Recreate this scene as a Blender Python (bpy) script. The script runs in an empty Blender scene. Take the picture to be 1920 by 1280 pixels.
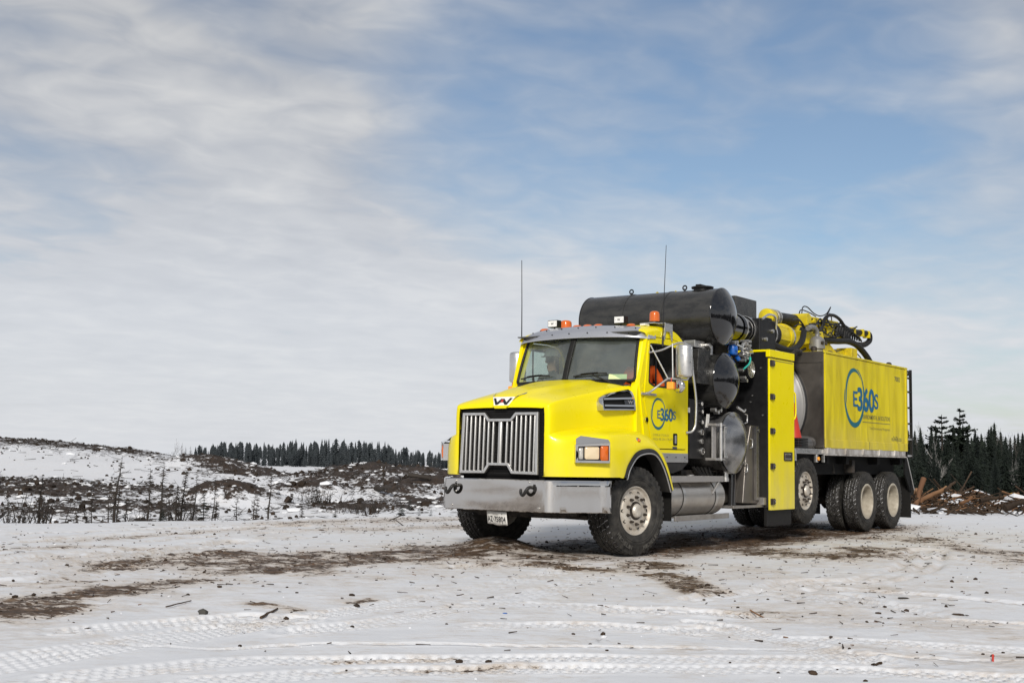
import bpy, bmesh, math, random
import numpy as np
from mathutils import Vector, Matrix

scene = bpy.context.scene
R = math.radians

# ---------------------------------------------------------------- camera
CAM_POS = Vector((-13.604, -9.055, 1.179))
YAW, PITCH, ROLL = R(36.0), R(5.442), R(0.902)
_F = Vector((math.cos(YAW) * math.cos(PITCH), math.sin(YAW) * math.cos(PITCH), math.sin(PITCH)))
_R = Vector((math.sin(YAW), -math.cos(YAW), 0.0))
_U = _R.cross(_F)
_R2 = _R * math.cos(ROLL) + _U * math.sin(ROLL)
_U2 = -_R * math.sin(ROLL) + _U * math.cos(ROLL)
cam_data = bpy.data.cameras.new('camera')
cam_data.sensor_width = 36.0
cam_data.sensor_fit = 'HORIZONTAL'
cam_data.lens = 2308.15 / 1920.0 * 36.0
cam_data.clip_start = 0.1
cam_data.clip_end = 6000.0
cam = bpy.data.objects.new('camera', cam_data)
scene.collection.objects.link(cam)
_m = Matrix.Identity(4)
for i in range(3):
    _m[i][0], _m[i][1], _m[i][2], _m[i][3] = _R2[i], _U2[i], -_F[i], CAM_POS[i]
cam.matrix_world = _m
scene.camera = cam

# ---------------------------------------------------------------- sky and sun
SUN_TO = Vector((-0.80, -0.46, 0.0)).normalized()      # horizontal direction towards the sun
SUN_EL = R(30.0)
sun_dir = Vector((SUN_TO.x * math.cos(SUN_EL), SUN_TO.y * math.cos(SUN_EL), math.sin(SUN_EL)))
world = bpy.data.worlds.new('World')
scene.world = world
world.use_nodes = True
wn, wl = world.node_tree.nodes, world.node_tree.links
wn.clear()


def W(kind, **kw):
    n = wn.new(kind)
    for k, v in kw.items():
        setattr(n, k, v)
    return n


def wmath(op, a, b=None, clamp=False):
    n = W('ShaderNodeMath', operation=op, use_clamp=clamp)
    for i, v in enumerate((a, b)):
        if v is None:
            continue
        if isinstance(v, (int, float)):
            n.inputs[i].default_value = v
        else:
            wl.new(v, n.inputs[i])
    return n.outputs[0]


def wramp(fac, stops):
    n = W('ShaderNodeValToRGB')
    wl.new(fac, n.inputs[0])
    e = n.color_ramp.elements
    while len(e) < len(stops):
        e.new(0.5)
    for i, (p, c) in enumerate(stops):
        e[i].position = p
        e[i].color = (*c, 1) if len(c) == 3 else c
    return n.outputs[0]


out = W('ShaderNodeOutputWorld')
sky = W('ShaderNodeTexSky', sky_type='NISHITA', sun_disc=False)
sky.sun_elevation = SUN_EL
sky.sun_rotation = math.atan2(SUN_TO.x, SUN_TO.y)
sky.altitude = 300
sky.air_density = 1.0
sky.dust_density = 1.2
sky.ozone_density = 1.5
bg_sky = W('ShaderNodeBackground')
bg_sky.inputs['Strength'].default_value = 0.09
wl.new(sky.outputs[0], bg_sky.inputs['Color'])
tc = W('ShaderNodeTexCoord')
sep = W('ShaderNodeSeparateXYZ')
wl.new(tc.outputs['Generated'], sep.inputs[0])
elev = wmath('MAXIMUM', sep.outputs[2], 0.0)
den = wmath('ADD', elev, 0.12)
cx_ = wmath('DIVIDE', sep.outputs[0], den)
cy_ = wmath('DIVIDE', sep.outputs[1], den)
comb = W('ShaderNodeCombineXYZ')
wl.new(cx_, comb.inputs[0])
wl.new(cy_, comb.inputs[1])


def wnoise(scale, detail, rough, sc=(1, 1, 1), loc=(0, 0, 0), rot=0.0, dist=0.0):
    mp = W('ShaderNodeMapping')
    mp.inputs['Scale'].default_value = sc
    mp.inputs['Location'].default_value = loc
    mp.inputs['Rotation'].default_value = (0, 0, rot)
    wl.new(comb.outputs[0], mp.inputs[0])
    n = W('ShaderNodeTexNoise')
    n.inputs['Scale'].default_value = scale
    n.inputs['Detail'].default_value = detail
    n.inputs['Roughness'].default_value = rough
    n.inputs['Distortion'].default_value = dist
    wl.new(mp.outputs[0], n.inputs['Vector'])
    return n.outputs['Fac']


n_big = wnoise(0.55, 2.0, 0.5, loc=(3.1, 7.7, 0), rot=0.5, dist=0.3)           # where the sheet thins out
n_med = wnoise(2.0, 3.5, 0.48, sc=(1.0, 1.25, 1), loc=(1.3, 4.2, 0), rot=0.63, dist=0.5)
n_cell = wnoise(6.5, 3.0, 0.5, sc=(1.0, 1.15, 1), loc=(9.3, 2.2, 0), rot=0.63, dist=0.5)
# open blue break in the cloud sheet (a direction in the world, above and beyond the truck)
GAP = Vector((math.cos(R(29.0)) * math.cos(R(18.5)), math.sin(R(29.0)) * math.cos(R(18.5)), math.sin(R(18.5))))
GAPS = (math.cos(R(14.0)) * math.cos(R(9.5)), math.sin(R(14.0)) * math.cos(R(9.5)), math.sin(R(9.5)))
def toward(v, lo, hi):
    dt = W('ShaderNodeVectorMath', operation='DOT_PRODUCT')
    wl.new(tc.outputs['Generated'], dt.inputs[0])
    dt.inputs[1].default_value = tuple(v)
    mr = W('ShaderNodeMapRange', interpolation_type='SMOOTHERSTEP')
    wl.new(dt.outputs['Value'], mr.inputs[0])
    mr.inputs[1].default_value = lo
    mr.inputs[2].default_value = hi
    return mr.outputs[0]
g1 = toward(GAP, math.cos(R(17.0)), math.cos(R(3.0)))
g2 = toward(GAPS, math.cos(R(13.0)), math.cos(R(1.0)))
cov = wmath('ADD', wmath('MULTIPLY', n_big, 0.50), wmath('MULTIPLY', n_med, 0.42))
cov = wmath('ADD', cov, wmath('MULTIPLY', n_cell, 0.20))
cov = wmath('SUBTRACT', cov, wmath('MULTIPLY', g1, 0.30))
cov = wmath('SUBTRACT', cov, wmath('MULTIPLY', g2, 0.16))
low = wramp(elev, [(0.0, (1, 1, 1)), (0.11, (.85, .85, .85)), (0.22, (.36, .36, .36)), (0.34, (0, 0, 0))])                       # sheet seen edge-on: denser and smoother near the horizon
cov = wmath('ADD', cov, wmath('MULTIPLY', low, 0.16))
cmask = wramp(cov, [(0.25, (0.04, 0.04, 0.04)), (0.60, (0.94, 0.94, 0.94))])
shade = wmath('ADD', wmath('MULTIPLY', n_big, 0.34), wmath('ADD', wmath('MULTIPLY', n_med, 0.36), wmath('MULTIPLY', n_cell, 0.30)))
ccol0 = wramp(shade, [(0.36, (0.33, 0.35, 0.395)), (0.50, (0.475, 0.49, 0.52)), (0.64, (0.68, 0.675, 0.665))])
mixc = W('ShaderNodeMix', data_type='RGBA')
wl.new(wmath('MULTIPLY', low, 0.80), mixc.inputs[0])
wl.new(ccol0, mixc.inputs[6])
mixc.inputs[7].default_value = (0.77, 0.79, 0.835, 1)
ccol = mixc.outputs[2]
bg_cl = W('ShaderNodeBackground')
bg_cl.inputs['Strength'].default_value = 0.90
wl.new(ccol, bg_cl.inputs['Color'])
mix = W('ShaderNodeMixShader')
wl.new(cmask, mix.inputs[0])
wl.new(bg_sky.outputs[0], mix.inputs[1])
wl.new(bg_cl.outputs[0], mix.inputs[2])
wl.new(mix.outputs[0], out.inputs['Surface'])

sun_data = bpy.data.lights.new('sun', 'SUN')
sun_data.energy = 2.9
sun_data.angle = R(10.0)
sun_data.color = (1.0, 0.95, 0.87)
sun = bpy.data.objects.new('sun', sun_data)
scene.collection.objects.link(sun)
sun.rotation_euler = (-sun_dir).to_track_quat('-Z', 'Y').to_euler()

scene.view_settings.view_transform = 'Standard'
scene.view_settings.look = 'None'
scene.view_settings.exposure = 0.14
scene.view_settings.gamma = 1.0
scene.view_settings.use_curve_mapping = False
scene.cycles.max_bounces = 8
scene.cycles.transparent_max_bounces = 12
scene.cycles.sample_clamp_indirect = 6.0
scene.cycles.use_denoising = True


# ---------------------------------------------------------------- helpers
COL = scene.collection
MATS = {}


class NT:
    """small helper round a material's node tree"""
    def __init__(self, name):
        self.m = bpy.data.materials.new(name)
        self.m.use_nodes = True
        self.n, self.l = self.m.node_tree.nodes, self.m.node_tree.links
        self.b = self.n['Principled BSDF']
        MATS[name] = self.m

    def node(self, kind, **kw):
        n = self.n.new(kind)
        for k, v in kw.items():
            setattr(n, k, v)
        return n

    def put(self, sock, v):
        if isinstance(v, bpy.types.NodeSocket):
            self.l.new(v, sock)
        elif isinstance(v, (tuple, list)):
            sock.default_value = (*v, 1.0) if len(v) == 3 and sock.type == 'RGBA' else tuple(v)
        else:
            sock.default_value = v

    def set(self, **kw):
        names = dict(base='Base Color', metal='Metallic', rough='Roughness', coat='Coat Weight', coatr='Coat Roughness', spec='Specular IOR Level',
                     trans='Transmission Weight', ior='IOR', alpha='Alpha', emit='Emission Color', emits='Emission Strength', normal='Normal', sheen='Sheen Weight', sss='Subsurface Weight')
        for k, v in kw.items():
            self.put(self.b.inputs[names[k]], v)
        return self

    def coords(self, which='Object', scale=(1, 1, 1)):
        t = self.node('ShaderNodeTexCoord')
        m = self.node('ShaderNodeMapping')
        m.inputs['Scale'].default_value = scale
        self.l.new(t.outputs[which], m.inputs[0])
        return m.outputs[0]

    def noise(self, scale, detail=4, rough=0.55, vec=None, dist=0.0):
        n = self.node('ShaderNodeTexNoise')
        n.inputs['Scale'].default_value = scale
        n.inputs['Detail'].default_value = detail
        n.inputs['Roughness'].default_value = rough
        n.inputs['Distortion'].default_value = dist
        self.l.new(vec if vec is not None else self.coords(), n.inputs['Vector'])
        return n.outputs['Fac']

    def math(self, op, a, b=None, clamp=False):
        n = self.node('ShaderNodeMath', operation=op, use_clamp=clamp)
        for i, v in enumerate((a, b)):
            if v is not None:
                self.put(n.inputs[i], v)
        return n.outputs[0]

    def ramp(self, fac, stops):
        n = self.node('ShaderNodeValToRGB')
        self.l.new(fac, n.inputs[0])
        e = n.color_ramp.elements
        while len(e) < len(stops):
            e.new(0.5)
        for i, (p, c) in enumerate(stops):
            c = (c, c, c) if isinstance(c, (int, float)) else c
            e[i].position = p
            e[i].color = (*c, 1)
        return n.outputs[0]

    def mix(self, fac, a, b):
        n = self.node('ShaderNodeMix', data_type='RGBA')
        self.put(n.inputs[0], fac)
        self.put(n.inputs[6], a)
        self.put(n.inputs[7], b)
        return n.outputs[2]

    def bump(self, h, strength=0.3, dist=0.01):
        n = self.node('ShaderNodeBump')
        n.inputs['Strength'].default_value = strength
        n.inputs['Distance'].default_value = dist
        self.l.new(h, n.inputs['Height'])
        return n.outputs[0]

    def xyz(self, which='Object'):
        t = self.node('ShaderNodeTexCoord')
        s = self.node('ShaderNodeSeparateXYZ')
        self.l.new(t.outputs[which], s.inputs[0])
        return s.outputs

    def geo_z(self):
        t = self.node('ShaderNodeNewGeometry')
        s = self.node('ShaderNodeSeparateXYZ')
        self.l.new(t.outputs['Position'], s.inputs[0])
        return s.outputs[2], t.outputs['Position']


def catmull(P, n, closed=False):
    """Catmull-Rom through P (k,...) with n segments per span"""
    P = np.asarray(P, float)
    k = len(P)
    res = []
    spans = k if closed else k - 1
    for i in range(spans):
        p1, p2 = P[i], P[(i + 1) % k]
        p0 = P[i - 1] if (i > 0 or closed) else 2 * p1 - p2
        p3 = P[(i + 2) % k] if (i + 2 < k or closed) else 2 * p2 - p1
        for j in range(n):
            t = j / n
            res.append(0.5 * ((2 * p1) + (-p0 + p2) * t + (2 * p0 - 5 * p1 + 4 * p2 - p3) * t * t + (-p0 + 3 * p1 - 3 * p2 + p3) * t ** 3))
    if not closed:
        res.append(P[-1])
    return np.array(res)


class G:
    """collects geometry for ONE mesh"""
    def __init__(self):
        self.v, self.f, self.mi = [], [], []

    def add(self, vs, fs, mi=0):
        o = len(self.v)
        self.v += [tuple(map(float, p)) for p in vs]
        for f in fs:
            self.f.append(tuple(o + i for i in f))
            self.mi.append(mi)
        return self

    def box(self, x0, x1, y0, y1, z0, z1, mi=0):
        vs = [(x, y, z) for x in (x0, x1) for y in (y0, y1) for z in (z0, z1)]
        return self.add(vs, [(0, 1, 3, 2), (4, 6, 7, 5), (0, 4, 5, 1), (2, 3, 7, 6), (0, 2, 6, 4), (1, 5, 7, 3)], mi)

    def obox(self, c, ax, ay, az, mi=0):
        c, ax, ay, az = map(np.array, (c, ax, ay, az))
        vs = [c + sx * ax + sy * ay + sz * az for sx in (-1, 1) for sy in (-1, 1) for sz in (-1, 1)]
        return self.add(vs, [(0, 1, 3, 2), (4, 6, 7, 5), (0, 4, 5, 1), (2, 3, 7, 6), (0, 2, 6, 4), (1, 5, 7, 3)], mi)

    def grid(self, A, closeu=False, closev=False, mi=0):
        A = np.asarray(A, float)
        n, m = A.shape[:2]
        fs = []
        for i in range(n if closeu else n - 1):
            for j in range(m if closev else m - 1):
                a, b = i * m + j, i * m + (j + 1) % m
                c, d = ((i + 1) % n) * m + (j + 1) % m, ((i + 1) % n) * m + j
                fs.append((a, b, c, d))
        return self.add(A.reshape(-1, 3), fs, mi)

    def lathe(self, prof, c=(0, 0, 0), axis='y', n=32, mi=0, cap0=False, cap1=False, a0=0.0, a1=None):
        """prof: (a, r) along the axis"""
        c = np.array(c, float)
        full = a1 is None
        ang = np.linspace(a0, a0 + 2 * math.pi, n, endpoint=False) if full else np.linspace(a0, a1, n)
        A = []
        for a, r in prof:
            row = []
            for t in ang:
                u, w = r * math.cos(t), r * math.sin(t)
                p = {'x': (a, u, w), 'y': (u, a, w), 'z': (u, w, a)}[axis]
                row.append(c + p)
            A.append(row)
        o = len(self.v)
        self.grid(A, closev=full, mi=mi)
        if cap0:
            self.f.append(tuple(o + j for j in range(n)))
            self.mi.append(mi)
        if cap1:
            q = o + (len(prof) - 1) * n
            self.f.append(tuple(q + j for j in reversed(range(n))))
            self.mi.append(mi)
        return self

    def cyl(self, p0, p1, r0, r1=None, n=16, caps=True, mi=0):
        return self.tube([p0, p1], [r0, r0 if r1 is None else r1], n=n, caps=caps, mi=mi)

    def tube(self, path, r, n=8, caps=True, mi=0, closed=False):
        P = [np.array(p, float) for p in path]
        k = len(P)
        rs = [r] * k if isinstance(r, (int, float)) else list(r)
        T = []
        for i in range(k):
            if closed:
                d = P[(i + 1) % k] - P[i - 1]
            else:
                d = P[min(i + 1, k - 1)] - P[max(i - 1, 0)]
            T.append(d / (np.linalg.norm(d) + 1e-12))
        ref = np.array([0, 0, 1.0]) if abs(T[0][2]) < 0.9 else np.array([1.0, 0, 0])
        nv = np.cross(T[0], ref)
        nv /= np.linalg.norm(nv)
        A = []
        for i in range(k):
            nv = nv - T[i] * np.dot(nv, T[i])
            nv /= np.linalg.norm(nv) + 1e-12
            bv = np.cross(T[i], nv)
            A.append([P[i] + rs[i] * (math.cos(a) * nv + math.sin(a) * bv) for a in np.linspace(0, 2 * math.pi, n, endpoint=False)])
        o = len(self.v)
        self.grid(A, closeu=closed, closev=True, mi=mi)
        if caps and not closed:
            self.f.append(tuple(o + j for j in range(n)))
            q = o + (k - 1) * n
            self.f.append(tuple(q + j for j in reversed(range(n))))
            self.mi += [mi, mi]
        return self

    def prism(self, poly, plane, a0, a1, mi=0):
        """poly of 2D points extruded from a0 to a1. plane 'xz' -> along y, 'yz' -> along x, 'xy' -> along z"""
        def P(u, w, a):
            return {'xz': (u, a, w), 'yz': (a, u, w), 'xy': (u, w, a)}[plane]
        n = len(poly)
        vs = [P(u, w, a0) for u, w in poly] + [P(u, w, a1) for u, w in poly]
        fs = [tuple(range(n)), tuple(reversed(range(n, 2 * n)))]
        fs += [(i, (i + 1) % n, n + (i + 1) % n, n + i) for i in range(n)]
        return self.add(vs, fs, mi)

    def ring(self, outer, inner, plane, a0, a1, mi=0):
        """flat frame between two loops of equal length, thickness a0..a1"""
        def P(u, w, a):
            return {'xz': (u, a, w), 'yz': (a, u, w), 'xy': (u, w, a)}[plane]
        n = len(outer)
        vs = [P(*p, a0) for p in outer] + [P(*p, a0) for p in inner] + [P(*p, a1) for p in outer] + [P(*p, a1) for p in inner]
        fs = []
        for i in range(n):
            j = (i + 1) % n
            fs += [(i, j, n + j, n + i), (2 * n + j, 2 * n + i, 3 * n + i, 3 * n + j), (i, 2 * n + i, 2 * n + j, j), (n + i, n + j, 3 * n + j, 3 * n + i)]
        return self.add(vs, fs, mi)

    def warp(self, fn):
        self.v = [tuple(fn(p)) for p in self.v]
        return self

    def build(self, name, mats, parent=None, smooth=38, bevel=0.0, loc=None, recalc=True):
        me = bpy.data.meshes.new(name)
        me.from_pydata(self.v, [], self.f)
        mats = mats if isinstance(mats, (list, tuple)) else [mats]
        for m in mats:
            me.materials.append(MATS[m])
        if len(mats) > 1:
            me.polygons.foreach_set('material_index', self.mi)
        if recalc:
            bm = bmesh.new()
            bm.from_mesh(me)
            bmesh.ops.recalc_face_normals(bm, faces=bm.faces)
            bm.to_mesh(me)
            bm.free()
        me.polygons.foreach_set('use_smooth', [bool(smooth)] * len(me.polygons))
        if smooth and smooth < 179:
            me.set_sharp_from_angle(angle=R(smooth))
        me.update()
        o = bpy.data.objects.new(name, me)
        COL.objects.link(o)
        if parent:
            o.parent = parent
        if loc is not None:
            o.location = loc
        if bevel:
            b = o.modifiers.new('bevel', 'BEVEL')
            b.width = bevel
            b.segments = 2
            b.limit_method = 'ANGLE'
            b.angle_limit = R(35)
            b.harden_normals = True
        return o


def rrect(x0, x1, z0, z1, r, n=4):
    """rounded rectangle loop, counter-clockwise"""
    pts = []
    for cx, cz, a in ((x1 - r, z0 + r, -90), (x1 - r, z1 - r, 0), (x0 + r, z1 - r, 90), (x0 + r, z0 + r, 180)):
        for k in range(n + 1):
            t = R(a + 90 * k / n)
            pts.append((cx + r * math.cos(t), cz + r * math.sin(t)))
    return pts


def rpoly(pts, r, n=4):
    """polygon with rounded corners (each corner n+1 points)"""
    out_, k = [], len(pts)
    P = [np.array(p, float) for p in pts]
    for i in range(k):
        a, b, c = P[i - 1], P[i], P[(i + 1) % k]
        d1, d2 = (a - b), (c - b)
        rr = r[i] if isinstance(r, (list, tuple)) else r
        rr1 = min(rr, 0.48 * np.linalg.norm(d1), 0.48 * np.linalg.norm(d2))
        p1, p2 = b + d1 / np.linalg.norm(d1) * rr1, b + d2 / np.linalg.norm(d2) * rr1
        for j in range(n + 1):
            t = j / n
            q = (1 - t) ** 2 * p1 + 2 * t * (1 - t) * b + t * t * p2
            out_.append(tuple(q))
    return out_


def empty(name, loc=(0, 0, 0), rz=0.0, parent=None):
    o = bpy.data.objects.new(name, None)
    o.empty_display_size = 0.2
    COL.objects.link(o)
    o.location = loc
    o.rotation_euler = (0, 0, rz)
    if parent:
        o.parent = parent
    return o


def tag(o, label=None, cat=None, group=None, kind=None):
    if label:
        o['label'] = label
    if cat:
        o['category'] = cat
    if group:
        o['group'] = group
    if kind:
        o['kind'] = kind
    return o


def copy_tree(o, parent=None):
    c = o.copy()
    COL.objects.link(c)
    if parent:
        c.parent = parent
    for ch in list(o.children):
        copy_tree(ch, c)
    return c


def text_geo(body, size=1.0, offset=0.0, spacing=1.0):
    """outline of a line of text as flat triangles: (verts Nx2, faces), left-bottom at 0,0 scaled to unit cap height"""
    cu = bpy.data.curves.new('lettering', 'FONT')
    cu.body = body
    cu.size = size
    cu.offset = offset
    cu.space_character = spacing
    cu.resolution_u = 4
    ob = bpy.data.objects.new('lettering', cu)
    COL.objects.link(ob)
    dg = bpy.context.evaluated_depsgraph_get()
    me = ob.evaluated_get(dg).to_mesh()
    vs = np.array([v.co[:2] for v in me.vertices]).reshape(-1, 2)
    fs = [tuple(p.vertices) for p in me.polygons]
    ob.evaluated_get(dg).to_mesh_clear()
    bpy.data.objects.remove(ob)
    bpy.data.curves.remove(cu)
    lo, hi = vs.min(0), vs.max(0)
    return (vs - lo) / (hi - lo), fs


def add_text(g, body, u0, u1, w0, w1, place, offset=0.0, spacing=1.0, mi=0):
    """text fitted to the rectangle u0..u1 x w0..w1, place(u, w) -> 3D point"""
    vs, fs = text_geo(body, 1.0, offset, spacing)
    pts = [place(u0 + a * (u1 - u0), w0 + b * (w1 - w0)) for a, b in vs]
    g.add(pts, fs, mi)


# ---------------------------------------------------------------- materials
def grime(t, base, dust, z0=0.45, z1=1.5, amount=0.8, scale=5.0, vz=0.3):
    """road film: a ragged film of dried spray that thins out upwards, with streaks"""
    z, pos = t.geo_z()
    mp = t.node('ShaderNodeMapping')
    mp.inputs['Scale'].default_value = (1, 1, vz)
    t.l.new(pos, mp.inputs[0])
    n = t.noise(scale, 6, 0.62, mp.outputs[0])
    h = t.node('ShaderNodeMapRange')
    t.l.new(z, h.inputs[0])
    h.inputs[1].default_value, h.inputs[2].default_value = z1, z0
    f = t.math('MULTIPLY', h.outputs[0], t.ramp(n, [(0.30, 0.15), (0.72, 1.0)]))
    f = t.math('MULTIPLY', f, amount, True)
    return t.mix(f, base, dust), f


def make_materials():
    DUST = (0.30, 0.26, 0.21)
    t = NT('yellow_paint')
    v = t.noise(1.3, 3, 0.5)
    base = t.mix(t.ramp(v, [(0.3, 0.0), (0.7, 1.0)]), (0.81, 0.675, 0.0), (0.85, 0.72, 0.0))
    c, f = grime(t, base, (0.45, 0.39, 0.22), 0.5, 1.45, 0.62)
    sp = t.noise(90, 2, 0.5)
    t.set(base=c, rough=t.math('ADD', t.math('MULTIPLY', f, 0.4), t.ramp(t.noise(6, 5), [(0.3, 0.26), (0.7, 0.38)])), coat=0.22, coatr=0.10, spec=0.22)
    t.set(normal=t.bump(sp, 0.04, 0.002))

    t = NT('box_yellow')          # darker, streaked yellow of the debris body
    mp = t.coords('Object', (1.6, 1.0, 0.35))
    v = t.noise(2.4, 6, 0.6, mp, 0.6)
    base = t.mix(t.ramp(v, [(0.36, 0.0), (0.66, 1.0)]), (0.50, 0.40, 0.008), (0.78, 0.645, 0.002))
    base = t.mix(t.ramp(t.noise(0.9, 2), [(0.4, 0.0), (0.65, 0.6)]), base, (0.74, 0.60, 0.02))
    c, f = grime(t, base, (0.44, 0.38, 0.22), 1.2, 2.0, 0.55)
    t.set(base=c, rough=t.ramp(v, [(0.3, 0.28), (0.7, 0.45)]), coat=0.2, coatr=0.2, spec=0.35)

    t = NT('boom_yellow')
    v = t.noise(5, 6, 0.65)
    base = t.mix(t.ramp(v, [(0.44, 0.0), (0.66, 0.55)]), (0.66, 0.52, 0.006), (0.26, 0.20, 0.02))
    t.set(base=base, rough=t.ramp(v, [(0.3, 0.3), (0.7, 0.6)]), spec=0.4)

    t = NT('chrome')
    mp = t.coords('Object', (3, 1, 5))
    n = t.noise(2.2, 6, 0.65, mp, 1.0)
    c, f = grime(t, (0.62, 0.605, 0.585), (0.34, 0.30, 0.26), 0.45, 0.9, 0.35, 4.0)
    t.set(base=c, metal=1.0, rough=t.ramp(n, [(0.25, 0.03), (0.62, 0.045), (0.85, 0.09)]))
    t.set(normal=t.bump(t.noise(2.5, 3, 0.5, t.coords()), 0.02, 0.02))

    t = NT('satin_metal')
    n = t.noise(14, 6, 0.6, t.coords('Object', (1, 1, 4)))
    c, f = grime(t, (0.66, 0.65, 0.63), DUST, 0.4, 1.4, 0.45)
    t.set(base=c, metal=0.95, rough=t.ramp(n, [(0.3, 0.24), (0.7, 0.46)]))

    t = NT('grille_metal')
    n = t.noise(20, 5, 0.6, t.coords('Object', (1, 1, 0.3)))
    t.set(base=t.mix(t.ramp(n, [(0.35, 0.0), (0.75, 0.7)]), (0.70, 0.69, 0.67), (0.48, 0.46, 0.43)), metal=0.9, rough=t.ramp(n, [(0.3, 0.22), (0.7, 0.42)]))

    t = NT('grey_visor')
    n = t.noise(3, 4)
    t.set(base=(0.50, 0.51, 0.55), metal=0.7, rough=t.ramp(n, [(0.3, 0.22), (0.7, 0.36)]))

    t = NT('mirror_glass')
    t.set(base=(0.85, 0.86, 0.87), metal=1.0, rough=0.03)

    t = NT('black_gloss')
    n = t.noise(6, 6, 0.6)
    c, f = grime(t, (0.008, 0.008, 0.009), (0.12, 0.11, 0.10), 0.6, 2.0, 0.22)
    t.set(base=c, rough=t.math('ADD', t.ramp(n, [(0.35, 0.025), (0.8, 0.10)]), t.math('MULTIPLY', f, 0.5)), coat=0.5, coatr=0.03, spec=0.6)

    t = NT('black_paint')
    n = t.noise(9, 6, 0.62)
    c, f = grime(t, (0.008, 0.008, 0.009), (0.08, 0.072, 0.062), 0.4, 2.2, 0.36)
    t.set(base=c, rough=t.ramp(n, [(0.3, 0.34), (0.7, 0.56)]), spec=0.32)

    t = NT('tank_black')
    n = t.noise(7, 7, 0.66, t.coords('Object', (1, 0.4, 1)))
    dustf = t.ramp(n, [(0.42, 0.0), (0.75, 1.0)])
    t.set(base=t.mix(dustf, (0.020, 0.020, 0.020), (0.052, 0.050, 0.046)), rough=t.ramp(n, [(0.3, 0.20), (0.7, 0.36)]), spec=0.5, coat=0.15, coatr=0.08)

    t = NT('vessel_steel')
    n = t.noise(4, 7, 0.65, t.coords('Object', (1, 1, 0.6)))
    c, f = grime(t, t.mix(t.ramp(n, [(0.35, 0.0), (0.7, 1.0)]), (0.035, 0.036, 0.04), (0.10, 0.10, 0.105)), (0.34, 0.31, 0.27), 0.9, 1.95, 0.55, 3.5)
    t.set(base=c, metal=0.35, rough=t.ramp(n, [(0.3, 0.20), (0.75, 0.42)]), spec=0.5)

    t = NT('lid_steel')
    n = t.noise(2.2, 7, 0.66, t.coords('Object', (1, 1, 1)), .8)
    t.set(base=t.mix(t.ramp(n, [(0.35, 0.0), (0.68, 1.0)]), (0.16, 0.165, 0.175), (0.46, 0.45, 0.44)), metal=0.85, rough=t.ramp(n, [(0.3, 0.14), (0.75, 0.34)]))

    t = NT('dark_metal_sheet')    # unpainted bulkhead of the debris body
    n = t.noise(1.5, 6, 0.6, t.coords('Object', (1, 1, 0.6)), 0.4)
    t.set(base=t.mix(t.ramp(n, [(0.3, 0.0), (0.72, 1.0)]), (0.09, 0.082, 0.076), (0.26, 0.235, 0.21)), metal=0.8, rough=t.ramp(n, [(0.3, 0.26), (0.7, 0.48)]))

    t = NT('grey_dome')
    n = t.noise(3, 6, 0.6)
    t.set(base=t.mix(n, (0.17, 0.17, 0.17), (0.30, 0.29, 0.28)), metal=0.3, rough=0.45)

    t = NT('tank_aluminium')
    n = t.noise(5, 6, 0.6, t.coords('Object', (0.5, 1, 2)))
    c, f = grime(t, (0.60, 0.58, 0.55), (0.22, 0.18, 0.14), 0.3, 1.1, 0.85, 3.0, 1.0)
    t.set(base=c, metal=0.85, rough=t.math('ADD', t.ramp(n, [(0.3, 0.24), (0.7, 0.4)]), t.math('MULTIPLY', f, 0.25)))

    t = NT('steel_step')
    n = t.noise(18, 6, 0.65)
    c, f = grime(t, (0.50, 0.48, 0.46), (0.20, 0.17, 0.14), 0.3, 1.2, 0.8, 6.0, 1.0)
    t.set(base=c, metal=0.8, rough=t.ramp(n, [(0.3, 0.35), (0.7, 0.6)]))

    t = NT('rail_white')          # galvanised side rail, scuffed
    n = t.noise(6, 7, 0.66, t.coords('Object', (1, 1, 0.5)))
    t.set(base=t.mix(t.ramp(n, [(0.4, 0.0), (0.68, 1.0)]), (0.55, 0.53, 0.51), (0.26, 0.23, 0.20)), metal=0.3, rough=0.5)

    t = NT('rubber')
    n = t.noise(12, 6, 0.62)
    n2 = t.noise(2.5, 4, 0.6)
    t.set(base=t.mix(t.ramp(n, [(0.35, 0.0), (0.75, 1.0)]), (0.014, 0.0135, 0.013), t.mix(n2, (0.04, 0.037, 0.033), (0.085, 0.08, 0.072))), rough=t.ramp(n, [(0.3, 0.55), (0.7, 0.8)]), spec=0.3)

    t = NT('rubber_lettering')
    t.set(base=(0.085, 0.08, 0.072), rough=0.7, spec=0.3)

    t = NT('tread_snow')          # tread floor, packed with bits of snow
    n = t.noise(26, 5, 0.7)
    f = t.ramp(n, [(0.46, 0.0), (0.54, 1.0)])
    t.set(base=t.mix(f, (0.018, 0.016, 0.014), (0.55, 0.55, 0.57)), rough=0.8, spec=0.25)

    t = NT('wheel_metal')
    n = t.noise(9, 6, 0.62)
    t.set(base=t.mix(t.ramp(n, [(0.32, 0.0), (0.72, 1.0)]), (0.66, 0.62, 0.55), (0.42, 0.36, 0.29)), metal=0.45, rough=t.ramp(n, [(0.3, 0.36), (0.7, 0.62)]))

    t = NT('rim_cream')
    n = t.noise(8, 6, 0.62)
    t.set(base=t.mix(t.ramp(n, [(0.32, 0.0), (0.72, 1.0)]), (0.50, 0.46, 0.38), (0.30, 0.26, 0.20)), metal=0.1, rough=0.55)

    t = NT('hub_dark')
    n = t.noise(15, 5)
    t.set(base=t.mix(n, (0.015, 0.013, 0.012), (0.10, 0.08, 0.065)), metal=0.5, rough=0.5)

    t = NT('black_void')
    t.set(base=(0.006, 0.006, 0.006), rough=0.8, spec=0.2)

    t = NT('rust_black')
    n = t.noise(10, 7, 0.66)
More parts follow.
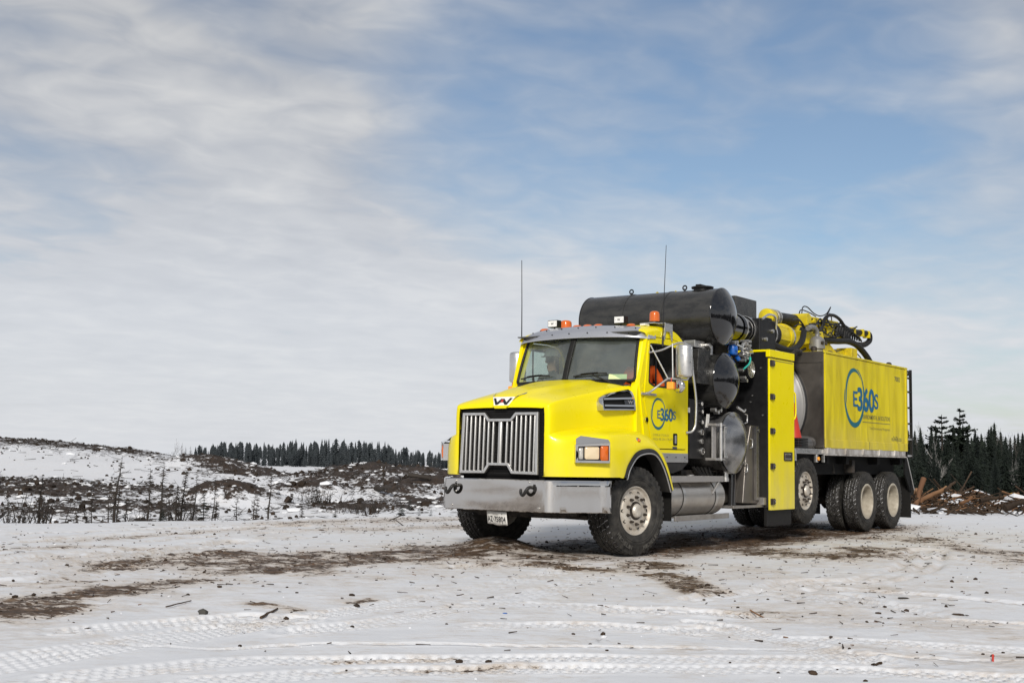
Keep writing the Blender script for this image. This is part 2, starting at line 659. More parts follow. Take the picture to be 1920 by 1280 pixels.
    t.set(base=t.mix(t.ramp(n, [(0.4, 0.0), (0.72, 1.0)]), (0.012, 0.011, 0.010), (0.06, 0.048, 0.038)), rough=0.7, spec=0.3)

    t = NT('glass')
    t.set(base=(0.78, 0.86, 0.80), rough=0.0, ior=1.45, trans=1.0, spec=0.5)
    n = t.n
    tr = t.node('ShaderNodeBsdfTransparent')
    tr.inputs[0].default_value = (0.74, 0.84, 0.78, 1)
    gl = t.node('ShaderNodeBsdfGlossy')
    gl.inputs['Roughness'].default_value = 0.015
    gl.inputs['Color'].default_value = (1, 1, 1, 1)
    lw = t.node('ShaderNodeLayerWeight')
    lw.inputs[0].default_value = .5
    fres = t.math('ADD', t.math('MULTIPLY', t.math('POWER', lw.outputs['Facing'], 4.0), .85), .13)
    mx = t.node('ShaderNodeMixShader')
    film = t.math('ADD', fres, t.ramp(t.noise(3.0, 5, 0.6), [(0.35, 0.0), (0.8, 0.05)]), True)
    t.l.new(film, mx.inputs[0])
    t.l.new(tr.outputs[0], mx.inputs[1])
    t.l.new(gl.outputs[0], mx.inputs[2])
    df = t.node('ShaderNodeBsdfDiffuse')
    df.inputs[0].default_value = (.46, .52, .47, 1)  # pale dust film, doubling as a painted sky reflection
    mx2 = t.node('ShaderNodeMixShader')
    t.l.new(t.ramp(t.noise(2.2, 5, .6), [(.35, .07), (.72, .17)]), mx2.inputs[0])
    t.l.new(mx.outputs[0], mx2.inputs[1])
    t.l.new(df.outputs[0], mx2.inputs[2])
    t.l.new(mx2.outputs[0], n['Material Output'].inputs['Surface'])

    t = NT('amber_lens')
    t.set(base=(0.60, 0.115, 0.004), rough=0.18, spec=0.6, coat=0.5, sss=0.0)
    t.set(normal=t.bump(t.noise(120, 1), 0.15, 0.002))
    t = NT('amber_bright')
    t.set(base=(0.95, 0.38, 0.03), rough=0.2, spec=0.6, coat=0.4)
    t = NT('red_plastic')
    n = t.noise(9, 5)
    t.set(base=t.mix(n, (0.42, 0.022, 0.012), (0.55, 0.04, 0.02)), rough=0.5)
    t = NT('lamp_lit')
    t.set(base=(0.45, 0.38, 0.27), rough=0.25, emit=(1.0, 0.74, 0.42), emits=0.30, spec=0.5, coat=0.4)
    t.set(normal=t.bump(t.noise(60, 1), 0.3, 0.004))
    t = NT('lamp_clear')
    t.set(base=(0.62, 0.60, 0.55), rough=0.14, spec=0.6, coat=0.5, metal=0.3)
    t = NT('white_plastic')
    t.set(base=(0.78, 0.77, 0.73), rough=0.4)
    t = NT('plate_white')
    n = t.noise(8, 5)
    t.set(base=t.mix(t.ramp(n, [(0.4, 0.0), (0.75, 0.7)]), (0.68, 0.67, 0.64), (0.40, 0.37, 0.33)), rough=0.5)
    t = NT('ink_black')
    t.set(base=(0.01, 0.01, 0.012), rough=0.5)
    t = NT('ink_grey')
    t.set(base=(0.30, 0.27, 0.06), rough=0.5)
    t = NT('ink_grey_dark')
    t.set(base=(0.15, 0.15, 0.07), rough=0.5)
    t = NT('logo_blue')
    x = t.xyz()
    t.set(base=(0.006, 0.115, 0.23), rough=0.4)
    t = NT('logo_teal')
    t.set(base=(0.006, 0.125, 0.165), rough=0.4)
    t = NT('hose_rubber')
    n = t.noise(20, 4)
    t.set(base=t.mix(n, (0.004, 0.004, 0.004), (0.016, 0.015, 0.014)), rough=0.55, spec=0.3)
    t = NT('blue_paint')
    t.set(base=(0.005, 0.10, 0.42), rough=0.35, coat=0.3)
    t = NT('green_hose')
    t.set(base=(0.02, 0.38, 0.30), rough=0.4)
    t = NT('yellow_sticker')
    t.set(base=(0.62, 0.72, 0.35), rough=0.5)
    t = NT('jacket_orange')
    n = t.noise(14, 5)
    t.set(base=t.mix(n, (0.46, 0.06, 0.008), (0.66, 0.11, 0.012)), rough=0.8, spec=0.2)
    t = NT('jacket_grey')
    n = t.noise(14, 5)
    t.set(base=t.mix(n, (0.05, 0.05, 0.055), (0.10, 0.095, 0.09)), rough=0.85, spec=0.2)
    t = NT('reflective_tape')
    t.set(base=(0.65, 0.66, 0.45), rough=0.35)
    t = NT('skin')
    t.set(base=(0.48, 0.27, 0.19), rough=0.55, sss=0.05)
    t = NT('hair_dark')
    t.set(base=(0.03, 0.02, 0.015), rough=0.7)
    t = NT('hard_hat_white')
    t.set(base=(0.75, 0.75, 0.74), rough=0.3)
    t = NT('interior_grey')
    n = t.noise(5, 4)
    t.set(base=t.mix(n, (0.05, 0.05, 0.05), (0.10, 0.10, 0.10)), rough=0.7)


make_materials()


# ---------------------------------------------------------------- the truck
# x runs from the nose (-) to the tail (+) with the front axle at 0, the driver's side faces -y
truck = empty('vacuum_truck')
tag(truck, 'bright yellow vacuum truck with chrome grille, black tanks and debris body on the snowy pad', 'truck')


def part(g, name, mats, parent=None, **kw):
    return g.build(name, mats, parent or truck, **kw)


# ----- chassis
g = G()
for s in (-1, 1):
    g.box(-1.15, 10.35, s * 0.43 - 0.045, s * 0.43 + 0.045, 0.74, 1.0)
for x in (-0.6, 1.4, 3.0, 4.6, 6.6, 8.7, 10.2):
    g.box(x - 0.05, x + 0.05, -0.40, 0.40, 0.78, 0.96)
part(g, 'chassis_frame', 'rust_black', bevel=0.006)
g = G()
g.box(-0.95, 1.35, -0.38, 0.38, 0.62, 1.5)          # engine and gearbox block, hidden in the nose
g.box(1.35, 3.2, -0.22, 0.22, 0.55, 0.95)
part(g, 'engine_block', 'black_void')
g = G()
g.cyl((0.03, -0.95, 0.52), (0.03, 0.95, 0.52), 0.075, n=10)
g.box(-0.12, 0.16, -0.55, -0.38, 0.5, 0.8).box(-0.12, 0.16, 0.38, 0.55, 0.5, 0.8)
g.cyl((-0.35, -0.8, 0.45), (-0.35, 0.8, 0.47), 0.03, n=8)
g.box(-0.5, 0.6, -0.47, -0.38, 0.6, 0.68).box(-0.5, 0.6, 0.38, 0.47, 0.6, 0.68)
g.box(-0.98, -0.5, -0.62, 0.62, 0.46, 0.60)         # lower cross member behind the bumper
g.box(-1.05, -0.9, -0.85, 0.85, 0.50, 0.9)
part(g, 'front_axle', 'rust_black', bevel=0.01)
for ax in (8.05, 9.42):
    g = G()
    g.cyl((ax, -0.9, 0.53), (ax, 0.9, 0.53), 0.085, n=10)
    g.lathe([(-0.24, 0.08), (-0.12, 0.22), (0.12, 0.22), (0.24, 0.08)], (ax, 0, 0.54), 'y', 14)
    part(g, 'drive_axle', 'rust_black')
g = G()
g.cyl((5.32, -0.9, 0.74), (5.32, 0.9, 0.74), 0.07, n=10)
for s in (-1, 1):
    g.lathe([(0.80, 0.13), (0.86, 0.15), (0.93, 0.13), (1.0, 0.15), (1.06, 0.12)], (5.55, s * 0.43, 0), 'z', 12)
part(g, 'lift_axle', 'rust_black')
for s in (-1, 1):
    g = G()
    for a in (8.05, 9.42):
        g.box(a - 0.5, a + 0.5, s * 0.40 - 0.05, s * 0.40 + 0.05, 0.60, 0.72)
    g.box(8.4, 9.05, s * 0.55 - 0.06, s * 0.55 + 0.06, 0.5, 0.9)
    part(g, 'suspension_beam', 'rust_black', bevel=0.01)

# ----- wheels
def tyre_geo(Rt, w, nb, rows, rim=0.305):
    g = G()
    h = w / 2
    lug = 0.020
    prof = [(-h * .72, rim - .005), (-h * .86, rim + .012), (-h * .96, rim + .05), (-h, rim + .12), (-h * .985, Rt - .13), (-h * .93, Rt - .07), (-h * .86, Rt - .035), (-h * .80, Rt - lug)]
    pts = catmull(prof, 3)
    full = [tuple(p) for p in pts] + [(-a, r) for a, r in reversed([tuple(p) for p in pts])]
    k = len(pts)
    g.lathe(full[:k], axis='y', n=72)
    g.lathe(full[k - 1:k + 1], axis='y', n=72, mi=1)
    g.lathe(full[k:], axis='y', n=72)
    # side bars moulded into the shoulders, ribs on the sidewall
    for s in (-1, 1):
        g.lathe([(s * (h - .004), Rt - .155), (s * (h + .004), Rt - .150), (s * (h + .004), Rt - .142), (s * (h - .006), Rt - .137)], axis='y', n=72)
        g.lathe([(s * (h - .004), rim + .075), (s * (h + .005), rim + .082), (s * (h - .002), rim + .09)], axis='y', n=72)
    # tread blocks
    wt = w * 0.86
    cw = wt / rows
    for r_ in range(rows):
        y0 = -wt / 2 + r_ * cw
        edge = r_ in (0, rows - 1)
        for i in range(nb):
            da = 2 * math.pi / nb
            a = (i + (0.5 if r_ % 2 else 0.0)) * da
            gap = 0.20 if edge else 0.16
            skew = (0.14 if r_ < rows / 2 else -0.14) * da
            vs = []
            for rad, inset in ((Rt - lug - .004, 0.0), (Rt, 0.004)):
                for yy, sk in ((y0 + cw * .09 + inset, -skew), (y0 + cw * .91 - inset, skew)):
                    rr = rad
                    if edge and ((r_ == 0 and yy < y0 + cw * .5) or (r_ == rows - 1 and yy > y0 + cw * .5)):
                        rr = rad - .014
                    for aa in (a - da * (.5 - gap / 2) + sk, a + da * (.5 - gap / 2) + sk):
                        vs.append((rr * math.cos(aa), yy, rr * math.sin(aa)))
            g.add(vs, [(4, 5, 7, 6), (0, 1, 5, 4), (2, 6, 7, 3), (0, 4, 6, 2), (1, 3, 7, 5)], 0)
            if edge:      # shoulder lug running down the side
                yo = -h * .93 if r_ == 0 else h * .93
                yi = -wt / 2 - .001 if r_ == 0 else wt / 2 + .001
                a_, b_ = a - da * .30, a + da * .30
                vs = []
                for (rr, yy) in ((Rt - .012, yi), (Rt - .014 - .075, yo * 1.045)):
                    for aa in (a_, b_):
                        vs.append((rr * math.cos(aa), yy, rr * math.sin(aa)))
                for (rr, yy) in ((Rt - .05, yi), (Rt - .014 - .085, yo * .98)):
                    for aa in (a_, b_):
                        vs.append((rr * math.cos(aa), yy, rr * math.sin(aa)))
                g.add(vs, [(0, 1, 3, 2), (0, 2, 6, 4), (1, 5, 7, 3), (2, 3, 7, 6)], 0)
    return g


def sidewall_text(parent, body, Rm, hgt, y, a_mid, name='sidewall_lettering'):
    g = G()
    wl_ = 0.0
    ws = [0.62 if c in 'I' else (1.1 if c == 'M' else 0.85) for c in body]
    tot = sum(ws) * hgt * 1.0
    a = a_mid - tot / 2 / Rm
    for c, w_ in zip(body, ws):
        wd = w_ * hgt * 1.0
        ac = a + wd / 2 / Rm
        # seen from -y, +x lies to the right; feet of the letters point at the rim's outside
        rx, rz = math.cos(ac), math.sin(ac)
        tx, tz = -rz, rx
        def place(u, w, rx=rx, rz=rz, tx=tx, tz=tz):
            return (rx * (Rm - w) + tx * u, y, rz * (Rm - w) + tz * u)
        add_text(g, c, -wd * .42, wd * .42, -hgt / 2, hgt / 2, lambda u, w, p=place: p(u, w), offset=0.02)
        a += wd / Rm
    o = g.build(name, 'rubber_lettering', parent, smooth=0)
    return o


def steer_wheel(name, Rt, w, nb, rows, loc, rz, side):
    """disc wheel with hand holes and studs; local -y is the outer face"""
    g = G()
    h = w / 2
    prof = [(-h * .72, .296), (-h * .74, .312), (-h * .78, .312), (-h * .79, .296), (-h * .70, .284), (-h * .62, .270), (-h * .63, .245), (-h * .70, .225), (-h * .80, .165), (-h * .80, .10), (-h * .80, .0)]
    g.lathe(catmull(prof, 3), axis='y', n=48)
    g.lathe([(-h * .72, .297), (-h * .3, .265), (h * .4, .265), (h * .72, .297), (h * .8, .31)], axis='y', n=40)
    wh = g.build(name, 'wheel_metal', truck, smooth=50)
    wh.location = loc
    wh.rotation_euler = (0, 0, rz + (0 if side < 0 else math.pi))
    tyre_geo(Rt, w, nb, rows).build('tyre', ['rubber', 'tread_snow'], wh, smooth=40, recalc=True)
    g = G().lathe([(-h * .815, .0), (-h * .815, .115), (-h * .79, .12)], axis='y', n=28)
    g.lathe([(-h * .81, .105), (-h * .90, .10), (-h * .90, .088)], axis='y', n=28)
    g.build('hub_ring', 'hub_dark', wh)
    g = G().lathe([(-h * .9, .09), (-h * 1.0, .082), (-h * 1.08, .062), (-h * 1.09, .03), (-h * 1.07, .0)], axis='y', n=24)
    g.build('hub_cap', 'wheel_metal', wh)
    nut = None
    for k in range(10):
        a = 2 * math.pi * (k + .5) / 10
        if nut is None:
            q = G().lathe([(0, .021), (-.022, .021), (-.024, .014), (-.05, .013), (-.052, 0)], axis='y', n=6)
            nut = q.build('lug_nut', 'hub_dark', wh)
            o = nut
        else:
            o = nut.copy()
            COL.objects.link(o)
        o.location = (.1675 * math.cos(a), -h * .80, .1675 * math.sin(a))
    hole = None
    for k in range(10):
        a = 2 * math.pi * k / 10
        if hole is None:
            q = G().lathe([(.03, .023), (-.001, .023), (-.0035, .0205), (-.0015, .019), (.012, .017), (.012, 0)], axis='y', n=14)
            hole = q.build('hand_hole', 'black_void', wh)
            o = hole
        else:
            o = hole.copy()
            COL.objects.link(o)
        o.location = (.222 * math.cos(a), -h * .705, .222 * math.sin(a))
        o.rotation_euler = (0, 0, 0)
    return wh


def drive_wheel(name, Rt, loc, side):
    """dual pair, deep-dished outer rim; local -y is the outer face"""
    w = 0.285
    g = G()
    for c in (-.16, .16):
        h = w / 2
        g.lathe(catmull([(c - h * .86, .296), (c - h * .90, .312), (c - h * .95, .312), (c - h * .95, .294), (c - h * .80, .272), (c + h * .7, .262)], 3), axis='y', n=44)
    wh = g.build(name, 'rim_cream', truck, smooth=50)
    wh.location = loc
    wh.rotation_euler = (0, 0, 0 if side < 0 else math.pi)
    t0 = tyre_geo(Rt, w, 40, 5)
    first = None
    for c in (-.16, .16):
        if first is None:
            o = first = t0.build('tyre', ['rubber', 'tread_snow'], wh, smooth=40)
        else:
            o = first.copy()
            COL.objects.link(o)
            o.rotation_euler = (0, 0.07, 0)
        o.location = (0, c, 0)
    g = G().lathe([(.03, .262), (.02, .16), (-.03, .155), (-.06, .12), (-.12, .11), (-.125, .0)], axis='y', n=28)
    for k in range(10):
        a = 2 * math.pi * k / 10
        g.cyl((.20 * math.cos(a), -.02, .20 * math.sin(a)), (.20 * math.cos(a), -.07, .20 * math.sin(a)), .018, n=6)
    g.build('hub', 'hub_dark', wh)
    return wh


STEER = R(-10.0)
wl1 = steer_wheel('front_wheel', 0.56, 0.40, 44, 5, (0, -1.0, 0.555), STEER, -1)
for am in (R(-58), R(-125)):
    sidewall_text(wl1, 'MICHELIN', 0.468, 0.052, -0.2045, am)
steer_wheel('front_wheel', 0.56, 0.40, 44, 5, (0, 1.06, 0.57), STEER * 1.3, 1)
steer_wheel('lift_wheel', 0.535, 0.37, 44, 5, (5.32, -1.04, 0.745), 0, -1)
steer_wheel('lift_wheel', 0.535, 0.37, 44, 5, (5.32, 1.04, 0.745), 0, 1)
for ax in (8.05, 9.42):
    for s in (-1, 1):
        drive_wheel('drive_wheel', 0.53, (ax, s * 0.92, 0.525), s)

# ----- bumper: flat centre, swept corners, turned-in edges
def bumper_x(y):
    a = abs(y)
    if a < 0.72:
        return -1.475 + 0.02 * (a / 0.72) ** 2
    if a < 0.92:
        t = (a - 0.72) / 0.2
        return -1.455 + 0.30 * t * t * 0.55
    t = (a - 0.92)
    return -1.29 + t * 1.36
ys = list(np.linspace(-1.20, -0.72, 22)) + list(np.linspace(-0.7, 0.7, 15)) + list(np.linspace(0.72, 1.20, 22))
front = [(bumper_x(y), y) for y in ys]
front = [(-0.80, -1.265), (-0.84, -1.262), (-0.885, -1.243)] + front + [(-0.885, 1.243), (-0.84, 1.262), (-0.80, 1.265)]
A = []
for x, y in front:
    A.append([(x + .06, y * .985, .555), (x + .012, y, .548), (x, y, .556), (x, y, .63), (x, y, .75), (x, y, .86), (x, y, .922), (x + .012, y, .932), (x + .07, y * .985, .930)])
g = G().grid(A)
bumper = part(g, 'front_bumper', 'chrome', smooth=40)
sol = bumper.modifiers.new('thickness', 'SOLIDIFY')
sol.thickness = 0.006
sol.offset = -1
for s in (-1, 1):
    g = G()
    yc = -0.575 * 1.0 if s < 0 else 0.575
    pth = [(-1.44, yc - .00, .835), (-1.50, yc, .845), (-1.545, yc + .012, .835), (-1.565, yc + .03, .80), (-1.565, yc + .055, .765), (-1.555, yc + .085, .752), (-1.545, yc + .112, .77), (-1.54, yc + .122, .80), (-1.54, yc + .118, .825)]
    g.tube(catmull(pth, 4), [.021] * 25 + [.021, .019, .018, .018, .017, .016, .015, .012], n=10)
    g.box(-1.462, -1.449, yc - .04, yc + .04, .79, .88)
    part(g, 'tow_hook', 'black_paint', bumper, smooth=60)
g = G()
for (yy, zz) in ((.60, .90), (.60, .77), (-.52, .90), (.66, .60), (-.66, .60), (1.02, .86), (-1.02, .86)):
    g.cyl((bumper_x(yy) + .01, yy, zz), (bumper_x(yy) - .008, yy, zz), .012, n=10)
part(g, 'bumper_bolts', 'satin_metal', bumper)
g = G().box(-1.2, -0.95, -.85, .85, .80, .85)
g.box(-1.28, -1.24, -.62, .62, .86, 1.0)
part(g, 'bumper_mount', 'black_void')

# licence plate, bent at the corners, hanging below the bumper
g = G()
A = []
for j, z in enumerate(np.linspace(.385, .545, 6)):
    row = []
    for i, y in enumerate(np.linspace(.155, -.145, 9)):
        c = -1.40 + .012 * math.sin(i * 1.1) * (1 - j / 5) + .010 * (1 - j / 5) ** 2 - .006 * (i == 8) * (1 - j / 5)
        row.append((c, y - .012 * (1 - j / 5), z - .012 * i / 8 - (.006 if j == 0 and 2 < i < 6 else 0)))
    A.append(row)
g.grid(A)
plate = part(g, 'licence_plate', 'plate_white', smooth=60)
sm = plate.modifiers.new('thickness', 'SOLIDIFY')
sm.thickness = .002
g = G()
def pplace(u, w):  # u across the plate, w up
    u = u - .415
    i = (.155 - u) / .3 * 8
    w += .014
    return (-1.4135 + .012 * math.sin(i * 1.1) * (1 - (w - .385) / .16) + .010 * (1 - (w - .385) / .16) ** 2, u - .012 * (1 - (w - .385) / .16), w - .012 * i / 8)
add_text(g, 'AZ', .555, .478, .405, .472, pplace, .01)
add_text(g, '75804', .450, .288, .405, .472, pplace, .01)
g.add([pplace(.468 + a * .007, .438 + b * .009) for a, b in ((0, 1.4), (-1, 0), (0, -1.4), (1, 0))], [(0, 1, 2, 3)])
add_text(g, 'ONTARIO', .475, .385, .487, .505, pplace)
add_text(g, 'YOURS TO DISCOVER', .48, .36, .385, .393, pplace)
for (u, w) in ((.53, .503), (.335, .503), (.53, .392), (.335, .392)):
    g.add([pplace(u + .006 * math.cos(a), w + .006 * math.sin(a)) for a in np.linspace(0, 6.28, 8, endpoint=False)], [tuple(range(8))])
part(g, 'plate_lettering', 'ink_black', plate, smooth=0)

# ----- hood
ST = [  # x, then P0..P5 as (|y|, z)
    (-1.352, [(0, 1.808), (.30, 1.806), (.600, 1.795), (.650, 1.765), (.655, 1.40), (.655, .985)]),
    (-1.352, [(0, 1.815), (.30, 1.813), (.612, 1.803), (.660, 1.768), (.664, 1.40), (.664, .985)]),
    (-1.340, [(0, 1.850), (.28, 1.847), (.640, 1.830), (.702, 1.778), (.705, 1.40), (.704, .985)]),
    (-1.300, [(0, 1.898), (.26, 1.893), (.650, 1.862), (.728, 1.795), (.733, 1.40), (.730, .985)]),
    (-1.180, [(0, 1.972), (.26, 1.962), (.660, 1.905), (.748, 1.825), (.757, 1.40), (.750, .985)]),
    (-0.80, [(0, 2.072), (.29, 2.058), (.680, 1.985), (.775, 1.895), (.795, 1.42), (.780, .99)]),
    (-0.30, [(0, 2.150), (.34, 2.135), (.735, 2.075), (.835, 1.975), (.870, 1.45), (.86, 1.1)]),
    (0.10, [(0, 2.200), (.38, 2.188), (.790, 2.140), (.895, 2.040), (.935, 1.50), (.93, 1.15)]),
    (0.30, [(0, 2.215), (.40, 2.205), (.820, 2.165), (.930, 2.065), (.975, 1.52), (.97, 1.2)]),
]
def hood_rows(st):
    rows_ = []
    for x, P in st:
        half = catmull([(0, P[0][1])] + [p for p in P[1:]], 6)
        full = [(x, -a, b) for a, b in reversed(half)] + [(x, a, b) for a, b in half[1:]]
        rows_.append(full)
    return np.array(rows_)
Hc = hood_rows(ST)
Hs = catmull(Hc, 5)
# the rear edge follows the curved windshield
xs = Hs[:, :, 0]
wgt = np.clip((xs + 0.5) / 0.8, 0, 1)
Hs[:, :, 0] = xs - wgt * 0.26 * (1 - np.clip(np.abs(Hs[:, :, 1]) / .95, 0, 1) ** 2)
# raised centre panel: a soft step either side of the middle
yy_, xx_ = np.abs(Hs[:, :, 1]), Hs[:, :, 0]
edge_ = .22 + (xx_ + 1.3) * .17
top_ = np.clip((Hs[:, :, 2] - 1.80) / .1, 0, 1)
ramp_ = np.clip((xx_ + 1.33) / .35, 0, 1)
Hs[:, :, 2] += .022 * top_ * ramp_ * (1 / (1 + np.exp((yy_ - edge_) / .012)))
g = G().grid(Hs)
hood = part(g, 'hood', 'yellow_paint', smooth=60)
sol = hood.modifiers.new('thickness', 'SOLIDIFY')
sol.thickness = .012
sol.offset = -1
# shallow pressed panel on each hood side, seam strip at the cowl
for s in (-1, 1):
    g = G()
    lp = rpoly([(-1.02, 1.60), (-.45, 1.66), (-.42, 1.93), (-.86, 1.86)], .06)
    def hs_y(x, z):
        return s * (np.interp(x, [-1.3, -.8, -.3, .1, .3], [.735, .797, .870, .936, .977]) - (0.02 + .075 * max(0, (z - 1.62) / .4) ** 2.0))
    g = G().prism([(.25, 1.25), (.46, 1.25), (.46, 2.27), (.38, 2.255), (.29, 2.185), (.25, 2.09)], 'xz', s * .895, s * 1.0)
    part(g, 'cowl_panel', 'yellow_paint', hood, bevel=.006)

# black backing behind the grille and the radiator opening
g = G().box(-1.30, -1.27, -.66, .66, .97, 1.80)
part(g, 'radiator_core', 'black_void', hood)
g = G()
for k in range(24):
    z = 1.0 + k * .0333
    g.box(-1.303, -1.2995, -.64, .64, z, z + .006)
part(g, 'radiator_fins', 'black_paint', hood)

# grille: outline with a notch at the badge and one at the bottom, upright bars
def gx(z):
    return -1.352 - (1.75 - z) * .035
gout = [(-.595, .992), (-.205, .998), (-.135, 1.095), (.135, 1.095), (.205, .998), (.595, .992), (.578, 1.748), (.235, 1.748), (.165, 1.672), (-.165, 1.672), (-.235, 1.748), (-.578, 1.748)]
gin = [(-.553, 1.030), (-.225, 1.034), (-.155, 1.130), (.155, 1.130), (.225, 1.034), (.553, 1.030), (.540, 1.712), (.250, 1.712), (.180, 1.636), (-.180, 1.636), (-.250, 1.712), (-.540, 1.712)]
g = G().ring(gout, gin, 'yz', -.028, .012)
g.warp(lambda p: (p[0] + gx(p[2]), p[1], p[2]))
grille = part(g, 'grille', 'grille_metal', hood, bevel=.007)
def lim(y, loop_top):
    pts = sorted(loop_top)
    return float(np.interp(y, [p[0] for p in pts], [p[1] for p in pts]))
bots = [(-.595, 1.01), (-.21, 1.012), (-.14, 1.11), (.14, 1.11), (.21, 1.012), (.595, 1.01)]
tops = [(-.595, 1.73), (-.24, 1.73), (-.17, 1.655), (.17, 1.655), (.24, 1.73), (.595, 1.73)]
bar_y = [.0] + [s * v for v in (.105, .178, .247, .316, .385, .454, .520) for s in (-1, 1)]
for y in bar_y:
    hw = .030 if y == 0 else .0135
    z0, z1 = lim(y, bots), lim(y, tops)
    g = G()
    A = []
    for z in (z0, z0 + .03, z1 - .03, z1):
        c = gx(z) - (.004 if z in (z0, z1) else .012)
        A.append([(gx(z) + .02, y - hw, z), (c + .012, y - hw, z), (c, y - hw * .55, z), (c - .003, y, z), (c, y + hw * .55, z), (c + .012, y + hw, z), (gx(z) + .02, y + hw, z)])
    g.grid(A)
    g.build('grille_bar', 'grille_metal', hood, smooth=50)

# winged badge over the grille
em = [(.172, 1.945), (.112, 1.832), (-.112, 1.832), (-.172, 1.945)]
g = G().prism(em, 'yz', -.018, .018)
g.warp(lambda p: (p[0] - 1.338 + (p[2] - 1.83) * .55, p[1], p[2]))
badge = part(g, 'hood_badge', 'white_plastic', hood, bevel=.006)  # white face paints in what the chrome badge reflects
g = G()
for s in (-1, 1):
    g.add([(-1.285, s * .172, 1.948), (-1.32, s * .146, 1.890), (-1.24, s * .205, 1.965), (-1.12, s * .240, 2.010), (-1.15, s * .232, 1.985)], [(0, 1, 4), (0, 4, 3), (0, 3, 2), (1, 4, 2)])
part(g, 'badge_wing', 'chrome', badge, smooth=0)
g = G()
def eplace(u, w):
    return (-1.362 + (w - 1.83) * .55, -u, w)
def eplace2(u, w):
    return (-1.3635 + (w - 1.83) * .55, -u, w)
wpoly = [(x * 1.16, 1.832 + (z - 1.832) * 1.20) for x, z in ((-.125, 1.912), (-.093, 1.912), (-.062, 1.868), (-.022, 1.905), (.022, 1.905), (.062, 1.868), (.093, 1.912), (.125, 1.912), (.075, 1.842), (.048, 1.842), (.0, 1.884), (-.048, 1.842), (-.075, 1.842))]
g.add([eplace(*p) for p in wpoly], [tuple(range(len(wpoly)))])
part(g, 'badge_letter', 'ink_black', badge, smooth=0)
g = G()
star = []
for k in range(10):
    a = math.pi / 2 + k * math.pi / 5
    rr = .030 if k % 2 == 0 else .013
    star.append((rr * math.cos(a), 1.892 + rr * math.sin(a)))
g.add([eplace2(*p) for p in star], [tuple(range(10))])
part(g, 'badge_star', 'red_plastic', badge, smooth=0)
# dark filler under the badge, the plinth in body colour
g = G().prism([(.128, 1.835), (.085, 1.795), (-.085, 1.795), (-.128, 1.835)], 'yz', -1.372, -1.325)
part(g, 'badge_plinth', 'yellow_paint', hood, bevel=.008)

# ----- fenders with the swept front corners
FS = [
    [(-1.350, .655, .975), (-1.352, .655, 1.20), (-1.352, .655, 1.42), (-1.345, .655, 1.52), (-1.30, .69, 1.56)],
    [(-1.345, .73, .975), (-1.346, .73, 1.20), (-1.342, .725, 1.42), (-1.305, .72, 1.50), (-1.20, .70, 1.55)],
    [(-1.265, .87, .975), (-1.266, .87, 1.20), (-1.255, .855, 1.42), (-1.195, .81, 1.485), (-1.10, .75, 1.535)],
    [(-1.10, 1.02, .975), (-1.10, 1.02, 1.20), (-1.085, 1.005, 1.42), (-1.01, .95, 1.495), (-.95, .77, 1.55)],
    [(-.865, 1.215, .975), (-.865, 1.22, 1.20), (-.845, 1.20, 1.41), (-.78, 1.12, 1.50), (-.74, .79, 1.57)],
    [(-.78, 1.258, .975), (-.78, 1.262, 1.19), (-.76, 1.24, 1.39), (-.70, 1.15, 1.505), (-.68, .80, 1.58)],
    [(-.62, 1.270, .975), (-.62, 1.275, 1.18), (-.61, 1.252, 1.38), (-.58, 1.16, 1.515), (-.57, .81, 1.59)],
    [(-.505, 1.270, .975), (-.475, 1.275, 1.17), (-.46, 1.252, 1.385), (-.44, 1.16, 1.525), (-.43, .82, 1.60)],
    [(-.42, 1.270, 1.115), (-.375, 1.275, 1.24), (-.35, 1.252, 1.395), (-.33, 1.16, 1.532), (-.3, .84, 1.605)],
    [(-.22, 1.270, 1.275), (-.205, 1.275, 1.335), (-.19, 1.252, 1.415), (-.17, 1.16, 1.535), (-.15, .86, 1.605)],
    [(.05, 1.270, 1.325), (.055, 1.275, 1.365), (.06, 1.252, 1.42), (.07, 1.16, 1.525), (.08, .90, 1.595)],
    [(.26, 1.270, 1.305), (.275, 1.275, 1.340), (.29, 1.252, 1.39), (.31, 1.16, 1.475), (.33, .96, 1.545)],
    [(.42, 1.270, 1.205), (.455, 1.275, 1.230), (.48, 1.255, 1.275), (.51, 1.18, 1.33), (.54, 1.0, 1.37)],
    [(.57, 1.270, 1.03), (.61, 1.275, 1.05), (.64, 1.255, 1.08), (.67, 1.18, 1.11), (.69, 1.0, 1.13)],
    [(.70, 1.270, .80), (.74, 1.275, .81), (.77, 1.255, .82), (.79, 1.18, .83), (.80, 1.0, .84)],
]
def fender_grid(s):
    A = np.array(FS)
    A[:, :, 1] *= s
    A = catmull(A, 4)
    A = np.transpose(catmull(np.transpose(A, (1, 0, 2)), 4), (1, 0, 2))
    return A
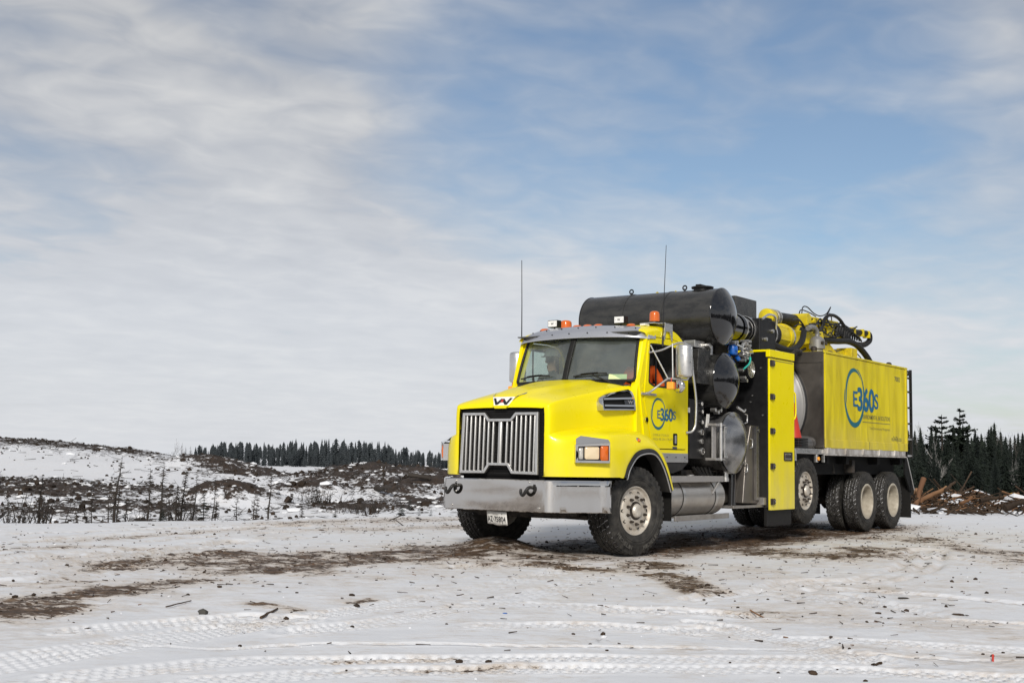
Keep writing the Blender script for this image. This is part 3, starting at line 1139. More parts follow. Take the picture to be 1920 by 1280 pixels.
for s in (-1, 1):
    A = fender_grid(s)
    bottom = A[:, 0:1].copy()
    bottom[:, :, 1] -= s * .03
    bottom[:, :, 2] += .004
    # turned-under lower edge
    g = G().grid(np.concatenate([bottom, A], 1))
    fen = part(g, 'fender', 'yellow_paint', smooth=60)
    # black arch flare with a bright lip
    arch = A[28:, 0]
    flare, lip = [], []
    cx0, cz0 = .06, .58
    for p in arch:
        d = np.array([p[0] - cx0, p[2] - cz0])
        d /= np.linalg.norm(d)
        o1 = (p[0] + d[0] * .010, p[1] + s * .004, p[2] + d[1] * .010)
        o2 = (p[0] - d[0] * .005, p[1] + s * .018, p[2] - d[1] * .005)
        o3 = (p[0] - d[0] * .044, p[1] + s * .020, p[2] - d[1] * .044)
        o4 = (p[0] - d[0] * .058, p[1] + s * .004, p[2] - d[1] * .058)
        o5 = (p[0] - d[0] * .058, p[1] - s * .16, p[2] - d[1] * .058)
        flare.append([o1, o2, o3, o4, o5])
        lip.append((p[0] - d[0] * .053, p[1] + s * .014, p[2] - d[1] * .053))
    part(G().grid(flare), 'arch_flare', 'black_paint', fen, smooth=50)
    part(G().tube(lip, .011, n=8), 'arch_lip', 'satin_metal', fen, smooth=70)
    # liner inside the arch
    L = []
    for p in arch[::2]:
        L.append([(p[0], p[1] - s * .10, p[2] + .01), (p[0], s * .62, p[2] + .03), (p[0], s * .50, p[2] - .02)])
    g = G().grid(L)
    g.box(-.6, .75, s * .48 - .01, s * .48 + .01, .7, 1.6)
    part(g, 'wheel_well', 'black_void', fen)
    # fender marker lamp
    g = G().lathe([(s * 1.155, .038), (s * 1.235, .037), (s * 1.250, .030)], (-.125, 0, 1.435), 'y', 20)
    part(g, 'marker_bezel', 'chrome', fen)
    g = G().lathe([(s * 1.205, .027), (s * 1.256, .024), (s * 1.272, .014), (s * 1.275, .0)], (-.125, 0, 1.435), 'y', 16)
    part(g, 'marker_lens', 'amber_lens', fen)

    # headlamp in a bright box let into the swept corner
    a0 = np.array([-1.155, .955 * s])
    a1 = np.array([-.845, 1.245 * s])
    ud = (a1 - a0) / np.linalg.norm(a1 - a0)
    nd = np.array([-abs(ud[1]), s * abs(ud[0])])       # outward normal in plan
    Lw = np.linalg.norm(a1 - a0)
    def lp3(u, w, d):
        q = a0 + ud * u + nd * d
        return (q[0], q[1], w)
    z0, z1 = 1.145, 1.385
    g = G()
    out_l = [(0, z0), (Lw, z0), (Lw, z1 + .01), (0, z1 - .02)]
    in_l = [(.035, z0 + .03), (Lw - .012, z0 + .03), (Lw - .012, z1 - .03), (.035, z1 - .045)]
    vs = [lp3(u, w, .085) for u, w in out_l] + [lp3(u, w, .080) for u, w in in_l] + [lp3(u, w, -.10) for u, w in out_l] + [lp3(u, w, .012) for u, w in in_l]
    fs = []
    for i in range(4):
        j = (i + 1) % 4
        fs += [(i, j, 4 + j, 4 + i), (4 + i, 4 + j, 12 + j, 12 + i), (i, 8 + i, 8 + j, j)]
    fs.append((12, 13, 14, 15))
    g.add(vs, fs)
    # sloping chrome cap above the lamp, running back into the fender
    vs = [lp3(0, z1 - .02, .085), lp3(Lw, z1 + .01, .085), lp3(Lw + .005, z1 + .045, .0), lp3(.09, z1 + .085, -.05), lp3(.02, z1 + .05, .0), lp3(Lw, z1 + .04, -.20)]
    g.add(vs, [(0, 1, 2, 3, 4), (1, 2, 5), (2, 3, 5), (0, 4, 3)])
    bez = part(g, 'headlamp_bezel', 'chrome', fen, smooth=30, bevel=.004)
    def lampbox(name, mat, u0, u1, w0, w1, d0, d1, r=.02):
        q = G()
        loop = rrect(u0, u1, w0, w1, r, 3)
        n_ = len(loop)
        cu, cw_ = (u0 + u1) / 2, (w0 + w1) / 2
        vs_ = [lp3(u, w, d0) for u, w in loop] + [lp3(u, w, d1) for u, w in loop] + [lp3(cu + (u - cu) * .75, cw_ + (w - cw_) * .75, d1 + .012) for u, w in loop] + [lp3(cu, cw_, d1 + .016)]
        fs_ = []
        for i in range(n_):
            j = (i + 1) % n_
            fs_ += [(i, j, n_ + j, n_ + i), (n_ + i, n_ + j, 2 * n_ + j, 2 * n_ + i), (2 * n_ + i, 2 * n_ + j, 3 * n_)]
        q.add(vs_, fs_)
        return q.build(name, mat, fen, smooth=50)
    q = G().add([lp3(u, w, .020) for u, w in in_l], [(0, 1, 2, 3)])
    part(q, 'lamp_bowl', 'black_gloss', fen, smooth=0)
    lampbox('headlamp', 'lamp_lit', .125, .300, z0 + .045, z1 - .045, .018, .045)
    lampbox('turn_lamp', 'amber_lens', .318, Lw - .015, z0 + .033, z1 - .033, .018, .066, .015)
    lampbox('side_lamp', 'lamp_clear', .050, .105, z0 + .045, z1 - .055, .018, .035, .012)

# hood-side air intakes
for s in (-1, 1):
    def ip(x, z, d=0.0):
        return (x, s * (.893 + .085 * (x + .45) / .7 - .20 * (z - 1.80) + d), z)
    o_l = [(-.45, 1.795), (.235, 1.825), (.255, 1.99), (.215, 2.075), (.14, 2.105), (-.24, 2.035), (-.41, 1.965), (-.455, 1.90)]
    g = G()
    cxm, czm = -.1, 1.94
    inn = [(cxm + (x - cxm) * .90, czm + (z - czm) * .80) for x, z in o_l]
    vs = [ip(x, z, -.13) for x, z in o_l] + [ip(x, z, .035) for x, z in [(cxm + (x - cxm) * .975, czm + (z - czm) * .95) for x, z in o_l]] + [ip(x, z, .030) for x, z in inn] + [ip(x, z, -.005) for x, z in inn]
    n_ = 8
    fs = []
    for k in range(3):
        for i in range(n_):
            j = (i + 1) % n_
            fs.append((k * n_ + i, k * n_ + j, (k + 1) * n_ + j, (k + 1) * n_ + i))
    g.add(vs, fs)
    intake = part(g, 'air_intake', 'chrome', hood, smooth=40)
    g = G()
    g.add([ip(x, z, .004) for x, z in inn], [tuple(range(8))])
    part(g, 'intake_mesh', 'black_void', intake, smooth=0)
    for (xa, za, xb, zb) in ((-.40, 1.865, .225, 1.885), (-.40, 1.948, .225, 1.985)):
        g = G()
        A = []
        for t in np.linspace(0, 1, 6):
            x, z = xa + (xb - xa) * t, za + (zb - za) * t
            A.append([ip(x, z - .016, .005), ip(x, z - .012, .032), ip(x, z + .012, .032), ip(x, z + .016, .005)])
        g.grid(A)
        part(g, 'intake_bar', 'chrome', intake, smooth=30)
    g = G().add([ip(x, z, .031) for x, z in ((.02, 1.895), (.215, 1.90), (.215, 1.965), (.02, 1.95))], [(0, 1, 2, 3)])
    part(g, 'intake_badge', 'black_gloss', intake, smooth=0)
    g = G()
    if s < 0:
        add_text(g, 'W', .09, .19, 1.908, 1.952, lambda u, w: ip(u, w, .034), .02)
    else:
        add_text(g, 'W', -.19, -.09, 1.908, 1.952, lambda u, w: ip(-u, w, .034), .02)
    part(g, 'intake_letter', 'satin_metal', intake, smooth=0)

# ----- cab
def ws(u, v):
    """windshield surface, u -1..1 across (+ = passenger side), v 0..1 up"""
    b = np.array([.06 + .24 * u * u, .955 * u, 2.195])
    t = np.array([.325 + .19 * u * u, .895 * u, 2.865])
    p = b + (t - b) * v
    p[0] -= .02 * math.sin(math.pi * v)
    return p
zedge_x = [.44, .52, .70, 1.10, 1.32, 1.46, 1.56, 1.62]
zedge_z = [2.845, 2.875, 2.905, 2.925, 2.900, 2.830, 2.70, 2.50]
cab = None
for s in (-1, 1):
    # side of the cab round the door opening
    oc = [(.30, 1.28), (1.62, 1.28), (1.62, 2.50), (1.56, 2.70), (1.46, 2.83), (1.32, 2.90), (1.10, 2.925), (.70, 2.905), (.50, 2.865), (.285, 2.19)]
    dc = [(.62, 1.335), (1.545, 1.335), (1.555, 2.46), (1.51, 2.64), (1.43, 2.755), (1.30, 2.82), (1.10, 2.835), (.72, 2.825), (.50, 2.79), (.375, 2.0)]
    oc[0] = (.46, 1.275)
    g = G().ring(oc, dc, 'xz', s * .97, s * 1.02)
    if cab is None:
        # roof
        Rf = []
        for x, z in zip(zedge_x, zedge_z):
            rise = {.44: .055, .52: .075, .70: .10, 1.10: .115, 1.32: .10, 1.46: .075, 1.56: .04, 1.62: .0}[x]
            half = [(1.02, z - .03), (1.015, z), (.97, z + rise * .42), (.85, z + rise * .72), (.55, z + rise * .93), (0, z + rise)]
            hh = catmull(half, 4)
            Rf.append([(x, -a, b) for a, b in hh] + [(x, a, b) for a, b in reversed(hh[:-1])])
        g.grid(catmull(np.array(Rf), 4))
        # back wall with a rear window opening, cowl under the windshield
        g.ring(rrect(-1.015, 1.015, 1.28, 2.52, .02, 1), rrect(.28, .86, 2.24, 2.50, .04, 1), 'yz', 1.585, 1.62)
        # A-pillars
        for q in (-1, 1):
            A = []
            for v in np.linspace(-.10, 1.04, 8):
                e = ws(1.0, v)
                xs_ = e[0]
                A.append([(xs_ + .06, q * (e[1] - .05), e[2]), (xs_ - .004, q * (e[1] - .005), e[2]), (xs_ + .005, q * (e[1] + .035), e[2]), (xs_ + .045, q * max(1.005, e[1] + .06) if v < 2 else 0, e[2]), (xs_ + .10, q * 1.022, e[2]), (xs_ + .14, q * 1.0, e[2])])
            g.grid(A)
        # header over the glass
        A = []
        for u in np.linspace(-1.02, 1.02, 17):
            e = ws(u, .985)
            A.append([(e[0] - .004, e[1], e[2] - .01), (e[0] + .01, e[1], e[2] + .05), (e[0] + .10, e[1], e[2] + .085)])
        g.grid(A)
        g.box(.25, 1.62, -.95, .95, 1.25, 1.33)
    o = part(g, 'cab' if cab is None else 'cab_side', 'yellow_paint', cab, smooth=50)
    if cab is None:
        cab = o
    # door with window opening
    win = [(.64, 2.155), (1.29, 2.155), (1.385, 2.22), (1.40, 2.45), (1.385, 2.62), (1.32, 2.70), (1.12, 2.735), (.74, 2.735), (.535, 2.725), (.50, 2.20)]
    d2 = [(x + (.012 if x < .9 else -.012), z + (.012 if z < 1.9 else -.012)) for x, z in dc]
    g = G().ring(rpoly(d2, .03, 2), rpoly(win, .03, 2), 'xz', s * .985, s * 1.030)
    door = part(g, 'door', 'yellow_paint', cab, smooth=40, bevel=.005)
    g = G().ring(rpoly(win, .03, 2), rpoly([(x + (.022 if x < .9 else -.022), z + (.02 if z < 2.4 else -.02)) for x, z in win], .03, 2), 'xz', s * .984, s * 1.033)
    part(g, 'window_seal', 'hose_rubber', door)
    g = G().box(.745, .757, s * 1.0 - .01, s * 1.0 + .01, 2.17, 2.73)
    part(g, 'window_post', 'black_paint', door)
    if s > 0:
        g = G().add([(x, s * 1.0, z) for x, z in win], [tuple(range(len(win)))])
        part(g, 'door_glass', 'glass', door, smooth=0)
    # latch recess, lock, label, lower crease
    g = G().add([(x, s * 1.0305, z) for x, z in rrect(1.185, 1.275, 1.405, 1.545, .015)], [tuple(range(20))])
    g.ring(rrect(1.175, 1.285, 1.395, 1.555, .018), rrect(1.192, 1.268, 1.412, 1.538, .012), 'xz', s * 1.028, s * 1.037)
    part(g, 'door_handle', 'black_gloss', door)
    g = G().box(1.225, 1.262, min(s * 1.031, s * 1.040), max(s * 1.031, s * 1.040), 1.42, 1.53)
    part(g, 'handle_paddle', 'satin_metal', door, bevel=.003)
    g = G().lathe([(s * 1.028, .036), (s * 1.040, .034), (s * 1.040, .0)], (.455, 0, 1.715), 'y', 20)
    part(g, 'door_lock', 'chrome', door)
    g = G().lathe([(s * 1.0405, .022), (s * 1.0425, .02), (s * 1.0425, 0)], (.455, 0, 1.73), 'y', 12)
    part(g, 'lock_barrel', 'black_void', door)
    g = G().add([(x, s * 1.0315, z) for x, z in ((1.16, 1.345), (1.29, 1.345), (1.29, 1.378), (1.16, 1.378))], [(0, 1, 2, 3)])
    part(g, 'door_label', 'interior_grey', door, smooth=0)

# windshield: two panes with a centre bar and a rubber surround
def pane_loop(u0, u1, v0, v1, r=.07):
    return rpoly([(u0, v0), (u1, v0), (u1, v1), (u0, v1)], r, 5)
for (u0, u1) in ((.025, .99), (-.99, -.025)):
    loop = pane_loop(u0, u1, .035, .985)
    uc, vc = (u0 + u1) / 2, .5
    A = [[ws(uc + (u - uc) * k / 8, vc + (v - vc) * k / 8) for u, v in loop] for k in range(0, 9)]
    g = G().grid(A, closev=True)
    part(g, 'windshield_pane', 'glass', cab, smooth=179)
    # finely sampled rubber
    dens = []
    for i, p in enumerate(loop):
        q = loop[(i + 1) % len(loop)]
        for t in np.linspace(0, 1, 5, endpoint=False):
            dens.append((p[0] + (q[0] - p[0]) * t, p[1] + (q[1] - p[1]) * t))
    g = G().tube([ws(u, v) + np.array([-.004, 0, 0]) for u, v in dens], .019, n=8, closed=True)
    part(g, 'windshield_rubber', 'hose_rubber', cab, smooth=70)
g = G()
A = []
for v in np.linspace(.0, 1.0, 7):
    c = ws(0, v)
    A.append([(c[0] + .03, -.026, c[2]), (c[0] - .022, -.022, c[2]), (c[0] - .028, 0, c[2]), (c[0] - .022, .022, c[2]), (c[0] + .03, .026, c[2])])
part(G().grid(A), 'centre_bar', 'hose_rubber', cab, smooth=50)
# cowl below the glass
A = []
for u in np.linspace(-.90, .90, 21):
    e = ws(u, 0.0)
    A.append([(e[0] + .03, e[1], e[2] + .03), (e[0] - .03, e[1], e[2] + .012), (e[0] - .10, e[1], e[2] - .03), (e[0] - .10, e[1], e[2] - .2)])
part(G().grid(A), 'cowl', 'black_paint', cab, smooth=50)
# wipers
for (ua, va, ub, vb, pu) in ((.88, .115, .27, .15, .50), (-.15, .115, -.64, .17, -.72)):
    g = G()
    P = [ws(ua + (ub - ua) * t, va + (vb - va) * t + .02 * math.sin(math.pi * t)) + np.array([-.028, 0, .005]) for t in np.linspace(0, 1, 9)]
    g.tube(P, .010, n=6)
    P2 = [p + np.array([-.016, 0, .010]) for p in P[2:7]]
    g.tube(P2, .007, n=6)
    arm0 = ws(pu, -.02) + np.array([-.04, 0, .0])
    g.tube([arm0, (arm0 + P[4]) / 2 + np.array([-.03, 0, .01]), P[4] + np.array([-.02, 0, .012])], [.014, .010, .008], n=6)
    part(g, 'wiper', 'hose_rubber', cab, smooth=60)
# permit card inside the driver's pane
g = G()
A = [[ws(u, v) + np.array([.014, 0, 0]) for u in np.linspace(-.88, -.64, 4)] for v in np.linspace(.055, .165, 3)]
part(G().grid(A), 'permit_card', 'yellow_sticker', cab, smooth=0)

# sun visor: a deep curved sheet with turned-back ends
def visor_pt(u, q):
    a_ = abs(u)
    xl = .215 + .19 * u * u + .10 * a_ ** 10
    xt = .455 + .13 * u * u + .05 * a_ ** 10
    zl = 2.812 - .018 * u * u - .012 * a_ ** 8
    zt = 2.992 - .038 * u * u - .030 * a_ ** 10
    yl, yt = 1.045 * u, .955 * u
    bow = math.sin(math.pi * q) * .022
    return np.array([xl + (xt - xl) * q ** 1.25 - bow, yl + (yt - yl) * q, zl + (zt - zl) * q ** .8 + bow * .4])
A = []
for u in np.linspace(-1, 1, 37):
    row = [visor_pt(u, 0) + np.array([.014, 0, .002]), visor_pt(u, 0) + np.array([.002, 0, -.006])]
    row += [visor_pt(u, q) for q in (0, .04, .25, .5, .75, .96, 1.0)]
    e = visor_pt(u, 1.0)
    row += [e + np.array([.05, 0, .004]), e + np.array([.055, 0, -.02])]
    A.append(row)
visor = part(G().grid(A), 'sun_visor', 'grey_visor', cab, smooth=45)
rv = None
for u in np.linspace(-.84, .84, 7):
    for q, du in ((.22, .05), (.72, -.02)):
        p_ = visor_pt(u + du, q)
        if rv is None:
            rv = G().lathe([(-.006, .0), (-.005, .008), (.004, .010)], (0, 0, 0), 'x', 8).build('visor_rivet', 'ink_black', visor)
            o = rv
        else:
            o = rv.copy()
            COL.objects.link(o)
        o.location = p_ + np.array([-.004, 0, .002])
for s in (-1, 1):
    a_, b_ = visor_pt(s * 1.0, 0), visor_pt(s * 1.0, 1.0)
    m_ = visor_pt(s * 1.0, .5)
    g = G().add([a_, m_, b_, (b_[0] + .10, s * 1.0, b_[2] - .02), (a_[0] + .17, s * 1.042, a_[2] + .012)], [(0, 1, 2, 3, 4)])
    part(g, 'visor_end', 'grey_visor', visor, smooth=0)

# roof lamps
for y in (.70, .13, -.04, -.21, -.70):
    g = G()
    x0, z0 = .545 + .09 * y * y, 2.985 - .035 * y * y
    A = []
    for t, (rx, ry, h) in enumerate([(.085, .052, 0), (.08, .05, .020), (.06, .04, .036), (.03, .02, .042), (.001, .001, .043)]):
        A.append([(x0 + rx * math.cos(a) + .015 * t, y + ry * math.sin(a), z0 + h) for a in np.linspace(0, 2 * math.pi, 18, endpoint=False)])
    g.grid(A, closev=True)
    part(g, 'roof_marker', 'amber_lens', cab, smooth=60)
for s in (-1, 1):
    y0 = .54 * s
    g = G().box(.56, .66, y0 - .082, y0 + .082, 3.012, 3.115)
    g.cyl((.61, y0, 2.95), (.61, y0, 3.02), .014, n=8)
    lamp = part(g, 'work_lamp', 'black_paint', cab, bevel=.010)
    g = G().box(.552, .560, y0 - .072, y0 + .072, 3.022, 3.106)
    part(g, 'lamp_cover', 'white_plastic', lamp, bevel=.003)
    g = G()
    add_text(g, 'W', -y0 - .024, -y0 + .024, 3.050, 3.078, lambda u, w: (.5505, -u, w), .03)
    for q in (-1, 1):
        g.add([(.5505, y0 + q * .055 + .004 * math.cos(a), 3.064 + .004 * math.sin(a)) for a in np.linspace(0, 6.28, 8, endpoint=False)], [tuple(range(8))])
    part(g, 'lamp_letter', 'ink_black', lamp, smooth=0)
# second amber dome behind the passenger-side work lamp
for (x0, y0, z0, r, h, mat, nm) in ((1.02, .62, 3.03, .085, .13, 'amber_lens', 'beacon'), (.985, -.845, 3.06, .072, .145, 'amber_lens', 'beacon')):
    g = G().lathe([(0, r * .98), (h * .7, r * .96), (h * .9, r * .86), (h, r * .55), (h + .004, 0)], (x0, y0, z0), 'z', 24)
    bc = part(g, nm, mat, cab, smooth=50)
    g = G().lathe([(-.03, r * 1.1), (.004, r * 1.1), (.006, r * .9)], (x0, y0, z0), 'z', 24, cap0=True)
    part(g, 'beacon_base', 'black_paint', bc)
g = G().box(.80, 1.12, -.95, -.72, 3.022, 3.034)
g.prism([(.88, 2.80), (.91, 2.80), (.95, 2.92), (1.05, 2.92), (1.10, 2.80), (1.13, 2.80), (1.13, 3.034), (.93, 3.034)], 'xz', -1.045, -1.036)
g.box(.93, 1.13, -1.045, -.93, 3.028, 3.036)
part(g, 'beacon_bracket', 'satin_metal', cab)
g = G().box(.70, .82, -.86, -.78, 2.985, 3.012)
part(g, 'roof_sensor', 'white_plastic', cab, bevel=.006)
# antennas
g = G().tube([(.755, -1.10, 2.74), (.79, -1.10, 3.4), (.84, -1.10, 4.07)], [.008, .006, .004], n=6)
g.cyl((.755, -1.10, 2.70), (.76, -1.10, 2.84), .014, n=8)
part(g, 'antenna', 'ink_black', cab)
g = G().tube([(.82, 1.25, 2.70), (.81, 1.25, 3.4), (.79, 1.25, 4.05)], [.010, .007, .005], n=6)
part(g, 'antenna', 'ink_black', cab)

# mirrors on tube frames
for s in (-1, 1):
    g = G()
    T = lambda *p: [(x, s * y, z) for x, y, z in p]
    g.tube(catmull(T((.50, 1.035, 2.60), (.68, 1.12, 2.64), (.86, 1.24, 2.735), (.985, 1.30, 2.755), (1.035, 1.335, 2.70), (1.035, 1.335, 2.5), (1.035, 1.335, 2.30), (.985, 1.32, 2.262), (.85, 1.30, 2.262), (.72, 1.24, 2.262), (.68, 1.22, 2.262)), 4), .0135, n=8)
    g.tube(catmull(T((.38, 1.05, 2.055), (.45, 1.08, 2.075), (.58, 1.17, 2.19), (.68, 1.22, 2.262)), 4), .0155, n=8)
    g.tube(T((.68, 1.22, 2.262), (.53, 1.04, 2.70)), .011, n=8)
    g.tube(T((.78, 1.24, 2.262), (.80, 1.22, 2.735)), .011, n=8)
    g.box(.31, .68, min(s * 1.03, s * 1.052), max(s * 1.03, s * 1.052), 2.035, 2.065)
    frame = part(g, 'mirror_frame', 'satin_metal', cab, smooth=60)
    # mirror head: rounded stainless shell
    A = []
    for z, k in ((2.275, .0), (2.278, .55), (2.29, .90), (2.32, 1), (2.5, 1), (2.68, 1), (2.71, .90), (2.722, .55), (2.725, .0)):
        A.append([(.855 + .068 * math.cos(a) * k * (1 if math.cos(a) > 0 else 1.35), s * (1.36 + .112 * math.sin(a) * k), z) for a in np.linspace(0, 2 * math.pi, 28, endpoint=False)])
    g = G().grid(A, closev=True)
    hd = part(g, 'mirror_head', 'satin_metal', frame, smooth=70)
    g = G().box(.915, .928, min(s * 1.26, s * 1.46), max(s * 1.26, s * 1.46), 2.30, 2.70)
    part(g, 'mirror_glass', 'mirror_glass', frame)
    g = G().lathe([(-.035, .02), (-.03, .06), (-.01, .085), (.012, .09), (.016, .08), (.018, 0)], (.80, s * 1.315, 2.165), 'x', 28)
    part(g, 'convex_mirror', 'chrome', frame, smooth=50)
    g = G().box(.61, .67, min(s * 1.235, s * 1.335), max(s * 1.235, s * 1.335), 2.115, 2.215)
    part(g, 'mirror_lamp', 'amber_bright', frame, bevel=.014)
    g = G().box(.672, .70, min(s * 1.24, s * 1.33), max(s * 1.24, s * 1.33), 2.12, 2.21)
    g.cyl((.65, s * 1.285, 2.21), (.66, s * 1.285, 2.27), .009, n=8)
    part(g, 'lamp_back', 'red_plastic', frame, bevel=.01)
# grab rail behind the door, mounted to the cab corner
for s in (-1, 1):
    g = G().tube(catmull([(1.50, s * 1.03, 2.72), (1.54, s * 1.10, 2.69), (1.555, s * 1.115, 2.60), (1.575, s * 1.12, 2.40), (1.665, s * 1.12, 2.05), (1.665, s * 1.12, 1.80), (1.655, s * 1.11, 1.66), (1.61, s * 1.08, 1.59), (1.55, s * 1.03, 1.575)], 5), .0175, n=10)
    part(g, 'grab_rail', 'satin_metal', cab, smooth=70)

# interior
g = G().box(.30, .62, -.93, .93, 1.33, 2.12)
g.box(.18, .40, -.88, .88, 1.9, 2.165)
g.box(.45, .70, -.75, -.15, 2.04, 2.17)
part(g, 'dashboard', 'interior_grey', cab, bevel=.03)
g = G().box(.3, 1.58, -.965, -.945, 1.33, 2.12).box(.3, 1.58, .945, .965, 1.33, 2.12)
g.box(.30, 1.58, -.95, .95, 2.86, 2.875)
g.ring(rrect(-.97, .97, 1.33, 2.50, .02, 1), rrect(.28, .86, 2.24, 2.50, .04, 1), 'yz', 1.565, 1.58)
A = catmull(np.array(Rf), 3)
A[:, :, 1] *= .955
A[:, :, 2] -= .035
A[:, :, 0] = .46 + (A[:, :, 0] - .44) * .955
g.grid(A)
part(g, 'cab_lining', 'interior_grey', cab)
for y0 in (-.48, .52):
    g = G().box(.92, 1.42, y0 - .25, y0 + .25, 1.70, 1.82)
    g.box(1.30, 1.45, y0 - .24, y0 + .24, 1.78, 2.42)
    g.box(1.33, 1.44, y0 - .13, y0 + .13, 2.44, 2.64)
    part(g, 'seat', 'interior_grey', cab, bevel=.05)
# steering wheel, tilted
ax_ = np.array([.50, 0, .87]); ax_ /= np.linalg.norm(ax_)
e1 = np.array([0, 1.0, 0]); e2 = np.cross(ax_, e1)
c0 = np.array([.74, -.48, 2.16])
g = G().tube([c0 + .225 * (math.cos(a) * e1 + math.sin(a) * e2) for a in np.linspace(0, 2 * math.pi, 32, endpoint=False)], .016, n=8, closed=True)
for a in (R(90), R(210), R(330)):
    g.tube([c0 - .03 * ax_, c0 + .22 * (math.cos(a) * e1 + math.sin(a) * e2)], .014, n=6)
g.tube([c0, c0 - .35 * ax_ + np.array([-.1, 0, 0])], .03, n=8)
part(g, 'steering_wheel', 'hose_rubber', cab, smooth=60)

# ----- logos
def swoosh(g, cx, cz, rx, rz, a0, a1, wmax, peak, place):
    n_ = 48
    A = []
    for k in range(n_ + 1):
        t = k / n_
        a = R(a0 + (a1 - a0) * t)
        w_ = wmax * (math.sin(math.pi * min(1, max(0, t ** peak))) ** .8) + .0015
        A.append([place(cx + (rx + q * w_ / 2) * math.cos(a), cz + (rz + q * w_ / 2) * math.sin(a)) for q in (1, -1)])
    g.grid(A)
def logo(parent, y, k, ox, oz, s=1):
    """k scales the debris-body logo; (ox, oz) = left end and base of the lettering"""
    pl = lambda u, w: (u, y, w)
    pl2 = lambda u, w: (u, y - .002, w)
    g = G()
    cx, cz = ox + .07 * k, oz + .18 * k
    swoosh(g, cx, cz + .03 * k, .40 * k, .43 * k, 205, 42, .075 * k, .9, pl)
    swoosh(g, cx, cz, .465 * k, .505 * k, 165, 438, .085 * k, .75, pl)
    o = part(g, 'logo_swoosh', 'logo_teal', parent, smooth=0)
    g = G()
    add_text(g, 'E', ox, ox + .205 * k, oz, oz + .27 * k, pl2, .012)
    add_text(g, '360', ox + .205 * k, ox + 1.065 * k, oz - .075 * k, oz + .36 * k, pl2, .030, .95)
    add_text(g, 'S', ox + 1.06 * k, ox + 1.265 * k, oz - .005 * k, oz + .275 * k, pl2, .012)
    part(g, 'logo_lettering', 'logo_blue', parent, smooth=0)
doorL = [c for c in cab.children if c.name.startswith('door') and c.data.vertices[0].co.y < 0][0]
logo(doorL, -1.0325, .405, .735, 1.742)
g = G()
pl = lambda u, w: (u, -1.0325, w)
add_text(g, 'CVOR #117-210-231', .625, 1.06, 1.505, 1.540, pl)
add_text(g, 'NSC# AB 234-1170-270', .625, 1.165, 1.452, 1.487, pl)
part(g, 'door_lettering', 'ink_grey', doorL, smooth=0)

# ----- under the door: step plate, fuel tank, steps
for s in (-1, 1):
    ya, yb = sorted((s * .75, s * 1.035))
    g = G().box(.70, 1.60, ya, yb, 1.165, 1.29)
    cp = part(g, 'kick_plate', 'satin_metal', cab, bevel=.006)
    g = G().prism([(.70, 1.16), (1.62, 1.16), (1.45, 1.07), (1.2, 1.02), (.72, 1.02)], 'xz', s * .70, s * 1.02)
    part(g, 'cab_skirt', 'black_paint', cab)
    g = G()
    for q in (.78, 1.0, 1.25, 1.5):
        g.cyl((q, s * 1.034, 1.235), (q, s * 1.040, 1.235), .010, n=8)
    part(g, 'plate_bolts', 'ink_black', cp)
    # fuel tank
    cy, cz, rt = s * .93, .70, .265
    sub = G().lathe(catmull([(.84, .0), (.842, .15), (.855, .225), (.89, rt), (1.2, rt), (1.8, rt), (2.36, rt), (2.42, .25), (2.455, .2), (2.46, .0)], 3), (0, cy, cz), 'x', 40)
    tank = part(sub, 'fuel_tank', 'tank_aluminium', smooth=50)
    for x0 in (1.17, 2.12):
        g = G().lathe([(x0, rt + .002), (x0, rt + .008), (x0 + .07, rt + .008), (x0 + .07, rt + .002)], (0, cy, cz), 'x', 40)
        part(g, 'tank_strap', 'satin_metal', tank)
        g = G().lathe([(x0 - .012, rt + .001), (x0 - .012, rt + .006), (x0, rt + .006), (x0, rt + .001)], (0, cy, cz), 'x', 40)
        part(g, 'strap_rubber', 'hose_rubber', tank)
    g = G().lathe([(.24, .06), (.29, .06), (.30, .05), (.30, 0)], (1.9, cy - s * .02, cz), 'z', 18)
    part(g, 'filler_cap', 'satin_metal', tank)
    g = G().box(.80, 2.28, *sorted((s * .70, s * 1.235)), .955, .972)
    for k in range(9):
        yy = s * (.74 + k * .055)
        g.box(.84, 2.20, yy - .007, yy + .007, .970, .985)
    g.box(.78, 2.28, *sorted((s * 1.215, s * 1.24)), .905, .985)
    top = part(g, 'upper_step', 'steel_step', tank, bevel=.004)
    g = G().tube([(2.16, s * 1.22, .91), (2.02, s * 1.19, .74)], .018, n=6)
    part(g, 'step_strut', 'steel_step', tank)
    g = G().box(.86, 2.45, *sorted((s * .95, s * 1.235)), .435, .445)
    g.box(.86, 2.45, *sorted((s * 1.215, s * 1.24)), .395, .465)
    for x0 in (1.0, 2.25):
        g.box(x0 - .02, x0 + .02, *sorted((s * .96, s * 1.02)), .44, .5)
    part(g, 'lower_step', 'steel_step', tank, bevel=.004)
    # mud flap behind the front wheel
    g = G().box(.78, .792, *sorted((s * .85, s * 1.22)), .40, .95)
    part(g, 'mud_flap', 'hose_rubber')

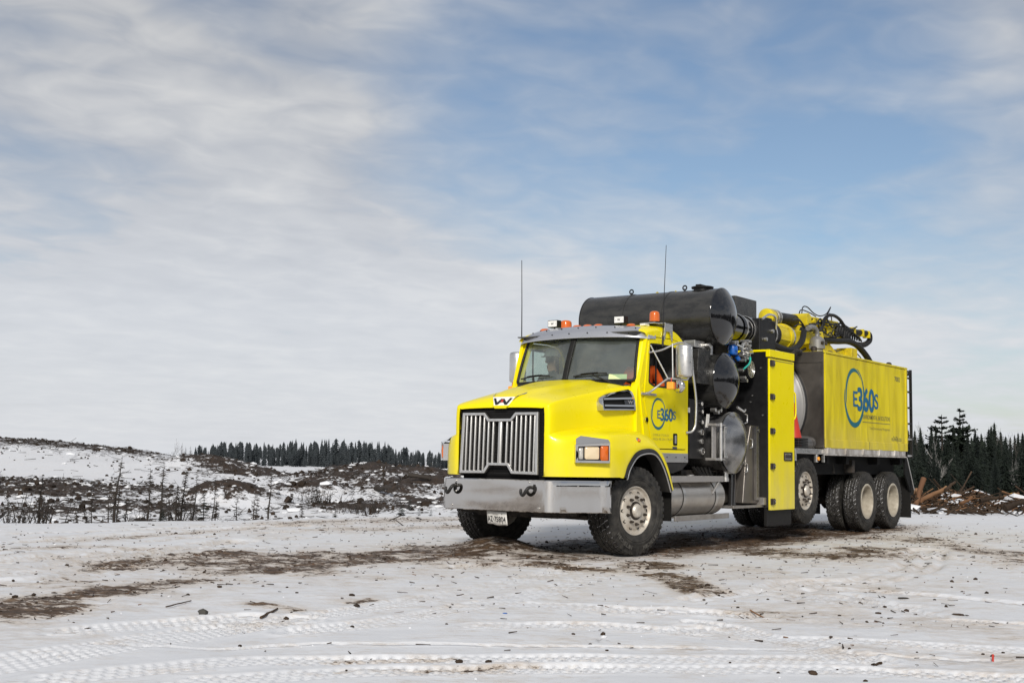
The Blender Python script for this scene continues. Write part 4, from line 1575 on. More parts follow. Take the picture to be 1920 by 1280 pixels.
# ----- tanks behind the cab
def vessel(name, cx, cz, r, y0, y1, mat, bulge=.13, seam=()):
    g = G().lathe([(y0, r), (y0 + .02, r)] + [(y, r) for y in np.linspace(y0 + .05, y1 - .05, 5)] + [(y1, r)], (cx, 0, cz), 'y', 56)
    v = part(g, name, mat, smooth=50)
    for y in seam:
        g = G().lathe([(y - .022, r), (y - .020, r + .007), (y + .020, r + .007), (y + .022, r)], (cx, 0, cz), 'y', 56)
        part(g, 'weld_band', mat, v)
    for (ye, q) in ((y0, -1), (y1, 1)):
        prof = [(ye, r + .006), (ye + q * .012, r + .007), (ye + q * .020, r - .004)]
        prof += [(ye + q * (.020 + bulge * (1 - (k) ** 2.2)), (r - .004) * k) for k in (.96, .88, .78, .66, .52, .36, .18, 0.0)]
        g = G().lathe(prof, (cx, 0, cz), 'y', 56)
        part(g, 'tank_end', 'black_gloss', v, smooth=60)
    return v
up = vessel('upper_tank', 2.53, 3.28, .41, -1.10, 1.10, 'tank_black', .14, (.36, -.30))
for y in (.41, -.50):
    g = G().tube([(2.50, y, 3.68), (2.50, y, 3.72)], .014, n=8)
    g.tube([(2.50, y + .032 * math.cos(a), 3.735 + .032 * math.sin(a)) for a in np.linspace(0, 2 * math.pi, 14, endpoint=False)], .011, n=6, closed=True)
    part(g, 'lifting_eye', 'black_paint', up)
for (x0, y) in ((2.82, .14), (2.85, -.16)):
    g = G().prism([(-.09, 3.62), (.09, 3.62), (.09, 3.66), (.04, 3.68), (.035, 3.73), (0, 3.76), (-.035, 3.73), (-.04, 3.68), (-.09, 3.66)], 'yz', x0 - .01, x0 + .01)
    g.warp(lambda p, y=y: (p[0], p[1] + y, p[2]))
    part(g, 'lifting_lug', 'boom_yellow', up)
g = G().lathe([(3.66, .13), (3.71, .13), (3.712, .16), (3.735, .165), (3.74, .15), (3.745, 0)], (2.56, -.76, 0), 'z', 24)
g.box(2.42, 2.70, -.80, -.72, 3.74, 3.762)
part(g, 'tank_hatch', 'black_paint', up)
mid = vessel('middle_tank', 2.72, 2.36, .40, -1.05, .20, 'tank_black', .15)
low = G().lathe([(-1.02, .415), (.7, .415)], (2.95, 0, 1.465), 'y', 48).lathe([(.7, .415), (.75, .35), (.8, 0)], (2.95, 0, 1.465), 'y', 48)
low = part(low, 'collector_vessel', 'vessel_steel', smooth=50)
g = G().lathe([(-1.0, .42), (-1.0, .445), (-1.03, .45), (-1.035, .42)], (2.95, 0, 1.465), 'y', 56)
part(g, 'vessel_flange', 'satin_metal', low)
prof = [(-1.04, .43), (-1.055, .448), (-1.075, .448), (-1.082, .432)] + [(-1.082 - .125 * (1 - k ** 2.2), .43 * k) for k in (.95, .85, .73, .6, .45, .3, .15, 0)]
lid = part(G().lathe(prof, (2.95, 0, 1.465), 'y', 56), 'vessel_lid', 'lid_steel', low, smooth=60)
g = G()
for z in (1.22, 1.71):
    g.box(2.30, 2.62, -1.10, -1.03, z - .012, z + .012)
    g.box(2.28, 2.42, -1.12, -.95, z - .018, z + .018)
g.box(2.30, 2.43, -1.05, -1.035, 1.22, 1.71)
part(g, 'lid_hinge', 'steel_step', low, bevel=.004)
g = G().cyl((2.475, -1.10, 1.20), (2.475, -1.10, 1.74), .022, n=10)
part(g, 'hinge_pin', 'satin_metal', low)
g = G().box(2.56, 2.68, -1.12, -1.10, 1.24, 1.69)
part(g, 'hinge_plate', 'satin_metal', low, bevel=.006)
for (a, l) in ((R(52), .07), (R(0), .0), (R(-52), .07)):
    cx, cz = 2.95 + .46 * math.cos(a), 1.465 + .46 * math.sin(a)
    g = G().tube([(cx - .01, -1.12, cz - .07 + .0), (cx + .05, -1.13, cz - .055), (cx + .05, -1.13, cz + .055), (cx - .01, -1.12, cz + .07)], .011, n=6)
    part(g, 'lid_clamp', 'satin_metal', low, smooth=60)
g = G().cyl((2.92, -.95, .94), (2.92, -.95, 1.08), .045, n=14).cyl((2.92, -.95, .90), (2.92, -.95, .95), .055, n=14)
part(g, 'drain_valve', 'satin_metal', low)
g = G().box(1.98, 2.06, -.96, -.95, 1.55, 1.74)
g.warp(lambda p: (p[0] + .28 + (p[2] - 1.64) * .2, p[1] - .02, p[2] + .12))
part(g, 'warning_label', 'plate_white', low, smooth=0)
# small clamps between the round tanks
g = G().tube([(2.86, -1.17, 1.98), (3.02, -1.2, 1.92), (3.10, -1.18, 1.95)], [.02, .016, .02], n=8)
g.tube([(2.86, -1.16, 2.90), (3.0, -1.2, 2.86)], [.018, .014], n=8)
part(g, 'tank_clamp', 'satin_metal', mid)
# stepped bracket and box in front of the middle tank
g = G().prism([(1.98, 2.46), (2.44, 2.46), (2.44, 2.60), (2.36, 2.78), (2.02, 2.78)], 'xz', -.98, -.45)
g.box(1.96, 2.50, -1.0, -.4, 2.28, 2.46)
part(g, 'bracket_box', 'tank_black', mid, bevel=.008)
g = G().box(2.0, 2.3, -.93, -.55, 2.80, 2.90).box(2.46, 2.52, -.95, -.80, 2.72, 2.86)
part(g, 'pipe_block', 'satin_metal', mid, bevel=.006)
g = G()
for (x, z) in ((2.33, 2.85), (2.38, 2.83), (2.62, 1.90), (2.52, 1.93), (2.70, 1.93)):
    g.lathe([(-.92, .03), (-1.0, .03), (-1.005, .0)], (x, 0, z), 'y', 12)
part(g, 'pipe_fittings', 'satin_metal', mid)
# control panel with gauges
g = G().box(1.86, 2.30, -.92, -.45, 1.22, 2.06)
panel = part(g, 'control_panel', 'black_paint', bevel=.01)
for i, (x, z, r_) in enumerate(((2.18, 2.0, .045), (2.20, 1.89, .045), (2.20, 1.74, .045), (2.20, 1.60, .042), (2.20, 1.47, .035), (2.22, 1.33, .05))):
    g = G().lathe([(-.92, r_), (-.945, r_), (-.95, r_ * .85), (-.944, r_ * .8), (-.944, 0)], (x, 0, z), 'y', 20)
    part(g, 'gauge', 'satin_metal' if i in (3, 4, 5) else 'black_gloss', panel)
    g = G().lathe([(-.952, r_ * .55), (-.956, r_ * .5), (-.956, r_ * .35), (-.952, r_ * .3)], (x, 0, z), 'y', 14)
    part(g, 'gauge_dial', 'plate_white' if i < 3 else 'hub_dark', panel)
g = G().box(1.70, 1.78, -.97, -.955, 1.86, 1.93)
part(g, 'panel_tag', 'plate_white', panel, smooth=0)
g = G().box(1.64, 3.75, -.85, .95, 1.0, 1.06)
g.box(1.66, 1.72, -.9, .9, 1.0, 2.9)
g.box(3.3, 3.7, -.6, .9, 1.0, 3.0)
part(g, 'mounting_frame', 'rust_black')
g = G()
for k in range(5):
    g.tube(catmull([(2.0 + .12 * k, -.9, 1.1), (2.2 + .1 * k, -.93, .98 - .03 * k), (2.5 + .1 * k, -.85, 1.02), (2.8, -.7, .9)], 4), .022, n=6)
part(g, 'hydraulic_lines', 'hose_rubber')
# valve cluster, blue pump, green line, fan ring
g = G().lathe(catmull([(-.08, .0), (-.075, .06), (-.03, .075), (.05, .07), (.09, .03), (.095, 0)], 3), (3.03, -1.02, 2.84), 'z', 20)
g.cyl((3.10, -1.05, 2.74), (3.14, -1.06, 2.70), .035, n=12)
part(g, 'valve_pump', 'blue_paint', smooth=60)
g = G()
rnd = random.Random(5)
g.lathe([(-1.05, .13), (-1.08, .13), (-1.085, .10), (-1.06, .08)], (3.36, 0, 2.86), 'y', 22)
for k in range(16):
    a = rnd.uniform(0, 6.28)
    rr = rnd.uniform(.05, .14)
    x, z = 3.36 + rr * math.cos(a), 2.86 + rr * math.sin(a)
    g.cyl((x, -1.0, z), (x, -1.12 - rnd.uniform(0, .03), z), rnd.uniform(.012, .022), n=8)
for (x, z) in ((3.30, 2.70), (3.22, 2.55), (3.30, 2.44), (3.36, 2.40), (2.96, 2.93), (3.04, 2.95)):
    g.cyl((x, -1.0, z), (x, -1.10, z), .026, n=10)
part(g, 'valve_fittings', 'satin_metal')
g = G().tube(catmull([(3.42, -1.10, 2.80), (3.40, -1.13, 2.72), (3.30, -1.15, 2.64), (3.15, -1.14, 2.56)], 6), .014, n=8)
part(g, 'green_air_line', 'green_hose', smooth=70)
g = G()
for rr in (.12, .09, .06, .03):
    g.lathe([(-1.08, rr), (-1.09, rr + .006), (-1.09, rr - .006)], (3.52, 0, 2.58), 'y', 26)
for k in range(8):
    a = k * math.pi / 4
    g.tube([(3.52, -1.085, 2.58), (3.52 + .12 * math.cos(a), -1.085, 2.58 + .12 * math.sin(a))], .005, n=5)
part(g, 'fan_guard', 'satin_metal')
g = G().lathe([(-.85, .14), (-1.06, .14), (-1.065, 0)], (3.52, 0, 2.58), 'y', 26)
part(g, 'fan_housing', 'black_void')
# steel hopper below, with the upright channel
g = G().prism([(3.20, .58), (3.785, .56), (3.785, 1.74), (3.48, 1.74), (3.32, 1.30)], 'xz', -1.10, -.2)
hop = part(g, 'hopper', 'dark_metal_sheet', bevel=.02)
g = G().box(3.58, 3.68, -1.14, -1.09, .62, 1.72)
g.lathe([(-1.14, .03), (-1.155, .03), (-1.156, 0)], (3.65, 0, 1.66), 'y', 12)
part(g, 'hopper_channel', 'vessel_steel', hop, bevel=.006)
g = G().box(2.75, 3.80, -1.16, -.9, .515, .55).box(3.70, 3.80, -1.20, -1.0, .55, .66)
part(g, 'hopper_ledge', 'steel_step', hop, bevel=.004)
g = G().cyl((3.05, -.98, .52), (3.08, -.98, 1.0), .05, n=12)
g.cyl((3.20, -.95, .56), (3.20, -.95, 1.15), .03, n=10)
part(g, 'hopper_pipe', 'black_gloss', hop)

# ----- tall cabinet
g = G().box(3.79, 4.70, -1.225, 1.225, .50, 2.86)
cabinet = part(g, 'tool_cabinet', 'black_paint', bevel=.01)
g = G().prism(rrect(3.80, 4.715, .47, 2.765, .012, 2), 'xz', -1.262, -1.228)
part(g, 'cabinet_door', 'yellow_paint', cabinet, bevel=.006)
g = G().box(3.785, 4.72, -1.27, -1.20, 2.785, 2.90)
g.box(3.785, 4.72, -1.20, 1.20, 2.865, 2.90)
part(g, 'cabinet_cap', 'yellow_paint', cabinet, bevel=.008)
g = G().box(3.84, 4.66, -1.266, -1.2635, 2.735, 2.745)
part(g, 'door_crease', 'ink_grey_dark', cabinet)
hinge = None
for z in (2.69, 2.18, 1.66, 1.13, .60):
    g = G().box(3.80, 3.93, -1.285, -1.262, -.045, .045)
    g.cyl((3.85, -1.29, -.045), (3.85, -1.29, .045), .018, n=10)
    g.box(3.875, 3.925, -1.297, -1.285, -.03, .03)
    o = g.build('door_hinge', 'hub_dark', cabinet, bevel=.003)
    o.location = (0, 0, z)
    g = G().cyl((3.90, -1.295, 0), (3.90, -1.303, 0), .012, n=8).cyl((3.86, -1.306, .022), (3.86, -1.31, .022), .008, n=6)
    q = g.build('hinge_bolt', 'satin_metal', cabinet)
    q.location = (0, 0, z)
g = G().ring(rrect(4.30, 4.61, 1.215, 1.35, .012, 2), rrect(4.325, 4.585, 1.235, 1.33, .01, 2), 'xz', -1.275, -1.262)
g.prism(rrect(4.36, 4.55, 1.255, 1.31, .01, 2), 'xz', -1.280, -1.264)
lt = part(g, 'door_latch', 'hub_dark', cabinet)
g = G().box(4.33, 4.58, -1.266, -1.263, 1.24, 1.325)
part(g, 'latch_recess', 'satin_metal', cabinet)
g = G().box(3.80, 4.72, -1.20, -1.16, .23, .50)
part(g, 'cabinet_flap', 'hose_rubber', cabinet)
g = G()
for (y, z) in ((-1.0, 2.62), (-1.12, 2.62), (-.98, 2.2), (-1.15, 1.9), (-.95, 2.1)):
    g.cyl((3.80, y, z), (3.775, y, z), .012, n=8)
part(g, 'cabinet_bolts', 'satin_metal', cabinet)

# ----- suction pipework over the cabinet
g = G().lathe(catmull([(2.95, .12), (3.15, .19), (3.3, .21), (3.62, .21)], 4), (0, -.72, 3.24), 'x', 32)
g.lathe([(3.62, .225), (3.66, .235), (3.68, .235), (3.70, .20)], (0, -.72, 3.24), 'x', 32)
g.lathe([(3.70, .20), (4.0, .20)], (0, -.72, 3.24), 'x', 32)
g.lathe([(4.0, .20), (4.02, .225), (4.10, .225), (4.12, .20), (4.6, .19)], (0, -.72, 3.24), 'x', 32)
pipe = part(g, 'suction_pipe', 'black_gloss', smooth=40)
for x in (3.72, 3.98, 4.62, 4.80):
    g = G().lathe([(x, .215), (x, .225), (x + .03, .225), (x + .03, .215)], (0, -.72, 3.24), 'x', 32)
    part(g, 'pipe_clamp', 'satin_metal', pipe)
g = G().box(4.02, 4.62, -1.0, -.45, 2.90, 3.42)
g.prism([(4.35, 3.42), (4.62, 3.42), (4.60, 3.47), (4.42, 3.47)], 'xz', -.95, -.5)
part(g, 'pipe_valve', 'black_paint', pipe, bevel=.02)
g = G().tube(catmull([(4.05, -1.02, 3.40), (4.25, -1.05, 3.49), (4.5, -1.05, 3.47), (4.62, -1.0, 3.30)], 5), .018, n=8)
g.cyl((4.2, -1.0, 3.1), (4.2, -1.04, 3.1), .03, n=8).cyl((4.45, -1.0, 3.25), (4.45, -1.04, 3.25), .03, n=8)
part(g, 'valve_lever', 'satin_metal', pipe)
g = G().lathe([(4.60, .20), (5.02, .205)], (0, -.72, 3.25), 'x', 30)
part(g, 'pipe_sleeve', 'hose_rubber', pipe)
g = G().box(4.05, 4.82, -.58, .35, 3.46, 3.80)
part(g, 'silencer_box', 'tank_black', bevel=.01)
g = G().box(3.5, 4.5, -.55, .3, 2.9, 3.46)
part(g, 'silencer_base', 'black_void')

# ----- debris body
g = G().box(6.03, 10.18, -1.245, 1.245, 1.45, 3.02)
body = part(g, 'debris_body', 'box_yellow', bevel=.012)
g = G().box(6.02, 10.16, -1.262, -1.240, 1.44, 1.585)
g.box(6.02, 6.06, -1.258, -1.23, 1.585, 3.03).box(10.10, 10.19, -1.258, -1.23, 1.585, 3.03)
part(g, 'body_lip', 'box_yellow', body, bevel=.006)
g = G().box(6.0, 10.2, -1.262, 1.262, 3.022, 3.055)
part(g, 'body_lid', 'box_yellow', body, bevel=.006)
g = G().box(8.05, 8.062, -1.265, -1.258, 1.44, 1.58)
part(g, 'lip_seam', 'ink_grey_dark', body)
g = G().box(5.985, 6.018, -1.238, 1.238, 1.44, 3.05)
g.box(5.975, 6.0, -1.238, 1.238, 2.86, 2.875)
blk = part(g, 'bulkhead', 'dark_metal_sheet', body, bevel=.004)
g = G().lathe(catmull([(5.985, .93), (5.96, .945), (5.93, .93), (5.92, .90), (5.84, .78), (5.74, .5), (5.70, .2), (5.69, 0)], 3), (0, 0, 2.15), 'x', 56)
part(g, 'bulkhead_dome', 'grey_dome', body, smooth=60)
g = G().lathe([(5.99, .96), (5.955, .97), (5.945, .94)], (0, 0, 2.15), 'x', 56)
part(g, 'dome_ring', 'black_paint', body)
g = G().lathe([(5.945, .925), (5.93, .915), (5.94, .90)], (0, 0, 2.15), 'x', 56)
part(g, 'dome_seal', 'satin_metal', body)
pl = lambda u, w: (u, -1.2485, w)
g = G()
logo(body, -1.2485, 1.0, 7.315, 2.185)
g = G()
add_text(g, 'ENVIRONMENTAL 360 SOLUTIONS', 7.79, 9.20, 1.985, 2.065, pl, .004)
add_text(g, '7002', 9.49, 9.79, 2.755, 2.845, pl, .02)
g.add([pl(7.76, 1.925), pl(9.20, 1.925), pl(9.20, 1.936), pl(7.76, 1.936)], [(0, 1, 2, 3)])
add_text(g, 'e360s.ca', 9.28, 9.83, 1.625, 1.715, pl, .004)
part(g, 'body_lettering', 'ink_grey_dark', body, smooth=0)
g = G()
add_text(g, 'Total Environmental Management', 8.12, 9.20, 1.79, 1.855, pl)
part(g, 'body_slogan', 'ink_grey', body, smooth=0)
# side rail below the body with bolted clamps
for s in (-1, 1):
    g = G().box(6.03, 10.02, *sorted((s * 1.20, s * 1.262)), 1.345, 1.436)
    g.box(6.03, 10.02, *sorted((s * 1.20, s * 1.285)), 1.318, 1.342)
    rail = part(g, 'side_rail', 'rail_white', bevel=.005)
    for x in (6.10, 6.92, 7.75, 8.58, 9.40):
        g = G().prism([(x - .09, 1.345), (x + .09, 1.345), (x + .06, 1.445), (x - .06, 1.445)], 'xz', s * 1.262, s * 1.292)
        part(g, 'rail_clamp', 'rail_white', rail, bevel=.004)
    g = G().box(4.80, 6.02, *sorted((s * .9, s * 1.22)), 1.385, 1.42)
    g.box(4.80, 6.02, *sorted((s * 1.20, s * 1.235)), 1.335, 1.415)
    g.box(4.80, 4.86, *sorted((s * 1.19, s * 1.24)), 1.22, 1.38).box(5.99, 6.02, *sorted((s * 1.19, s * 1.24)), 1.2, 1.38)
    part(g, 'deck_rail', 'satin_metal', bevel=.005)
    g = G().box(5.66, 5.74, *sorted((s * 1.19, s * 1.24)), 1.20, 1.33)
    ml = part(g, 'side_marker', 'satin_metal', bevel=.01)
    g = G().lathe([(s * 1.242, .032), (s * 1.258, .028), (s * 1.262, 0)], (5.74, 0, 1.26), 'y', 14)
    part(g, 'marker_lens', 'amber_bright', ml)
g = G().box(4.75, 10.1, -1.0, 1.0, 1.0, 1.34)
g.box(4.75, 6.0, -1.15, 1.15, 1.25, 1.33)
for x in (6.3, 7.2, 8.75, 10.0):
    g.box(x - .06, x + .06, -1.18, 1.18, 1.18, 1.33)
part(g, 'sub_frame', 'black_void')
g = G().cyl((7.0, -1.0, 1.02), (7.0, -.95, 1.28), .035, n=8).box(7.5, 7.62, -1.15, -1.0, 1.03, 1.25)
part(g, 'frame_fittings', 'rust_black')
# cylinder lying on the deck in front of the bulkhead
g = G().lathe([(5.35, .0), (5.36, .10), (5.40, .115), (5.9, .115), (5.95, .0)], (0, -1.02, 1.52), 'x', 20)
part(g, 'deck_cylinder', 'vessel_steel', smooth=50)
g = G().tube(catmull([(4.73, -1.2, 2.30), (4.80, -1.235, 2.28), (4.82, -1.24, 2.15), (4.82, -1.24, 1.95), (4.78, -1.235, 1.88), (4.73, -1.2, 1.86)], 5), .014, n=8)
part(g, 'grab_handle', 'yellow_paint', cabinet, smooth=70)

# rear ladder
g = G()
for x in (10.24, 10.56):
    g.box(x - .022, x + .022, -1.225, -1.175, 1.32, 3.04)
lad = part(g, 'ladder_rail', 'black_paint', bevel=.006)
for z in (3.0, 2.87, 2.60, 2.29, 1.98, 1.68, 1.36):
    g = G().cyl((10.25, -1.20, z), (10.55, -1.20, z), .020, n=10)
    part(g, 'ladder_rung', 'black_paint' if z > 1.7 else 'satin_metal', lad)
g = G().tube(catmull([(10.25, -1.2, 3.02), (10.40, -1.2, 2.93), (10.54, -1.2, 3.02)], 6), .022, n=8)
g.box(10.2, 10.3, -1.2, -1.0, 2.2, 2.26)
part(g, 'ladder_bracket', 'black_paint', lad)
for s in (-1, 1):
    g = G().box(10.40, 10.42, *sorted((s * .62, s * 1.22)), .17, .95)
    fl = part(g, 'mud_flap', 'hose_rubber')
    g = G().prism([(10.1, 1.30), (10.24, 1.30), (10.62, .70), (10.60, .60), (10.45, .60), (10.1, 1.0)], 'xz', s * 1.19, s * 1.22)
    part(g, 'flap_bracket', 'black_void', fl)
    g = G().tube([(10.20, s * 1.225, 1.32), (10.60, s * 1.225, .70)], .012, n=6)
    part(g, 'flap_edge', 'satin_metal', fl)
    g = G().box(10.58, 10.64, *sorted((s * 1.1, s * 1.2)), .62, .72)
    part(g, 'tail_lamp', 'red_plastic', fl, bevel=.01)

# ----- boom on the body
boom = G().prism(rpoly([(6.98, 3.80), (8.62, 3.84), (8.66, 3.76), (8.28, 3.52), (7.95, 3.42), (7.55, 3.44), (7.05, 3.50)], .03, 2), 'xz', -.50, -.12)
boom = part(boom, 'boom_arm', 'boom_yellow', bevel=.02)
g = G().prism(rpoly([(7.95, 3.78), (8.55, 3.80), (8.50, 3.70), (8.2, 3.53), (8.0, 3.53)], .02, 2), 'xz', -.53, -.50)
part(g, 'boom_plate', 'boom_yellow', boom, bevel=.006)
g = G().prism(rpoly([(6.98, 3.50), (7.10, 3.50), (7.14, 3.80), (7.02, 3.84), (6.95, 3.78)], .03, 2), 'xz', -.56, -.06)
part(g, 'boom_collar', 'boom_yellow', boom, bevel=.006)
g = G().lathe([(-.49, .07), (-.56, .065), (-.56, .0)], (7.60, 0, 3.69), 'y', 16)
part(g, 'pivot_boss', 'boom_yellow', boom)
g = G().lathe([(-.49, .04), (-.55, .04), (-.55, .0)], (7.35, 0, 3.72), 'y', 12)
part(g, 'pivot_boss', 'boom_yellow', boom)
g = G().cyl((5.98, -.30, 3.66), (7.0, -.30, 3.70), .115, n=24)
part(g, 'boom_tube', 'black_paint', boom, smooth=60)
g = G().lathe([(6.0, .13), (5.9, .145), (5.80, .14), (5.77, .11), (5.76, 0)], (0, -.30, 3.66), 'x', 26)
part(g, 'boom_cap', 'boom_yellow', boom)
for x in (6.02, 6.12):
    g = G().lathe([(x, .12), (x, .15), (x + .04, .15), (x + .04, .12)], (0, -.30, 3.665), 'x', 26)
    part(g, 'boom_band', 'satin_metal', boom)
# lower elbow and trough, yellow
g = G().lathe(catmull([(4.98, .16), (5.02, .20), (5.30, .205), (5.45, .20)], 3), (0, -.70, 3.26), 'x', 30)
g.lathe([(5.45, .20), (5.45, .225), (5.50, .23), (5.55, .225), (5.55, .20)], (0, -.70, 3.26), 'x', 30)
for k in range(6):
    a = R(60 * k + 20)
    g.box(5.05, 5.44, -.70 + .205 * math.cos(a) - .01, -.70 + .205 * math.cos(a) + .01, 3.26 + .205 * math.sin(a) - .01, 3.26 + .205 * math.sin(a) + .01)
elb = part(g, 'suction_elbow', 'boom_yellow', boom, smooth=40)
g = G().prism(rpoly([(5.55, 3.40), (6.75, 3.46), (7.1, 3.50), (7.15, 3.32), (6.3, 3.20), (5.55, 3.14)], .03, 2), 'xz', -.80, -.45)
part(g, 'boom_trough', 'boom_yellow', boom, bevel=.02)
g = G().lathe([(5.55, .19), (5.58, .215), (5.63, .215), (5.65, .19)], (0, -.70, 3.26), 'x', 30)
part(g, 'elbow_band', 'satin_metal', boom)
# slewing base
g = G().lathe([(3.05, .34), (3.14, .34), (3.16, .24), (3.40, .22), (3.45, .28), (3.50, .28)], (7.75, -.35, 0), 'z', 28)
g.prism(rpoly([(7.45, 3.08), (8.95, 3.06), (8.95, 3.30), (8.72, 3.34), (8.2, 3.22), (7.7, 3.42), (7.2, 3.36)], .03, 2), 'xz', -.62, -.15)
g.box(8.60, 8.90, -.75, -.45, 3.05, 3.34)
g.box(8.9, 9.5, -.6, -.3, 3.06, 3.12)
part(g, 'slew_base', 'boom_yellow', boom, bevel=.015)
g = G().prism(rpoly([(8.40, 3.40), (8.80, 3.46), (8.86, 3.62), (8.72, 3.66), (8.40, 3.52)], .03, 2), 'xz', -.55, -.30)
part(g, 'boom_knuckle', 'boom_yellow', boom, bevel=.01)
# grey swivel post with bent pipe
g = G().lathe([(3.055, .10), (3.14, .10), (3.145, .135), (3.30, .13), (3.33, .10), (3.36, .06)], (6.56, -.90, 0), 'z', 22)
sw = part(g, 'swivel_post', 'grey_dome', boom, smooth=40)
g = G().tube(catmull([(6.56, -.90, 3.33), (6.56, -.90, 3.42), (6.48, -.90, 3.49), (6.32, -.90, 3.50), (6.16, -.90, 3.46)], 6), .042, n=12)
part(g, 'swivel_pipe', 'grey_dome', boom, smooth=70)
g = G()
for dx in (-.07, .08):
    g.cyl((6.56 + dx, -1.01, 3.24), (6.56 + dx, -1.045, 3.24), .03, n=10)
part(g, 'swivel_ports', 'hub_dark', boom)
# hoses
for path, r_ in (
    ([(4.55, -.95, 3.07), (4.85, -.97, 3.02), (5.2, -.97, 3.01), (5.55, -.95, 3.08), (5.85, -.92, 3.22), (6.1, -.85, 3.38), (6.35, -.75, 3.46)], .052),
    ([(7.5, -.62, 3.40), (8.1, -.66, 3.42), (8.6, -.68, 3.46), (9.0, -.70, 3.42), (9.35, -.75, 3.25), (9.55, -.8, 3.05)], .058),
    ([(8.3, -.55, 3.62), (8.75, -.55, 3.58), (9.2, -.52, 3.50), (9.6, -.5, 3.49), (9.95, -.5, 3.52), (10.2, -.5, 3.60), (10.27, -.5, 3.68), (10.2, -.5, 3.75), (9.9, -.5, 3.745), (9.5, -.5, 3.725), (9.15, -.5, 3.71)], .055),
    ([(7.55, -.58, 3.50), (7.55, -.60, 3.66), (7.75, -.60, 3.84), (8.1, -.6, 3.90), (8.45, -.6, 3.84), (8.65, -.6, 3.70), (8.6, -.6, 3.52)], .030),
    ([(6.3, -.75, 3.46), (6.8, -.65, 3.40), (7.2, -.6, 3.36), (7.5, -.6, 3.38)], .06),
    ([(5.7, -.85, 3.06), (6.1, -.8, 3.08), (6.4, -.75, 3.14)], .025)):
    part(G().tube(catmull(path, 6), r_, n=10), 'hydraulic_hose', 'hose_rubber', boom, smooth=70)
for x in (9.30, 9.75, 10.08):
    g = G().box(x - .03, x + .03, -.57, -.43, 3.66, 3.80)
    part(g, 'hose_clip', 'boom_yellow', boom, bevel=.006)
g = G()
rnd = random.Random(11)
for k in range(9):
    x = 8.35 + .12 * k
    g.tube(catmull([(x, -.56, 3.62), (x + .05, -.6, 3.78 - .02 * k), (x + .25, -.58, 3.80 - .03 * k), (x + .35, -.55, 3.56)], 4), .018, n=6)
for k in range(6):
    g.cyl((8.30 + .12 * k, -.56, 3.55), (8.36 + .12 * k, -.58, 3.72), .04, n=8)
part(g, 'hose_bundle', 'hose_rubber', boom, smooth=60)
for path in (
    [(7.1, -.4, 3.84), (7.15, -.4, 3.96), (7.3, -.42, 3.98), (7.6, -.42, 3.90), (7.9, -.42, 3.88), (8.2, -.42, 3.95), (8.42, -.42, 4.10)],
    [(7.1, -.35, 3.84), (7.2, -.35, 3.92), (7.5, -.38, 3.90), (7.8, -.38, 3.86)],
    [(8.42, -.42, 4.10), (8.30, -.42, 3.98), (8.15, -.42, 3.88)], [(8.3, -.4, 3.86), (8.42, -.4, 3.98), (8.5, -.4, 3.92), (8.52, -.4, 3.84)],
    [(5.3, -.5, 3.50), (5.8, -.5, 3.52), (6.3, -.5, 3.44), (6.8, -.55, 3.40), (7.05, -.55, 3.54)],
    [(5.2, -.55, 3.46), (5.6, -.52, 3.54), (6.1, -.5, 3.48), (6.6, -.5, 3.50)],
    [(9.0, -.66, 3.30), (9.2, -.7, 3.2), (9.3, -.7, 3.1)]):
    part(G().tube(catmull(path, 6), .011, n=5), 'boom_cable', 'ink_black', boom, smooth=70)
rnd = random.Random(23)
for k in range(12):
    x0 = rnd.uniform(5.6, 7.6)
    ln = rnd.uniform(.8, 2.0)
    z0 = 3.42 + rnd.uniform(0, .35) if x0 > 6.8 else 3.40 + rnd.uniform(0, .12)
    yy = -.57 - rnd.uniform(0, .05) if x0 > 6.8 else -.82 - rnd.uniform(0, .03)
    path = [(x0 + ln * t, yy + rnd.uniform(-.02, .02) + (.15 * t if x0 < 6.8 else 0), z0 + rnd.uniform(-.09, .09) + .1 * t) for t in np.linspace(0, 1, 6)]
    part(G().tube(catmull(path, 5), rnd.uniform(.009, .018), n=5), 'boom_cable', 'ink_black', boom, smooth=70)
for k in range(8):
    x = 7.15 + .17 * k
    g = G().lathe([(-.49, .022), (-.515, .022), (-.516, 0)], (x, 0, 3.75 + .004 * k), 'y', 6)
    part(g, 'boom_bolt', 'hub_dark', boom)
for (x, y, z) in ((5.55, -1.0, 3.0), (6.05, -1.05, 3.09), (9.9, -1.0, 3.10), (7.0, -.95, 3.09)):
    g = G().lathe([(-.05, .05), (.03, .055), (.05, .03), (.055, 0)], (x, y, z), 'z', 12)
    part(g, 'lid_fitting', 'hub_dark', boom)
g = G().tube(catmull([(5.0, -1.1, 2.92), (5.2, -1.1, 3.0), (5.5, -1.05, 2.99)], 5), .03, n=8)
part(g, 'deck_pipework', 'rust_black')

# ----- traffic cones stacked in a holder behind the cabinet
g = G().prism(rrect(-.19, .19, -.19, .19, .03, 3), 'xy', 0, .035)
cone0 = empty('traffic_cone', (5.20, -1.03, 1.425))
base0 = g.build('base', 'hose_rubber', cone0, bevel=.006)
g = G().lathe(catmull([(.03, .145), (.06, .135), (.30, .085), (.55, .038), (.60, .03), (.605, 0)], 3), (0, 0, 0), 'z', 24)
g.build('body', 'red_plastic', cone0, smooth=60)
names = ('bottom', 'second lowest', 'third lowest', 'topmost')
for k in range(4):
    c = cone0 if k == 0 else copy_tree(cone0)
    c.location = (5.20, -1.03, 1.425 + .042 * k)
    tag(c, f'{names[k]} red traffic cone in the stack on the truck deck behind the cabinet', 'traffic cone', 'traffic cones stacked on the deck')

